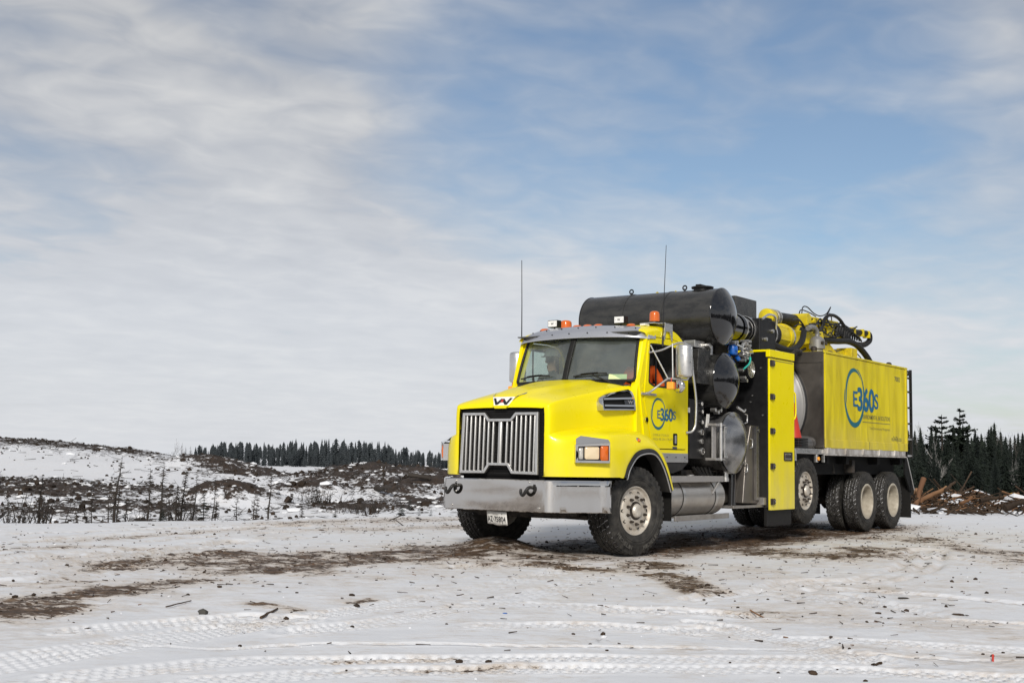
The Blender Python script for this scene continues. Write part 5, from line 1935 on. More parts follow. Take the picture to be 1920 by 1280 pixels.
for o in list(COL.objects):
    if o.name.split('.')[0] in ('valve_fittings', 'bumper_bolts', 'pipe_fittings', 'visor_rivets', 'radiator_fins', 'plate_bolts', 'cabinet_bolts', 'hydraulic_lines', 'hose_bundle', 'swivel_ports', 'frame_fittings', 'tank_clamp'):
        o['kind'] = 'stuff'


# ---------------------------------------------------------------- ground
def hash2(ix, iy, seed):
    h = (ix.astype(np.int64) * 374761393 + iy.astype(np.int64) * 668265263 + seed * 1442695041) & 0xFFFFFFFF
    h = ((h ^ (h >> 13)) * 1274126177) & 0xFFFFFFFF
    return ((h ^ (h >> 16)) & 0xFFFFFF) / float(0xFFFFFF)


def vnoise(x, y, seed=0):
    ix, iy = np.floor(x), np.floor(y)
    fx, fy = x - ix, y - iy
    ux, uy = fx * fx * fx * (fx * (fx * 6 - 15) + 10), fy * fy * fy * (fy * (fy * 6 - 15) + 10)
    a, b = hash2(ix, iy, seed), hash2(ix + 1, iy, seed)
    c, d = hash2(ix, iy + 1, seed), hash2(ix + 1, iy + 1, seed)
    return (a * (1 - ux) + b * ux) * (1 - uy) + (c * (1 - ux) + d * ux) * uy


def fbm(x, y, seed=0, octv=4, gain=.5):
    t, amp, tot = 0, 1.0, 0.0
    for k in range(octv):
        t = t + amp * vnoise(x * 2 ** k + 13.7 * k, y * 2 ** k - 7.1 * k, seed + k)
        tot += amp
        amp *= gain
    return t / tot


def sstep(a, b, x):
    t = np.clip((x - a) / (b - a), 0, 1)
    return t * t * (3 - 2 * t)


CF = np.array([math.cos(YAW), math.sin(YAW)])
CR = np.array([math.sin(YAW), -math.cos(YAW)])
CP = np.array([CAM_POS.x, CAM_POS.y])
EDGE_PX = [-4000, -1500, -300, 0, 400, 800, 1100, 1500, 1720, 1920, 2300, 3500]
EDGE_D = [9, 14, 18.0, 19.4, 21.6, 25.2, 28, 30, 29.6, 29.2, 30, 34]
# dirt on the packed snow and the ruts, as lines on the pad
DIRT = [
    ([(-8.64, -0.68), (-7.73, -0.36), (-6.81, 0.00), (-6.12, 0.15)], 1.0),
    ([(-4.95, 2.23), (-4.13, 2.15), (-4.15, 0.91), (-2.81, 1.24), (-2.60, 0.42), (-1.31, 0.66), (0.11, 1.03), (-0.90, -0.29)], 2.1),
    ([(-5.24, 0.52), (-4.33, 0.72), (-3.73, 0.52)], 0.7),
    ([(-2.00, -2.65), (-2.61, -3.23), (-3.26, -3.82)], 0.5),
    ([(2.93, -0.42), (1.83, -2.18), (1.98, -2.93), (3.49, -3.04)], 1.4, 0.95),
    ([(6.57, -1.87), (5.62, -3.20), (4.22, -4.35), (2.78, -5.37)], 1.2, 0.82),
    ([(-4.11, -4.78), (-4.13, -5.50), (-4.02, -6.09), (-4.06, -6.89)], 1.0, 0.5),
    ([(-5.76, -6.11), (-5.75, -6.45), (-5.37, -7.19)], 0.8, 0.45),
    ([(2.12, 7.27), (3.92, 7.13), (6.32, 6.98)], 2.5, 0.75),
    ([(1.31, 5.19), (2.24, 4.85), (3.36, 4.59)], 1.5, 0.75),
    ([(-6.69, -1.54), (-6.70, -1.95)], 0.3),
    ([(-6.09, -2.02), (-5.89, -2.01)], 0.25),
    ([(-1.92, -0.92), (-1.84, -1.93), (-0.81, -1.96)], 0.8),
    ([(-3.69, 5.70), (-1.93, 5.71), (1.03, 6.39)], 0.5, 0.7),
    ([(-5.10, 4.66), (-4.01, 4.65), (-3.82, 3.51)], 0.35, 0.7),
    ([(-8.21, -3.93), (-7.92, -4.17), (-7.72, -4.34)], 0.12, 0.6),
    ([(-8.50, -4.21), (-8.15, -4.53), (-7.61, -4.89)], 0.1, 0.6),
    ([(-6.41, -5.22), (-6.18, -5.41)], 0.15, 0.6),
    ([(-1.70, -4.86), (-1.50, -3.96), (-0.40, -2.85)], 0.8, 0.5),
    ([(-7.36, 0.99), (-6.82, 0.84), (-6.30, 0.46)], 0.4, 0.7),
]
TRACKS = [
    ([(-5.78, 4.19), (-3.65, 4.59), (-1.23, 5.13), (1.31, 5.19)], 0.12, 0),
    ([(-6.40, 3.14), (-4.76, 3.26), (-2.99, 3.51)], 0.1, 0),
    ([(-3.81, 7.57), (-1.19, 7.17), (1.60, 7.00)], 0.15, 0),
    ([(-6.89, 1.76), (-5.16, 2.14), (-3.43, 2.59), (-1.81, 2.98)], 0.12, 0),
    ([(-3.84, -3.96), (-2.27, -4.28), (-1.92, -5.19), (-2.02, -6.44)], 0.18, 0),
    ([(-5.67, -5.32), (-5.29, -5.93), (-4.90, -7.08)], 0.14, 1),
    ([(-6.49, -3.64), (-5.84, -4.13), (-5.68, -4.92)], 0.15, 1),
    ([(-6.83, -2.39), (-5.46, -2.29), (-3.84, -2.00), (-1.86, -1.46)], 0.18, 1),
    ([(-7.54, -2.89), (-6.28, -2.97), (-4.55, -2.75), (-2.43, -2.23)], 0.18, 1),
    ([(-9.75, -2.48), (-9.52, -2.52), (-8.86, -2.50), (-8.17, -2.39), (-7.46, -2.38), (-7.05, -2.39)], 0.2, 1),
    ([(-9.92, -2.77), (-9.68, -2.79), (-9.01, -2.70), (-8.31, -2.57), (-7.59, -2.52), (-7.19, -2.54)], 0.16, 1),
    ([(-9.75, -3.28), (-9.28, -3.41), (-8.73, -3.55), (-8.22, -3.95), (-7.62, -4.51), (-6.94, -5.21), (-6.29, -5.97), (-6.11, -6.24)], 0.17, 1),
    ([(-9.27, -3.85), (-8.92, -4.06), (-8.53, -4.24), (-7.96, -4.77), (-7.25, -5.39), (-6.63, -6.12), (-6.43, -6.43), (-6.06, -7.34)], 0.15, 1),
    ([(-8.77, -2.37), (-8.46, -3.10), (-8.07, -3.25), (-7.62, -3.65), (-7.18, -4.17), (-6.38, -5.09), (-5.93, -5.82), (-5.59, -6.73), (-5.40, -7.19)], 0.05, 0),
    ([(-5.51, -2.78), (-5.08, -3.39), (-4.94, -3.96), (-4.64, -4.38)], 0.22, 1),
    ([(-4.67, -4.30), (-4.51, -4.87)], 0.2, 1),
    ([(-5.45, -4.76), (-5.47, -5.35), (-5.79, -5.98), (-5.97, -6.36)], 0.12, 1),
    ([(-8.59, -1.82), (-7.93, -1.91), (-7.25, -2.04)], 0.2, 1),
    ([(-6.81, 2.44), (-6.22, 2.28), (-5.19, 2.65), (-3.75, 3.10), (-1.83, 4.11)], 0.35, 0),
    ([(-7.35, 1.51), (-6.69, 1.20), (-5.47, 1.81)], 0.3, 0),
    ([(-2.92, -0.62), (-2.22, -0.83)], 0.25, 1),
    ([(-2.95, -4.26), (-2.96, -4.87), (-3.10, -5.58)], 0.3, 1),
    ([(-3.67, -6.10), (-3.58, -6.48), (-3.44, -6.76)], 0.12, 1),
    ([(-2.41, -4.81), (-2.97, -5.44), (-3.48, -5.96)], 0.12, 0),
    ([(-4.76, 5.82), (-2.98, 6.12), (-0.80, 6.49), (1.54, 6.41)], 0.3, 0),
    ([(-5.85, 3.45), (-4.29, 3.71), (-2.62, 3.95), (-0.65, 4.17)], 0.3, 0),
    ([(-2.92, -4.29), (-1.41, -4.04), (-1.00, -4.45), (1.13, -4.31), (4.03, -3.53)], 0.3, 0),
    ([(2.85, -3.97), (2.20, -4.82), (1.37, -5.68)], 0.25, 0),
    ([(-6.07, -6.09), (-5.29, -5.14), (-5.15, -4.64)], 0.1, 1),
]
# soil and stump mounds in the cut-over field: (bearing, distance, height, half-width)
MOUNDS = [(420, 62, 1.15, 3.0), (450, 63, .8, 2.6), (385, 64, .8, 2.4), (432, 37, .85, 1.7), (468, 38, .6, 1.5), (700, 54, 1.0, 3.6), (640, 47, .75, 2.6), (785, 52, .95, 3.4), (590, 42, .65, 2.0), (755, 41, .6, 2.2), (720, 46, .7, 2.2), (560, 44, .45, 1.8), (810, 45, .7, 2.4),
          (835, 46, .45, 4.0), (60, 41, .30, 4.5), (150, 43, .32, 4.5), (20, 47, .30, 4.0), (300, 34, .22, 2.2), (210, 36, .20, 2.6), (540, 60, .35, 5.0), (690, 36, .22, 2.4), (120, 33, .15, 2.0), (870, 38, .3, 3)]


def px_of(s, d):
    return 960 + 2308.0 * s / np.maximum(d, 1e-3)


def polyline_dist(x, y, pts, reach=1.0):
    """as polyline_all, evaluated only within reach of the line"""
    xs_, ys_ = [p[0] for p in pts], [p[1] for p in pts]
    m = (x > min(xs_) - reach) & (x < max(xs_) + reach) & (y > min(ys_) - reach) & (y < max(ys_) + reach)
    best, arc, sgn = np.full(x.shape, 1e3), np.zeros(x.shape), np.zeros(x.shape)
    if m.any():
        best[m], arc[m], sgn[m] = polyline_all(x[m], y[m], pts)
    return best, arc, sgn


def polyline_all(x, y, pts):
    """distance to a polyline, and arc length at the nearest point"""
    best = np.full(x.shape, 1e9)
    arc = np.zeros(x.shape)
    sgn = np.zeros(x.shape)
    L = 0.0
    for (ax, ay), (bx, by) in zip(pts[:-1], pts[1:]):
        dx, dy = bx - ax, by - ay
        l2 = dx * dx + dy * dy + 1e-9
        t = np.clip(((x - ax) * dx + (y - ay) * dy) / l2, 0, 1)
        ex, ey = x - ax - t * dx, y - ay - t * dy
        dd = np.hypot(ex, ey)
        m = dd < best
        best = np.where(m, dd, best)
        arc = np.where(m, L + t * math.sqrt(l2), arc)
        sgn = np.where(m, np.sign(dx * ey - dy * ex), sgn)
        L += math.sqrt(l2)
    return best, arc, sgn


_sl = {}


def smooth_line(pts):
    k = id(pts)
    if k not in _sl:
        _sl[k] = [tuple(p) for p in catmull(np.array(pts), 4)]
    return _sl[k]


def terrain(x, y, fine=True):
    """height of the ground, dirt on the pad, soil in the field"""
    x, y = np.asarray(x, float), np.asarray(y, float)
    s = (x - CP[0]) * CR[0] + (y - CP[1]) * CR[1]
    d = (x - CP[0]) * CF[0] + (y - CP[1]) * CF[1]
    r = np.hypot(s, d)
    front = d > 1.0
    px = np.where(front, px_of(s, np.maximum(d, 1.0)), np.where(s > 0, 4000, -4000))
    px = np.clip(px, -4000, 4000)
    dE = np.interp(px, EDGE_PX, EDGE_D) + (fbm(px / 160.0, px * 0, 5, 3) - .5) * 1.6
    t = np.where(front, d - dE, -10)
    # field on the left
    zl = np.interp(d, [19, 22, 26, 32, 38, 50, 60, 80, 120, 250, 500, 2500], [0, -.15, -.45, -.48, -.36, -.12, .0, .02, -.05, -1.5, -3.4, -6.0])
    zl = np.where(t < 6, zl * sstep(0, 4, t), zl)
    hill = np.interp(px, [-4000, -400, 50, 250, 340, 460], [1.7, 2.0, 1.90, 1.45, 1.0, 0])
    zl = zl + hill * np.exp(-((d - 76) / 17.0) ** 2) * (t > 0)
    zl = zl + (fbm(x / 14, y / 14, 21, 3) - .5) * .5 * sstep(5, 25, t)
    soil = np.zeros_like(zl)
    mnd = np.zeros_like(zl)
    for (mp, md, mh, mw) in MOUNDS:
        ms = (mp - 960) / 2308.0 * md
        ex, ey = (s - ms) / (mw * 1.0), (d - md) / (mw * .8)
        gq = np.exp(-(ex * ex + ey * ey))
        mnd = np.maximum(mnd, mh * gq)
        soil = np.maximum(soil, np.clip(gq * 1.25, 0, 1))
    zl = zl + mnd * .92
    soil = np.maximum(soil, .75 * sstep(80, 140, 260 - px) * np.exp(-((d - 46) / 6.0) ** 2))
    soil = np.maximum(soil, 1.0 * np.exp(-((d - 72) / 6.0) ** 2) * sstep(120, 330, 560 - px))
    soil = np.maximum(soil, .55 * np.exp(-((d - 31) / 4.0) ** 2) * sstep(0, 200, px) * sstep(0, 250, 1000 - px))
    soil = np.maximum(soil, .45 * np.exp(-((d - 55) / 9.0) ** 2) * sstep(500, 600, px))
    # low ground and the slash berm on the right
    zr = np.interp(t, [0, 2, 6, 20, 45, 110, 200, 500, 2500], [0, -.05, -.3, -1.6, -3.2, -4.0, -3.6, -4.5, -8])
    berm = np.exp(-((t - 5.0 - .8 * (fbm(px / 60, px * 0, 9, 2) - .5)) / 1.9) ** 2) * (.42 + .5 * (fbm(px / 26.0, px * 0 + 3, 8, 3) - .5)) * sstep(1500, 1640, px)
    zr = zr + berm
    soil_r = np.clip(berm * 3.2, 0, 1)
    w = sstep(880, 1200, px)
    z = np.where(t > 0, zl * (1 - w) + zr * w, 0.0)
    far_soil = np.where(t > 0, soil * (1 - w) + soil_r * w, 0.0)
    lump = (fbm(x / .8, y / .8, 31, 4, .6) - .45) * .75 + (np.abs(fbm(x / .35, y / .35, 37, 3) - .5) * -1.0 + .12) * .5
    z = z + lump * far_soil * np.where(w > .5, .35, np.clip(d / 60, .45, 1.0) * .50)
    # the pad
    pad = 1 - sstep(-.6, .3, t)
    wheel = np.exp(-((x - 4.5) / 7.0) ** 4 - (y / 1.9) ** 4)
    und = (fbm(x / 3.2, y / 3.2, 1, 3) - .5) * .055 * (1 - .9 * wheel) + (fbm(x / .55, y / .55, 2, 4) - .5) * .022
    dirt = np.zeros_like(z)
    near = r < 32
    fine = fine and near.any()
    if fine:
        xn, yn = x[near], y[near]
        dn = np.zeros_like(xn)
        wob = (fbm(xn / .9, yn / .9, 51, 4) - .5)
        for row in DIRT:
            dd, _, _ = polyline_dist(xn, yn, smooth_line(row[0]), row[1] * 2.3)
            dd = dd + wob * row[1] * .9
            dn = np.maximum(dn, .48 * (row[2] if len(row) > 2 else 1.0) * (1 - sstep(row[1] * .3, row[1] * 1.55, dd)))
            dn = np.maximum(dn, (row[2] if len(row) > 2 else 1.0) * (1 - sstep(row[1] * .15, row[1] * .8, dd)))
        dirt[near] = dn
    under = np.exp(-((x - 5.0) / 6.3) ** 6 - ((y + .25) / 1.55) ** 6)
    dirt = np.maximum(dirt, under * 1.15)  # bare dirt under the truck, strengthened to paint in its shadow
    dirt = np.maximum(dirt, .34 * sstep(.50, .75, fbm(x / 2.6, y / 2.6, 61, 4)) * sstep(-3, 12, 18 - r * 0 - np.abs(y + 1)))
    dirt = np.maximum(dirt, .85 * sstep(.36, .58, fbm(x / 2.8, y / 2.8, 64, 4)) * sstep(60, 160, -px) * (r < 45) * (d > 2))
    dirt = np.maximum(dirt, .75 * sstep(.42, .62, fbm(x / 3.1, y / 3.1, 63, 4)) * sstep(-4.5, -6.5, d) * (r < 60))
    dirt = np.maximum(dirt, .40 * np.exp(-((x - 2.0) / 9.0) ** 4 - ((y + 1.5) / 4.2) ** 4) * (.35 + .9 * fbm(x / 1.7, y / 1.7, 66, 4)))
    mound = .17 * np.exp(-(((x + .70) / .42) ** 2 + ((y - .50) / .55) ** 2)) + .05 * np.exp(-(((x + 1.2) / .8) ** 2 + ((y - .25) / .9) ** 2))
    dirt = np.maximum(dirt, np.clip(mound * 9, 0, .95))
    z = z + pad * (und + mound - .012)
    z = z + pad * dirt * ((fbm(x / .16, y / .16, 71, 3) - .5) * .045 + (fbm(x / .07, y / .07, 73, 2) - .5) * .02) * (1 - .6 * wheel)
    if fine:
        hn = np.zeros_like(xn)
        tint = np.zeros_like(xn)
        for pts, hw, lug in TRACKS:
            dd, arc, sg = polyline_dist(xn, yn, smooth_line(pts))
            wv = 1 - sstep(hw * .82, hw * 1.02, dd)
            brk = .45 + .75 * sstep(.3, .62, fbm(xn / 1.1, yn / 1.1, 91, 3))
            rim = np.exp(-((dd - hw * 1.18) / (hw * .14 + .010)) ** 2) * .007
            if lug:
                # lugs press in, the grooves of the tread leave thin walls standing
                acr = (dd * sg + hw) / (2 * hw) * 4
                fa = np.mod((arc + np.floor(acr) * .035) / .074, 1.0)
                fc = np.mod(acr, 1.0)
                wall = np.maximum(1 - sstep(.10, .34, np.abs(fa - .5)), 1 - sstep(.06, .22, np.minimum(fc, 1 - fc)))
                hn = np.where(wv > 0, np.minimum(hn, 0) * (1 - wv) + wv * brk * (-.030 + .025 * wall), hn) + rim * brk
            else:
                hn = hn + wv * brk * (-.022 - .014 * np.cos(dd / max(hw, .06) * math.pi * 3)) + rim * brk * .8
            if not lug:
                tint = np.maximum(tint, wv * .42 * brk)
        z[near] += hn * pad[near]
        dirt[near] = np.maximum(dirt[near], tint)
    return z, dirt * pad, far_soil


def ground_z(x, y):
    z, _, _ = terrain(np.array([float(x)]), np.array([float(y)]), True)
    return float(z[0])


def spot(px, d):
    """ground point at a bearing (photo column) and distance from the photographer"""
    s = (px - 960) / 2308.0 * d
    p = CP + CR * s + CF * d
    return float(p[0]), float(p[1])


def make_ground():
    th = np.concatenate([np.linspace(-180, -60, 25)[:-1], np.linspace(-60, -25, 34)[:-1], np.linspace(-25, 25, 520)[:-1], np.linspace(25, 60, 34)[:-1], np.linspace(60, 180, 25)[:-1]])
    rr = [1.0]
    while rr[-1] < 2400:
        r_ = rr[-1]
        k = .02 if r_ < 4.5 else (.0024 if r_ < 10.5 else .0042 if r_ < 22 else (.0065 if r_ < 45 else (.010 if r_ < 110 else .035)))
        rr.append(r_ * (1 + k))
    rr = np.array(rr)
    TH, RR = np.meshgrid(np.radians(th), rr)
    s, d = RR * np.sin(TH), RR * np.cos(TH)
    x = CP[0] + CR[0] * s + CF[0] * d
    y = CP[1] + CR[1] * s + CF[1] * d
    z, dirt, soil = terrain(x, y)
    n, m = x.shape
    V = np.stack([x, y, z], -1).reshape(-1, 3)
    V = np.concatenate([V, [[CP[0], CP[1], float(z[0].mean())]]])
    i, j = np.meshgrid(np.arange(n - 1), np.arange(m), indexing='ij')
    j2 = (j + 1) % m
    Q = np.stack([i * m + j, (i + 1) * m + j, (i + 1) * m + j2, i * m + j2], -1).reshape(-1, 4)
    me = bpy.data.meshes.new('ground')
    me.vertices.add(len(V))
    me.vertices.foreach_set('co', V.ravel())
    tri = np.stack([np.full(m, n * m), np.arange(m), (np.arange(m) + 1) % m], -1)
    loops = np.concatenate([Q.ravel(), tri.ravel()])
    starts = np.concatenate([np.arange(len(Q)) * 4, len(Q) * 4 + np.arange(m) * 3])
    me.loops.add(len(loops))
    me.loops.foreach_set('vertex_index', loops)
    me.polygons.add(len(starts))
    me.polygons.foreach_set('loop_start', starts)
    me.update(calc_edges=True)
    me.validate()
    me.polygons.foreach_set('use_smooth', [True] * len(me.polygons))
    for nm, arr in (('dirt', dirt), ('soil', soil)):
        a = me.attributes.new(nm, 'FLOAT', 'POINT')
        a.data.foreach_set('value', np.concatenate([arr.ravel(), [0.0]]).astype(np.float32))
    # normals up
    if me.polygons[len(me.polygons) // 3].normal.z < 0:
        me.flip_normals()
    me.materials.append(ground_material())
    o = bpy.data.objects.new('ground', me)
    COL.objects.link(o)
    o['kind'] = 'structure'
    return o


def ground_material():
    t = NT('snowy_ground')
    geo = t.node('ShaderNodeNewGeometry')
    P = geo.outputs['Position']
    def at(nm):
        a = t.node('ShaderNodeAttribute')
        a.attribute_name = nm
        return a.outputs['Fac']
    dirt, soil = at('dirt'), at('soil')
    rot = t.node('ShaderNodeMapping')
    rot.inputs['Rotation'].default_value = (0, 0, R(54))
    t.l.new(P, rot.inputs[0])
    scl = t.node('ShaderNodeMapping')
    scl.inputs['Scale'].default_value = (.42, 1.15, 1)
    t.l.new(rot.outputs[0], scl.inputs[0])
    S = scl.outputs[0]
    n1 = t.noise(1.3, 8, 0.72, P, .3)
    n2 = t.noise(6.5, 8, 0.76, S, .6)
    n3 = t.noise(30.0, 5, 0.72, S, .3)
    nn = t.math('ADD', t.math('MULTIPLY', n1, .36), t.math('ADD', t.math('MULTIPLY', n2, .44), t.math('MULTIPLY', n3, .30)))
    # bare dirt where the snow has been scraped off
    nns = t.math('ADD', t.math('MULTIPLY', t.math('SUBTRACT', nn, .55), 2.6), .5)
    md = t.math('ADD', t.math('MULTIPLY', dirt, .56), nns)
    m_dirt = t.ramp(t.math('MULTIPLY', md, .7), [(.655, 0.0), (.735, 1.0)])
    # slush: dirty snow round it
    m_slush = t.ramp(t.math('MULTIPLY', md, .7), [(.38, 0.0), (.66, .78)])
    # soil in the field: noise at a larger scale
    s1 = t.noise(.55, 8, .72, P, .5)
    s2 = t.noise(3.2, 6, .7, P)
    s3 = t.noise(11.0, 5, .7, P)
    sn = t.math('ADD', t.math('MULTIPLY', s1, .46), t.math('ADD', t.math('MULTIPLY', s2, .36), t.math('MULTIPLY', s3, .26)))
    ms = t.math('ADD', t.math('MULTIPLY', soil, .20), sn)
    m_soil = t.ramp(ms, [(.655, 0.0), (.70, 1.0)])
    snow = t.mix(n1, (.60, .615, .65), (.75, .755, .775))
    slush = t.mix(n2, (.62, .54, .46), (.42, .35, .28))
    c = t.mix(m_slush, snow, slush)
    brown = t.ramp(t.noise(9.0, 8, .78, S, .5), [(.30, (.014, .009, .006)), (.46, (.055, .032, .018)), (.58, (.13, .080, .045)), (.70, (.27, .19, .12)), (.82, (.50, .44, .38))])
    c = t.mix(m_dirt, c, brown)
    earth = t.ramp(t.noise(5.0, 8, .76, P), [(.30, (.010, .008, .006)), (.52, (.034, .022, .015)), (.75, (.085, .052, .032))])
    c = t.mix(m_soil, c, earth)
    bare = t.math('MAXIMUM', m_dirt, m_soil)
    h = t.math('ADD', t.math('MULTIPLY', n2, .5), t.math('MULTIPLY', n3, .35))
    h = t.math('ADD', h, t.math('MULTIPLY', t.noise(120, 3, .6, P), .12))
    bmp = t.node('ShaderNodeBump')
    bmp.inputs['Distance'].default_value = .035
    t.put(bmp.inputs['Strength'], t.math('ADD', t.math('MULTIPLY', t.math('MAXIMUM', bare, m_slush), .55), .28))
    t.l.new(h, bmp.inputs['Height'])
    t.set(base=c, rough=t.math('SUBTRACT', .78, t.math('MULTIPLY', m_slush, .18)), spec=.35, normal=bmp.outputs[0])
    return t.m


ground = make_ground()


# ---------------------------------------------------------------- people in the cab
def skin_body(name, nodes, edges, root, paint, mats, parent=None):
    """nodes: name -> (pos, radius); one continuous surface grown over the skeleton"""
    keys = list(nodes)
    me = bpy.data.meshes.new(name)
    me.from_pydata([nodes[k][0] for k in keys], [(keys.index(a), keys.index(b)) for a, b in edges], [])
    o = bpy.data.objects.new(name, me)
    COL.objects.link(o)
    md = o.modifiers.new('skin', 'SKIN')
    for i, k in enumerate(keys):
        sv = me.skin_vertices[0].data[i]
        r_ = nodes[k][1]
        sv.radius = (r_, r_) if isinstance(r_, (int, float)) else r_
        sv.use_root = (k == root)
    md.use_smooth_shade = True
    sb = o.modifiers.new('sub', 'SUBSURF')
    sb.levels = sb.render_levels = 2
    dg = bpy.context.evaluated_depsgraph_get()
    m2 = bpy.data.meshes.new_from_object(o.evaluated_get(dg))
    m2.name = name
    bpy.data.objects.remove(o)
    for m in mats:
        m2.materials.append(MATS[m])
    for p in m2.polygons:
        p.material_index = paint(p.center)
        p.use_smooth = True
    o = bpy.data.objects.new(name, m2)
    COL.objects.link(o)
    if parent:
        o.parent = parent
    return o


def seated_person(label, base, facing, torso_lean, l_hand, r_hand, jacket, hat):
    """base: seat point (hip); facing: yaw of the head; local +f is the truck's forward (-x), +l its left (-y)"""
    root = empty('person', base)
    tag(root, label, 'person')
    F_ = np.array([-1.0, 0, 0]); L_ = np.array([0, -1.0, 0]); U_ = np.array([0, 0, 1.0])
    def P(f, l, u):
        return tuple(F_ * f + L_ * l + U_ * u)
    tl = torso_lean
    N = {
        'hip': (P(0, 0, .10), (.16, .13)), 'belly': (P(.02 + tl * .3, 0, .25), (.155, .125)), 'chest': (P(.03 + tl * .7, 0, .42), (.175, .13)), 'neckb': (P(.02 + tl, 0, .56), (.085, .075)),
        'neck': (P(.035 + tl, 0, .63), .055),
        'sl': (P(.02 + tl, .19, .52), .078), 'sr': (P(.02 + tl, -.19, .52), .078),
        'tl': (P(.40, .12, .10), .085), 'tr': (P(.40, -.12, .10), .085), 'kl': (P(.50, .13, .07), .068), 'kr': (P(.50, -.13, .07), .068),
        'fl': (P(.55, .13, -.30), .05), 'fr': (P(.55, -.13, -.30), .05), 'ol': (P(.68, .13, -.36), .04), 'orr': (P(.68, -.13, -.36), .04),
    }
    E = [('hip', 'belly'), ('belly', 'chest'), ('chest', 'neckb'), ('neckb', 'neck'), ('chest', 'sl'), ('chest', 'sr'), ('hip', 'tl'), ('tl', 'kl'), ('kl', 'fl'), ('fl', 'ol'), ('hip', 'tr'), ('tr', 'kr'), ('kr', 'fr'), ('fr', 'orr')]
    # head: skull, jaw, nose, turned by facing
    cf, sf = math.cos(facing), math.sin(facing)
    def H(f, l, u):
        return P(.04 + tl + f * cf - l * sf, f * sf + l * cf, .63 + u)
    N['skull'] = (H(.015, 0, .165), (.078, .092))
    N['jaw'] = (H(.03, 0, .07), (.060, .062))
    N['chin'] = (H(.068, 0, .045), .030)
    N['nose'] = (H(.115, 0, .115), .012)
    E += [('neck', 'jaw'), ('jaw', 'skull'), ('jaw', 'chin'), ('skull', 'nose')]
    for side, sh, hand in (('l', 'sl', l_hand), ('r', 'sr', r_hand)):
        s0 = np.array(N[sh][0])
        h0 = np.array(P(*hand[1]))
        e0 = np.array(P(*hand[0]))
        N['e' + side] = (tuple(e0), .056)
        N['m' + side] = (tuple((s0 + e0) / 2), .066)
        N['w' + side] = (tuple(h0), .034)
        dirv = (h0 - e0) / np.linalg.norm(h0 - e0)
        N['p' + side] = (tuple(h0 + dirv * .055), (.040, .018))
        E += [(sh, 'm' + side), ('m' + side, 'e' + side), ('e' + side, 'w' + side), ('w' + side, 'p' + side)]
        sidev = np.cross(dirv, U_)
        sidev /= np.linalg.norm(sidev)
        for k in range(4):
            b = h0 + dirv * .095 + sidev * (.030 - .020 * k)
            ln = (.062, .072, .068, .052)[k]
            N[f'f{side}{k}a'] = (tuple(b), .009)
            N[f'f{side}{k}b'] = (tuple(b + dirv * ln * .5 - U_ * .008), .0085)
            N[f'f{side}{k}c'] = (tuple(b + dirv * ln * .62 - U_ * (.010 + ln * .45)), .0078)
            E += [('p' + side, f'f{side}{k}a'), (f'f{side}{k}a', f'f{side}{k}b'), (f'f{side}{k}b', f'f{side}{k}c')]
        inn = sidev if side == 'l' else -sidev
        N['t' + side + 'a'] = (tuple(h0 + dirv * .045 + inn * .042), .011)
        N['t' + side + 'b'] = (tuple(h0 + dirv * .085 + inn * .050 - U_ * .012), .0095)
        E += [('p' + side, 't' + side + 'a'), ('t' + side + 'a', 't' + side + 'b')]
    hz = .625
    wr = [np.array(N['wl'][0]), np.array(N['wr'][0])]
    el = [np.array(N['el'][0]), np.array(N['er'][0])]
    def paint(c):
        v = np.array(c)
        if v[2] > hz:
            return 1
        for w_, e_ in zip(wr, el):
            dv = w_ - e_
            if np.dot(v - w_, dv / np.linalg.norm(dv)) > -.02 and np.linalg.norm(v - w_) < .26:
                return 1
        if v[2] < .16 and v[0] < -.08:
            return 2
        return 0
    body = skin_body('body', N, E, 'hip', paint, [jacket, 'skin', 'jacket_grey'], root)
    # eyes, mouth, ears
    g = G()
    for q in (-1, 1):
        c = np.array(H(.088, q * .030, .135))
        g.lathe([(-.009, 0), (-.006, .008), (0, .010), (.006, .008), (.009, 0)], c, 'x', 10)
    g.build('eyes', 'ink_black', root)
    g = G()
    for q in (-1, 1):
        c = np.array(H(.005, q * .085, .12))
        g.lathe([(-.03, 0), (-.022, .012), (0, .016), (.022, .012), (.03, 0)], c, 'z', 10)
    g.build('ears', 'skin', root)
    g = G()
    A = []
    hc = np.array(H(.005, 0, .165))
    for k, t_ in enumerate(np.linspace(0, 1, 8)):
        zz, rr = .10 * math.sin(t_ * math.pi / 2), math.cos(t_ * math.pi / 2)
        A.append([hc + np.array([.108 * rr * math.cos(a), .092 * rr * math.sin(a), zz + (-.05 if k == 0 else 0)]) for a in np.linspace(0, 2 * math.pi, 22, endpoint=False)])
    g.grid(A, closev=True)
    g.build('hair', 'hair_dark', root, smooth=70)
    if hat:
        g = G()
        A = []
        for (zz, rx, ry) in ((.035, .135, .112), (.04, .132, .11), (.075, .128, .106), (.115, .108, .09), (.14, .07, .06), (.15, .0, .0)):
            A.append([hc + np.array([rx * math.cos(a), ry * math.sin(a), zz]) for a in np.linspace(0, 2 * math.pi, 24, endpoint=False)])
        g.grid(A, closev=True)
        fd = F_ * cf + L_ * sf
        ld = -F_ * sf + L_ * cf
        br = []
        for a in np.linspace(-1.25, 1.25, 11):
            pin = hc + fd * .12 * math.cos(a) + ld * .105 * math.sin(a) + U_ * .042
            pou = hc + fd * (.12 + .06) * math.cos(a) + ld * .115 * math.sin(a) + U_ * .028
            br.append([pin, pou])
        g.grid(br)
        g.build('hard_hat', 'hard_hat_white', root, smooth=60)
    return root, N


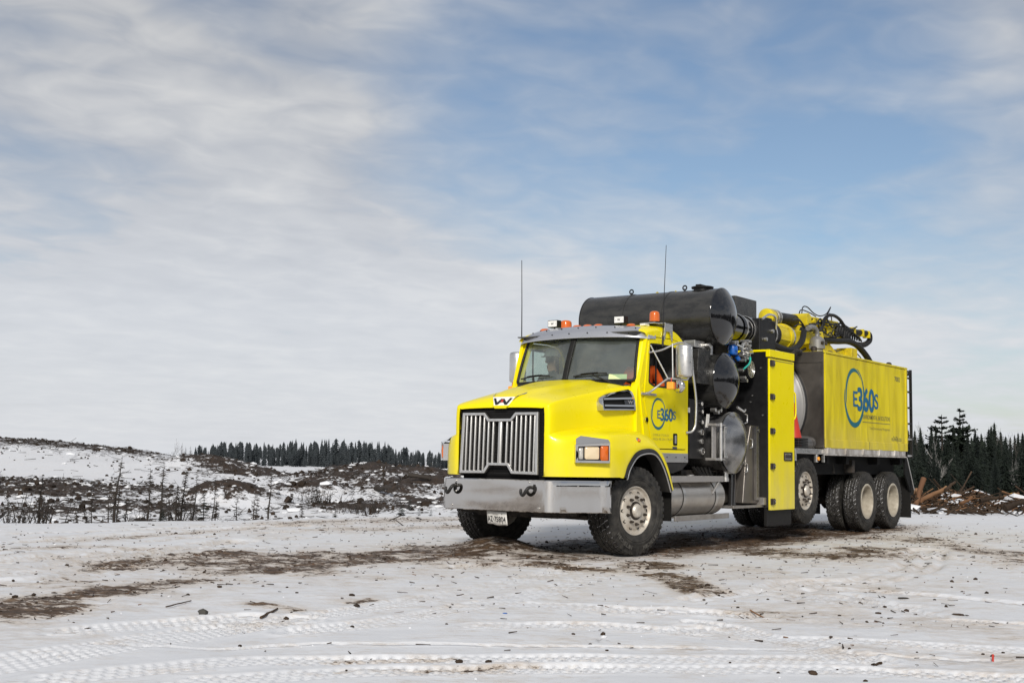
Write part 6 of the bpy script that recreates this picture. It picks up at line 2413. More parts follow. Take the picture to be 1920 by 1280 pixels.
# driver: left arm by the open window, hands on the wheel
seated_person('driver in an orange work jacket at the wheel behind the open side window', (1.10, -.60, 1.89), R(8), .02,
              ((-.05, .275, .29), (.27, .22, .285)), ((.16, -.24, .25), (.265, -.10, .285)), 'jacket_orange', False)
seated_person('passenger in a white hard hat and grey jacket looking out of the far side', (.97, .70, 1.80), R(-35), .12,
              ((.16, .30, .26), (.40, .16, .20)), ((.18, -.30, .26), (.42, -.16, .20)), 'jacket_grey', True)


# ---------------------------------------------------------------- vegetation and litter
def foliage_mat(name, c0, c1, rough=.75):
    t = NT(name)
    geo = t.node('ShaderNodeNewGeometry')
    n = t.noise(1.1, 3, .6, geo.outputs['Position'])
    rn = t.node('ShaderNodeObjectInfo').outputs['Random']
    f = t.math('ADD', t.math('MULTIPLY', n, .8), t.math('MULTIPLY', rn, .3))
    t.set(base=t.mix(t.ramp(f, [(.35, 0.0), (.85, 1.0)]), c0, c1), rough=rough, spec=.25)
    return name


foliage_mat('spruce_needles', (.006, .010, .008), (.019, .027, .019))
foliage_mat('pine_needles', (.007, .012, .009), (.020, .028, .018))
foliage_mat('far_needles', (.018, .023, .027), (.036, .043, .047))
foliage_mat('dead_wood', (.020, .016, .013), (.060, .050, .042))
foliage_mat('bare_bark', (.06, .052, .046), (.15, .135, .12))
foliage_mat('birch_bark', (.20, .19, .18), (.42, .40, .38))
foliage_mat('slash_wood', (.022, .015, .010), (.085, .052, .030))
foliage_mat('fresh_wood', (.15, .075, .036), (.34, .20, .11))
foliage_mat('red_bark', (.10, .045, .022), (.22, .12, .065))
foliage_mat('soil_clod', (.020, .014, .010), (.075, .048, .030))
foliage_mat('snow_lump', (.62, .63, .66), (.80, .81, .83))
foliage_mat('stone', (.06, .058, .052), (.16, .15, .13))
foliage_mat('excavator_yellow', (.42, .24, .02), (.62, .38, .03))


class Tris:
    """fast collector for many small faces"""
    def __init__(self):
        self.V, self.F, self.n = [], [], 0

    def add(self, vs, fs):
        self.V.append(np.asarray(vs, float))
        self.F += [tuple(i + self.n for i in f) for f in fs]
        self.n += len(vs)

    def build(self, name, mat, parent=None, smooth=False):
        me = bpy.data.meshes.new(name)
        me.from_pydata(np.concatenate(self.V).tolist() if self.V else [], [], self.F)
        me.materials.append(MATS[mat])
        if smooth:
            me.polygons.foreach_set('use_smooth', [True] * len(me.polygons))
        o = bpy.data.objects.new(name, me)
        COL.objects.link(o)
        if parent:
            o.parent = parent
        return o


def limb(T, p0, p1, r0, r1, n=4):
    p0, p1 = np.array(p0, float), np.array(p1, float)
    d = p1 - p0
    d /= np.linalg.norm(d) + 1e-9
    ref = np.array([0, 0, 1.0]) if abs(d[2]) < .9 else np.array([1.0, 0, 0])
    a = np.cross(d, ref); a /= np.linalg.norm(a)
    b = np.cross(d, a)
    vs = [p0 + r0 * (math.cos(t) * a + math.sin(t) * b) for t in np.linspace(0, 2 * math.pi, n, endpoint=False)]
    vs += [p1 + r1 * (math.cos(t) * a + math.sin(t) * b) for t in np.linspace(0, 2 * math.pi, n, endpoint=False)]
    T.add(vs, [(i, (i + 1) % n, n + (i + 1) % n, n + i) for i in range(n)])


def spruce_crown(T, rnd, h, w, whorls, per, start=.08, droop=.35, ragged=.5, sub=3):
    """drooping whorls of needle sprays: every branch is a row of small uneven faces"""
    for k in range(whorls):
        t = k / whorls
        z = h * (start + (1 - start) * (t ** .92))
        L0 = w * (1 - t) ** .72 * (1 + .1 * math.sin(k * 2.3)) + .03 * h * .15
        for b in range(per):
            a = rnd.uniform(0, 2 * math.pi)
            L = L0 * rnd.uniform(1 - ragged, 1.12)
            if rnd.random() < .10:
                continue
            ca, sa = math.cos(a), math.sin(a)
            up = rnd.uniform(-.1, .12)
            prev = np.array([0, 0, z])
            for q in range(1, sub + 1):
                f = q / sub
                c = np.array([ca * L * f, sa * L * f, z + up * L * f - droop * L * f * f])
                wd = L * .40 * (1.2 - f) + .03 * L
                side = np.array([-sa, ca, 0]) * wd
                sag = np.array([0, 0, -wd * rnd.uniform(.3, .9)])
                T.add([prev, c + side * rnd.uniform(.5, 1.1) + sag, c + np.array([ca, sa, -.1]) * L * .10, c - side * rnd.uniform(.5, 1.1) + sag], [(0, 1, 2), (0, 2, 3)])
                prev = c
    T.add([(0, -.02 * w, h * .93), (0, .02 * w, h * .93), (0, 0, h * 1.02), (-.02 * w, 0, h * .93), (.02 * w, 0, h * .93)], [(0, 1, 2), (3, 4, 2)])


def skirts(T, rnd, h, w, n, sides=8, start=.03, drop=.10, taper=.8):
    """ragged overlapping skirts of foliage, dense enough to hide the trunk"""
    for k in range(n):
        t = k / n
        z = h * (start + (1 - start) * t)
        r_ = w * (1 - t) ** taper + .01 * h
        a0 = rnd.uniform(0, 6.28)
        vs = [(0, 0, z + h * (1 - start) / n * 1.7)]
        m = sides * 2
        for j in range(m):
            a = a0 + 2 * math.pi * j / m
            rr = r_ * (rnd.uniform(.75, 1.2) if j % 2 == 0 else rnd.uniform(.35, .6))
            vs.append((rr * math.cos(a), rr * math.sin(a), z - (drop * r_ if j % 2 == 0 else -.25 * r_) + rnd.uniform(-.04, .04) * h * .3))
        T.add(vs, [(0, 1 + j, 1 + (j + 1) % m) for j in range(m)])


def spruce_tree(name, seed, h, w, whorls=20, per=9, mat='spruce_needles', **kw):
    rnd = random.Random(seed)
    root = empty(name)
    T = Tris()
    limb(T, (0, 0, -.5), (0, 0, h * .55), h * .018, h * .010, 6)
    limb(T, (0, 0, h * .55), (0, 0, h * .98), h * .010, h * .002, 5)
    T.build('trunk', 'dead_wood', root)
    T = Tris()
    spruce_crown(T, rnd, h, w, whorls, per, **kw)
    if h > 4:
        skirts(T, rnd, h * .97, w * .55, whorls, 6)
    T.build('crown', mat, root)
    return root


def white_pine(name, seed, h):
    """tall pine with tiers of upswept, flat-topped sprays and gaps between"""
    rnd = random.Random(seed)
    root = empty(name)
    T = Tris()
    N = Tris()
    limb(T, (0, 0, -.5), (0, 0, h * .6), h * .017, h * .011, 6)
    limb(T, (0, 0, h * .6), (0, 0, h), h * .011, h * .003, 5)
    z = h * .45
    while z < h * .99:
        t = (z - h * .45) / (h * .55)
        for b in range(rnd.randint(3, 5)):
            a = rnd.uniform(0, 6.28)
            L = h * .21 * (1.12 - t) ** .7 * rnd.uniform(.55, 1.15)
            tip = np.array([math.cos(a) * L, math.sin(a) * L, z + L * rnd.uniform(.05, .35)])
            limb(T, (0, 0, z), tip, h * .004, h * .0015, 4)
            for q in range(46):
                f = rnd.uniform(.2, 1.06)
                c = np.array([0, 0, z]) * (1 - f) + tip * f + np.array([rnd.gauss(0, .10), rnd.gauss(0, .10), rnd.gauss(.04, .06)]) * L
                s_ = L * rnd.uniform(.12, .24)
                d1 = np.array([rnd.gauss(0, 1), rnd.gauss(0, 1), rnd.gauss(.3, .35)]); d1 /= np.linalg.norm(d1)
                d2 = np.cross(d1, [rnd.gauss(0, .5), rnd.gauss(0, .5), 1]); d2 /= np.linalg.norm(d2) + 1e-9
                N.add([c - d1 * s_, c + d2 * s_ * .45, c + d1 * s_, c - d2 * s_ * .45], [(0, 1, 2, 3)])
        z += h * rnd.uniform(.035, .065)
    T.build('trunk', 'dead_wood', root)
    N.build('crown', 'pine_needles', root)
    return root


def bare_tree(name, seed, h, mat='bare_bark', depth=4, spread=.45, trunk_r=.014):
    rnd = random.Random(seed)
    T = Tris()
    root = empty(name)
    twigs = Tris()
    def grow(p, d, L, r_, lev):
        q = p + d * L
        limb(T if lev < 2 else twigs, p, q, r_, r_ * .62, 5 if lev < 2 else 3)
        if lev >= depth:
            return
        for k in range(3 if lev < 2 else rnd.randint(2, 4)):
            f = rnd.uniform(.45, 1.0)
            nd = d + np.array([rnd.gauss(0, spread), rnd.gauss(0, spread), rnd.gauss(.1, .2)])
            nd /= np.linalg.norm(nd)
            grow(p + d * L * f, nd, L * rnd.uniform(.45, .68), r_ * .55, lev + 1)
        grow(q, (d + np.array([rnd.gauss(0, .12), rnd.gauss(0, .12), .1])) / 1.05, L * .62, r_ * .62, lev + 1)
    grow(np.array([0, 0, -.4]), np.array([rnd.gauss(0, .04), rnd.gauss(0, .04), 1.0]), h * .42, h * trunk_r, 0)
    T.build('trunk', mat, root)
    twigs.build('crown', mat, root)
    return root


def dead_spruce(name, seed, h, lean=0.0, az=0.0, dens=1.0, thick=1.0):
    """dead, mostly bare spruce: thin trunk with short stiff stubs and a few sprays of twigs"""
    rnd = random.Random(seed)
    root = empty(name)
    T = Tris()
    bend = [np.array([0, 0, -.4])]
    for k in range(1, 9):
        f = k / 8
        off = lean * f * h + .015 * h * math.sin(f * 5 + seed)
        bend.append(np.array([math.cos(az) * off, math.sin(az) * off, h * f]))
    r0 = (.008 * h + .008) * thick
    for k in range(8):
        limb(T, bend[k], bend[k + 1], r0 * (1 - k / 8.6), r0 * (1 - (k + 1) / 8.6), 6)
    T.build('trunk', 'dead_wood', root)
    B = Tris()
    for k in range(int(60 * dens)):
        f = rnd.uniform(.10, .97)
        i = min(int(f * 8), 7)
        p = bend[i] + (bend[i + 1] - bend[i]) * (f * 8 - i)
        a = rnd.uniform(0, 6.28)
        L = h * rnd.uniform(.03, .16) * (1.15 - f) + .03
        d = np.array([math.cos(a), math.sin(a), rnd.uniform(-.45, .25)])
        q = p + d * L
        limb(B, p, q, .006 * thick, .003, 3)
        for m in range(rnd.randint(0, 4)):
            e = p + d * L * rnd.uniform(.4, 1)
            limb(B, e, e + np.array([rnd.gauss(0, .5), rnd.gauss(0, .5), rnd.gauss(-.15, .4)]) * L * .45, .0035, .002, 3)
    B.build('twigs', 'dead_wood', root)
    return root


def bush(name, seed, h, w, n=60, mat='dead_wood'):
    rnd = random.Random(seed)
    root = empty(name)
    T = Tris()
    for k in range(n):
        a = rnd.uniform(0, 6.28)
        o = np.array([rnd.gauss(0, w * .18), rnd.gauss(0, w * .18), -.1])
        d = np.array([math.cos(a) * rnd.uniform(.1, .7), math.sin(a) * rnd.uniform(.1, .7), 1.0])
        d /= np.linalg.norm(d)
        L = h * rnd.uniform(.5, 1.1)
        m_ = o + d * L * .6
        limb(T, o, m_, .010, .006, 3)
        e = m_ + (d + np.array([rnd.gauss(0, .3), rnd.gauss(0, .3), 0])) * L * .4
        limb(T, m_, e, .006, .003, 3)
        limb(T, o + d * L * .4, o + d * L * .4 + np.array([rnd.gauss(0, .3), rnd.gauss(0, .3), .25]) * L, .005, .002, 3)
    T.build('stems', mat, root)
    return root


# --- dead spruces and saplings along the edge of the pad: (column of foot, column of top, row of top, thickness, density)
DEAD = [(86, 90, 893, 1.7, 1.4), (95, 93, 930, 1.1, 1.0), (102, 102, 936, .8, .8), (160, 149, 937, 1.2, .7), (178, 164, 942, 1.1, .8), (184, 184, 934, .9, .8), (215, 216, 917, 1.0, .9), (226, 235, 854, 1.6, 1.5),
        (232, 233, 912, 1.2, .8), (248, 248, 930, 1.0, .8), (287, 292, 876, 1.3, 1.1), (310, 317, 871, 1.6, 1.3), (327, 328, 925, .8, .8), (341, 342, 912, 1.3, 1.5), (351, 356, 881, 1.5, 1.7), (373, 377, 886, 1.1, 1.2),
        (407, 414, 889, .8, .8), (413, 417, 938, 1.1, 1.4), (453, 454, 932, .9, .8), (485, 487, 922, 1.2, .7), (490, 491, 932, .8, .8), (513, 515, 884, 1.3, .8), (30, 26, 925, .9, .9), (575, 574, 945, .7, .8), (711, 711, 935, .7, .7)]
ORD = ['first', 'second', 'third', 'fourth', 'fifth', 'sixth', 'seventh', 'eighth', 'ninth', 'tenth', 'eleventh', 'twelfth', 'thirteenth', 'fourteenth', 'fifteenth', 'sixteenth', 'seventeenth', 'eighteenth', 'nineteenth', 'twentieth',
       'twenty-first', 'twenty-second', 'twenty-third', 'twenty-fourth', 'twenty-fifth']
def hor(px):
    return 845.0 + px * 30.0 / 1920.0
order = sorted(range(len(DEAD)), key=lambda i: DEAD[i][0])
for rank, i in enumerate(order):
    pf, pt, ty, th_, dn = DEAD[i]
    rnd = random.Random(100 + i)
    dd = float(np.interp(pf, EDGE_PX, EDGE_D)) + rnd.uniform(.8, 2.6)
    x, y = spot(pf, dd)
    zg = ground_z(x, y)
    top = 1.179 + (hor(pt) - ty) * dd / 2308.0
    h = top - zg
    dx = (pt - pf) / 2308.0 * dd
    o = dead_spruce('dead_spruce', 40 + i, h, lean=dx / h, az=math.atan2(CR[1], CR[0]), dens=dn, thick=th_)
    o.location = (x, y, zg)
    size = 'tall' if h > 1.9 else ('short' if h < 1.1 else 'slender')
    state = 'leaning' if abs(dx) > .09 else ('twiggy' if dn > 1.25 else 'bare')
    tag(o, f'{size} {state} dead spruce, {ORD[rank]} from the left along the pad edge', 'dead tree', 'dead spruces along the edge of the pad')

for k, (pf, ty, d_, wf, lab) in enumerate(((392, 912, 23.5, .22, 'small green spruce among the dead trunks left of the truck'), (602, 905, 38, .30, 'dark young spruce standing on the brush mound left of the bumper'),
                                           (775, 928, 35, .22, 'slim young spruce near the bumper at the left of the truck'), (760, 942, 33, .45, 'low bushy spruce beside the slim one left of the bumper'),
                                           (316, 962, 22.0, .35, 'ankle-high spruce seedling at the foot of a tall dead trunk'), (792, 950, 31, .32, 'small spruce seedling in snow close to the bumper'), (815, 952, 31, .34, 'tiny spruce seedling nearest the bumper in the snow'),
                                           (637, 955, 29, .4, 'squat spruce seedling in the open snow below the mounds'))):
    x, y = spot(pf, d_)
    zg = ground_z(x, y)
    h = max(.25, 1.179 + (hor(pf) - ty) * d_ / 2308.0 - zg)
    o = spruce_tree('young_spruce', 300 + k, h, h * wf, whorls=12, per=8, sub=3, droop=.2)
    o.location = (x, y, zg)
    tag(o, lab, 'spruce')
for k, (pf, d_, h, w, lab) in enumerate(((75, 22.5, .75, 1.0, 'tangled brown bush by the thick dead trunk at the far left'), (35, 24, .55, 1.2, 'low brown bush at the left edge of the picture'), (345, 23.5, .9, .7, 'dense brown bush around the dead trunks in mid-field'),
                                         (690, 34, .6, 1.5, 'wide tangle of branches on the snow below the mounds'), (600, 37, .7, 1.6, 'dark tangle of branches around the young spruce on the mound'), (275, 30, .4, 1.0, 'low bush in snow behind the dead spruces'))):
    x, y = spot(pf, d_)
    o = bush('bush', 500 + k, h, w, (34, 26, 24, 60, 55, 30)[k])
    o.location = (x, y, ground_z(x, y))
    tag(o, lab, 'bush')

# --- bare trees on the skyline at the left
for k, (pf, d_, ty, lab) in enumerate(((333, 110, 816, 'left of two pale bare trees on the skyline above the dark mound'), (346, 112, 822, 'right of two pale bare trees on the skyline above the dark mound'))):
    x, y = spot(pf, d_)
    zg = ground_z(x, y)
    o = bare_tree('bare_tree', 700 + k, 1.179 + (hor(pf) - ty) * d_ / 2308.0 - zg, depth=4, spread=.28, trunk_r=.007)
    o.location = (x, y, zg)
    tag(o, lab, 'tree')
for k, (pf, ty, lab) in enumerate(((354, 837, 'left of two small dark spruces on the skyline beside the bare trees'), (363, 835, 'right of two small dark spruces on the skyline beside the bare trees'))):
    x, y = spot(pf, 130)
    zg = ground_z(x, y)
    o = spruce_tree('skyline_spruce', 720 + k, 1.179 + (hor(pf) - ty) * 130 / 2308.0 - zg, .45, whorls=14, per=7)
    o.location = (x, y, zg)
    tag(o, lab, 'spruce')

# --- logs and poles lying in the field and in the slash on the right
def log(name, a, b, r_, mat, label, parent=None, r1=None):
    p0, p1 = np.array(a, float), np.array(b, float)
    rnd = random.Random(int(abs(p0[0] * 97 + p0[1] * 31)))
    path = [p0 + (p1 - p0) * t + np.array([rnd.gauss(0, r_ * .25), rnd.gauss(0, r_ * .25), rnd.gauss(0, r_ * .2)]) for t in np.linspace(0, 1, 6)]
    rs = [(r_ + ((r1 or r_ * .75) - r_) * t) * rnd.uniform(.88, 1.12) for t in np.linspace(0, 1, 6)]
    g = G().tube(path, rs, n=9)
    o = g.build(name, mat, parent, smooth=50)
    tag(o, label, 'log')
    return o
def at3(px, d_, dz):
    x, y = spot(px, d_)
    return (x, y, ground_z(x, y) + dz)
log('fallen_pole', at3(712, 40, .05), at3(742, 39, .35), .09, 'dead_wood', 'short dark log propped on the snow below the mounds')
log('fallen_pole', at3(770, 44, .30), at3(812, 44, .12), .09, 'dead_wood', 'long thin dark log lying on the slope left of the bumper')
log('fallen_pole', at3(5, 23, .1), at3(22, 24, .3), .04, 'dead_wood', 'thin dark stick rising from snow at the left edge')
log('fallen_pole', at3(118, 24, .06), at3(140, 24, .12), .035, 'dead_wood', 'dark pole lying on the snow between dead trunks')
log('broken_trunk', at3(1713, 32.5, -.1), at3(1731, 32.8, .78), .062, 'red_bark', 'leaning reddish broken trunk in the slash behind the truck', r1=.075)
for k, (pa, pb, d_, z0, z1, r_, mt, lab) in enumerate((
        (1722, 1768, 33.0, .12, .40, .07, 'fresh_wood', 'long pale split log lying in the slash beside the broken trunk'), (1740, 1775, 33.4, .15, .36, .06, 'fresh_wood', 'shorter pale log behind the long split one in the slash'),
        (1770, 1790, 33.2, .38, .48, .05, 'slash_wood', 'dark log end on top of the slash berm'),
        (1835, 1880, 32.6, .28, .34, .06, 'slash_wood', 'dark log along the top of the slash berm, mid-right'), (1880, 1925, 31.5, .16, .30, .08, 'slash_wood', 'snow-edged log at the right end of the slash berm'),
        (1708, 1722, 33.4, .30, .36, .10, 'fresh_wood', 'pale log end beside the truck mud flap'), (1800, 1820, 32.3, .15, .30, .05, 'fresh_wood', 'pale stick angled in the middle of the slash berm'))):
    log('slash_log', at3(pa, d_, z0), at3(pb, d_ + .3, z1), r_, mt, lab)

# --- loose litter, too small and too many to count
def sticks(name, label, mat, pts, lens, rad, zoff=.01, tilt=.12, seed=1):
    rnd = random.Random(seed)
    T = Tris()
    for (x, y, z) in pts:
        L = rnd.uniform(*lens) * (1 if rnd.random() < .8 else 1.8)
        a = rnd.uniform(0, 6.28)
        d = np.array([math.cos(a), math.sin(a), rnd.gauss(0, tilt)])
        r_ = rnd.uniform(*rad)
        c = np.array([x, y, z + zoff])
        limb(T, c - d * L / 2, c + d * L / 2, r_, r_ * .6, 4)
    o = T.build(name, mat)
    tag(o, label, None, None, 'stuff')
    return o


def lumps(name, label, mat, pts, size, seed=2, flat=.6):
    rnd = random.Random(seed)
    T = Tris()
    ico = np.array([(0, 0, 1), (.894, 0, .447), (.276, .851, .447), (-.724, .526, .447), (-.724, -.526, .447), (.276, -.851, .447), (.724, .526, -.447), (-.276, .851, -.447), (-.894, 0, -.447), (-.276, -.851, -.447), (.724, -.526, -.447), (0, 0, -1)])
    fs = [(0, 1, 2), (0, 2, 3), (0, 3, 4), (0, 4, 5), (0, 5, 1), (1, 6, 2), (2, 7, 3), (3, 8, 4), (4, 9, 5), (5, 10, 1), (2, 6, 7), (3, 7, 8), (4, 8, 9), (5, 9, 10), (1, 10, 6)]
    for (x, y, z) in pts:
        s_ = rnd.uniform(*size) * (1 if rnd.random() < .85 else 1.9)
        jit = np.array([[rnd.uniform(.7, 1.25)] for _ in range(12)])
        a = rnd.uniform(0, 6.28)
        Rz = np.array([[math.cos(a), -math.sin(a), 0], [math.sin(a), math.cos(a), 0], [0, 0, 1]])
        T.add((ico * jit * np.array([1.0, .75, flat])) @ Rz.T * s_ + np.array([x, y, z + s_ * flat * .3]), fs)
    o = T.build(name, mat)
    tag(o, label, None, None, 'stuff')
    return o


def scatter(n, seed, region, want):
    """points (x, y, z) drawn in a bearing/distance window, kept with probability want(dirt, soil)"""
    rs = np.random.RandomState(seed)
    px = rs.uniform(region[0], region[1], n)
    u = rs.uniform(0, 1, n)
    d_ = np.sqrt(region[2] ** 2 + u * (region[3] ** 2 - region[2] ** 2))
    s_ = (px - 960) / 2308.0 * d_
    x = CP[0] + CR[0] * s_ + CF[0] * d_
    y = CP[1] + CR[1] * s_ + CF[1] * d_
    z, dirt, soil = terrain(x, y)
    keep = rs.uniform(0, 1, n) < want(dirt, soil)
    return list(zip(x[keep], y[keep], z[keep]))


sticks('wood_chips', 'bark chips and twigs strewn over the dirty packed snow', 'slash_wood', scatter(15000, 1, (-150, 2070, 6.5, 30), lambda a, b: .003 + a * .50), (.015, .075), (.002, .006), seed=1)
sticks('pale_chips', 'pale splinters scattered on the dirty packed snow', 'fresh_wood', scatter(5000, 7, (-150, 2070, 6.5, 28), lambda a, b: .001 + a * .22), (.012, .055), (.002, .005), seed=7)
lumps('dirt_clods', 'small frozen dirt clods scattered over the pad', 'soil_clod', scatter(12000, 2, (-150, 2070, 6.3, 30), lambda a, b: .005 + a * .45), (.005, .018), seed=2)
lumps('snow_clods', 'crumbs of broken snow along the ruts', 'snow_lump', scatter(6000, 3, (-150, 2070, 6.3, 22), lambda a, b: .07 * (1 - np.clip(a * 2, 0, 1))), (.004, .012), seed=3)
lumps('field_clods', 'dark lumps of turned soil and stumps on the field mounds', 'soil_clod', scatter(14000, 4, (-200, 950, 27, 85), lambda a, b: .008 + .34 * b), (.025, .085), seed=4, flat=.8)
sticks('field_brush', 'dead branches and brush littering the cut-over field', 'dead_wood', scatter(15000, 5, (-200, 950, 21, 80), lambda a, b: .03 + .30 * b), (.15, .6), (.006, .015), .03, .20, seed=5)
sticks('berm_brush', 'broken branches and roots piled in the slash berm', 'slash_wood', scatter(5200, 6, (1600, 2050, 30, 39), lambda a, b: .03 + .75 * b), (.15, .8), (.010, .032), .06, .35, seed=6)
sticks('berm_splinters', 'pale splintered wood in the slash berm', 'fresh_wood', scatter(1500, 8, (1650, 2050, 31, 38), lambda a, b: .45 * b), (.12, .5), (.010, .026), .10, .30, seed=8)
lumps('berm_snow', 'patches of old snow caught in the slash berm', 'snow_lump', scatter(500, 9, (1690, 2050, 31, 37), lambda a, b: .45 * b), (.08, .26), seed=9, flat=.4)
lumps('field_snow', 'snow caught between the lumps of the field mounds', 'snow_lump', scatter(5000, 10, (-200, 950, 30, 70), lambda a, b: .25 * b), (.05, .16), seed=10, flat=.3)

# single things lying on the pad
def lump_thing(name, px, py, size, mat, label, cat, flat=.6, seed=0):
    rnd = random.Random(seed)
    g = G()
    A = []
    for k, t_ in enumerate(np.linspace(-.9, 1.0, 6)):
        rr = math.sqrt(max(0, 1 - t_ * t_)) + (.05 if k < 5 else 0)
        A.append([(size * rr * math.cos(a) * rnd.uniform(.8, 1.2), size * .7 * rr * math.sin(a) * rnd.uniform(.8, 1.2), size * flat * t_) for a in np.linspace(0, 6.28, 9, endpoint=False)])
    g.grid(A, closev=True)
    o = g.build(name, mat, smooth=30)
    d_ = 2308.0 * 1.179 / (py - hor(px))
    x, y = spot(px, d_)
    o.location = (x, y, ground_z(x, y) + size * flat * .5)
    o.rotation_euler = (0, 0, rnd.uniform(0, 6.28))
    tag(o, label, cat)
lump_thing('stone', 398, 1143, .042, 'stone', 'dark grey stone lying alone on the snow at lower left', 'stone', .7, 3)
lump_thing('dirt_lump', 1522, 1247, .03, 'soil_clod', 'dark dirt lump in the rut at the lower right', 'dirt lump', .5, 4)
lump_thing('dirt_lump', 872, 1226, .03, 'soil_clod', 'right of two dark dirt lumps on the rut in the lower middle', 'dirt lump', .5, 5)
lump_thing('dirt_lump', 926, 1226, .024, 'soil_clod', 'left of two dark dirt lumps on the rut in the lower middle', 'dirt lump', .5, 6)
lump_thing('plastic_scrap', 955, 1143, .018, 'blue_paint', 'tiny blue plastic scrap on the snow in front of the truck', 'scrap', .3, 7)
lump_thing('bark_piece', 1690, 1112, .05, 'dead_wood', 'flat dark piece of bark on the snow at right', 'bark', .2, 8)
lump_thing('bark_piece', 1792, 1140, .05, 'soil_clod', 'brown bark slab on the snow, right of the darker piece', 'bark', .2, 9)
def pad_stick(pa, pb, r_, mat, label, lift=.012):
    P = []
    for (px, py) in (pa, pb):
        d_ = 2308.0 * 1.179 / (py - hor(px))
        x, y = spot(px, d_)
        P.append((x, y, ground_z(x, y) + lift))
    o = log('stick', P[0], P[1], r_, mat, label)
    o['category'] = 'stick'
pad_stick((330, 1131), (375, 1121), .006, 'slash_wood', 'thin stick on the snow left of the grey stone')
pad_stick((1408, 1137), (1441, 1148), .007, 'fresh_wood', 'pale stick on the dirty snow at lower right')
pad_stick((505, 1147), (535, 1135), .010, 'slash_wood', 'forked dark stick right of the grey stone')
pad_stick((272, 1028), (305, 1023), .009, 'fresh_wood', 'pale stick on the snow at mid left')
pad_stick((1636, 1227), (1648, 1229), .009, 'slash_wood', 'stubby stick by the rut at lower right')
g = G().cyl((0, 0, -.05), (.010, 0, .04), .007, n=8)
o = g.build('marker_stake', 'red_plastic')
x, y = spot(1853, 2308.0 * 1.179 / (1222 - hor(1853)))
o.location = (x, y, ground_z(x, y))
tag(o, 'short red stake stuck in the snow at the lower right', 'stake')

# --- forest behind the slash berm on the right
variants = [spruce_tree('forest_spruce', 800 + k, 10.0, (2.1, 1.7, 2.4, 1.6, 1.9)[k], whorls=(36, 32, 38, 30, 34)[k], per=12, ragged=.45, start=.02) for k in range(5)]
used = [False] * 5
rnd = random.Random(77)
rows = []
for (d0, n_, h0, h1, p0, p1) in ((140, 34, 5.5, 8.2, 1600, 2040), (155, 34, 7.0, 9.6, 1590, 2045), (172, 34, 8.4, 11.0, 1590, 2045), (190, 34, 9.5, 12.0, 1590, 2045)):
    for k in range(n_):
        rows.append((p0 + (p1 - p0) * (k + rnd.uniform(.1, .9)) / n_, d0 + rnd.uniform(-8, 8), rnd.uniform(h0, h1)))
for k, (pf, d_, h) in enumerate(rows):
    v = k % 5
    o = variants[v] if not used[v] else copy_tree(variants[v])
    used[v] = True
    x, y = spot(pf, d_)
    o.location = (x, y, ground_z(x, y))
    w_ = rnd.uniform(.75, 1.2)
    o.scale = (h / 10 * w_, h / 10 * w_, h / 10)
    o.rotation_euler = (0, 0, rnd.uniform(0, 6.28))
    tag(o, 'dark spruce in the dense forest behind the slash at right', 'spruce', 'spruces of the forest at right')
for k, (pf, ty, d_, lab) in enumerate(((1801, 767, 165, 'tallest pine with layered branches above the forest at right'), (1767, 777, 165, 'second tall pine with an open crown, left of the tallest one'))):
    x, y = spot(pf, d_)
    zg = ground_z(x, y)
    o = white_pine('tall_pine', 900 + k, 1.179 + (hor(pf) - ty) * d_ / 2308.0 - zg)
    o.location = (x, y, zg)
    tag(o, lab, 'pine')
for k, (pf, ty, d_, mt, lab) in enumerate(((1735, 792, 175, 'bare_bark', 'bare grey tree left of the tall pines at the forest edge'), (1868, 805, 175, 'bare_bark', 'bare grey tree between spruces right of the tall pines'), (1842, 812, 172, 'bare_bark', 'bare thin tree just right of the tallest pine'),
                                           (1752, 815, 148, 'birch_bark', 'pale birch trunk in front of the forest below the open pine'), (1902, 812, 172, 'bare_bark', 'bare tree at the right edge of the forest'), (1717, 812, 170, 'bare_bark', 'bare tree nearest the truck ladder'),
                                           (1908, 850, 140, 'birch_bark', 'pale birch at the right edge of the picture'))):
    x, y = spot(pf, d_)
    zg = ground_z(x, y)
    o = bare_tree('bare_tree', 950 + k, 1.179 + (hor(pf) - ty) * d_ / 2308.0 - zg, mt, depth=4, spread=.30, trunk_r=.010)
    o.location = (x, y, zg)
    tag(o, lab, 'tree')


# --- far woods that read as one dark band
def far_forest(name, label, spots, seed, mat='far_needles', whorls=8, per=6):
    rnd = random.Random(seed)
    T = Tris()
    for (x, y, z, h) in spots:
        w_ = h * rnd.uniform(.15, .24)
        t0 = Tris()
        kind = rnd.random()
        if kind < .58:
            skirts(t0, rnd, h, w_ * .8, 11, 5, .02)
        else:
            skirts(t0, rnd, h, w_ * 1.1, 7, 5, rnd.uniform(.35, .55), .0, .5)
        limb(t0, (0, 0, -.5), (0, 0, h * .9), h * .018, h * .004, 3)
        V = np.concatenate(t0.V) + np.array([x, y, z])
        T.V.append(V)
        T.F += [tuple(i + T.n for i in f) for f in t0.F]
        T.n += len(V)
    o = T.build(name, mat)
    tag(o, label, None, None, 'stuff')
    return o
rnd = random.Random(31)
sp = []
for k in range(960):
    pf = rnd.uniform(372, 1100) if k < 760 else rnd.uniform(1100, 1680)
    d_ = rnd.uniform(500, 600)
    prof = np.interp(pf, [-100, 380, 420, 470, 520, 560, 630, 700, 740, 790, 815, 850, 1100], [7, 8.2, 9.6, 9.4, 9.2, 10.6, 11.2, 10.4, 10.0, 7.6, 7.0, 6.4, 6])
    x, y = spot(pf, d_)
    sp.append((x, y, -3.6, prof * (rnd.uniform(.80, 1.08) if rnd.random() < .35 else rnd.uniform(.50, .88))))
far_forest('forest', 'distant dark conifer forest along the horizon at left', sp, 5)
sp = []
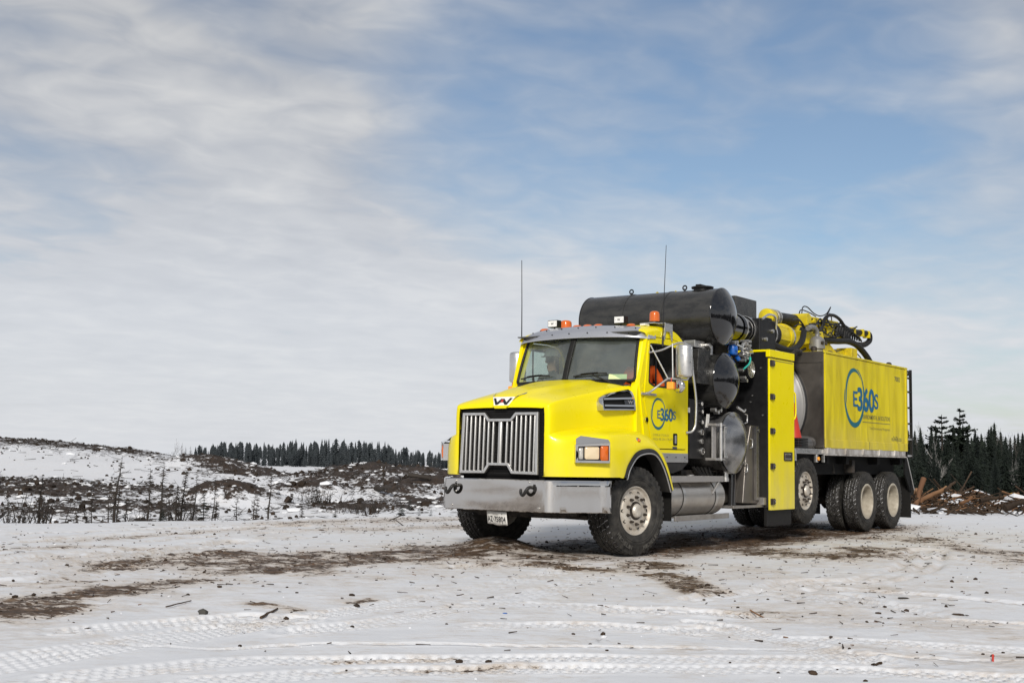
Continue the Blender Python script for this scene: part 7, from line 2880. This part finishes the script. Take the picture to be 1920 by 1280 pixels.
for k in range(420):
    a = R(rnd.uniform(27, 150))
    d_ = rnd.uniform(75, 120)
    x = CP[0] + d_ * (CF[0] * math.cos(a) + CR[0] * math.sin(a))
    y = CP[1] + d_ * (CF[1] * math.cos(a) + CR[1] * math.sin(a))
    sp.append((x, y, float(terrain(np.array([x]), np.array([y]), False)[0][0]) - .3, rnd.uniform(9, 15)))
far_forest('forest', 'conifer forest closing the clearing beyond the right of the picture', sp, 6, 'spruce_needles')

# --- excavator half hidden behind the slash
ex = empty('excavator', (0, 0, 0))
g = G().prism(rpoly([(-.2, 1.2), (1.2, 2.9), (2.6, 3.35), (3.9, 2.75), (3.8, 2.4), (2.6, 2.9), (1.5, 2.5), (.25, 1.1)], .08, 2), 'xz', -.18, .18)
g.build('boom', 'excavator_yellow', ex, bevel=.02)
g = G().prism(rpoly([(3.65, 3.05), (4.05, 2.95), (4.55, 1.0), (4.35, .9), (3.75, 2.4)], .06, 2), 'xz', -.14, .14)
g.build('stick', 'excavator_yellow', ex, bevel=.02)
g = G().cyl((.4, 0, 1.3), (2.3, 0, 2.75), .09, n=10)
g.build('cylinder', 'satin_metal', ex)
g = G().prism(rpoly([(4.3, 1.0), (4.65, .9), (4.7, .3), (4.3, -.1), (3.8, .1), (4.0, .7)], .06, 2), 'xz', -.35, .35)
g.build('bucket', 'excavator_yellow', ex, bevel=.02)
g = G().box(-3.2, .4, -1.2, 1.2, .9, 1.9)
g.build('house', 'excavator_yellow', ex, bevel=.08)
g = G().box(-1.0, .6, .25, 1.2, 1.0, 2.7)
g.build('cab', 'black_paint', ex, bevel=.08)
for s in (-1, 1):
    g = G().prism(rrect(-2.6, 1.2, -.05, .8, .38, 5), 'xz', s * .9, s * 1.4)
    g.build('track', 'rust_black', ex)
xx, yy = spot(1965, 78)
ex.location = (xx, yy, 1.179 + (hor(1905) - 925) * 78 / 2308.0 - 3.25)
ex.rotation_euler = (0, 0, math.atan2(-CR[1], -CR[0]) + .25)
tag(ex, 'yellow excavator arm rising behind the slash at the right edge', 'excavator')

for o in list(COL.objects):
    if o.parent and o.name.split('.')[0] in ('twigs', 'stems'):
        o['kind'] = 'stuff'
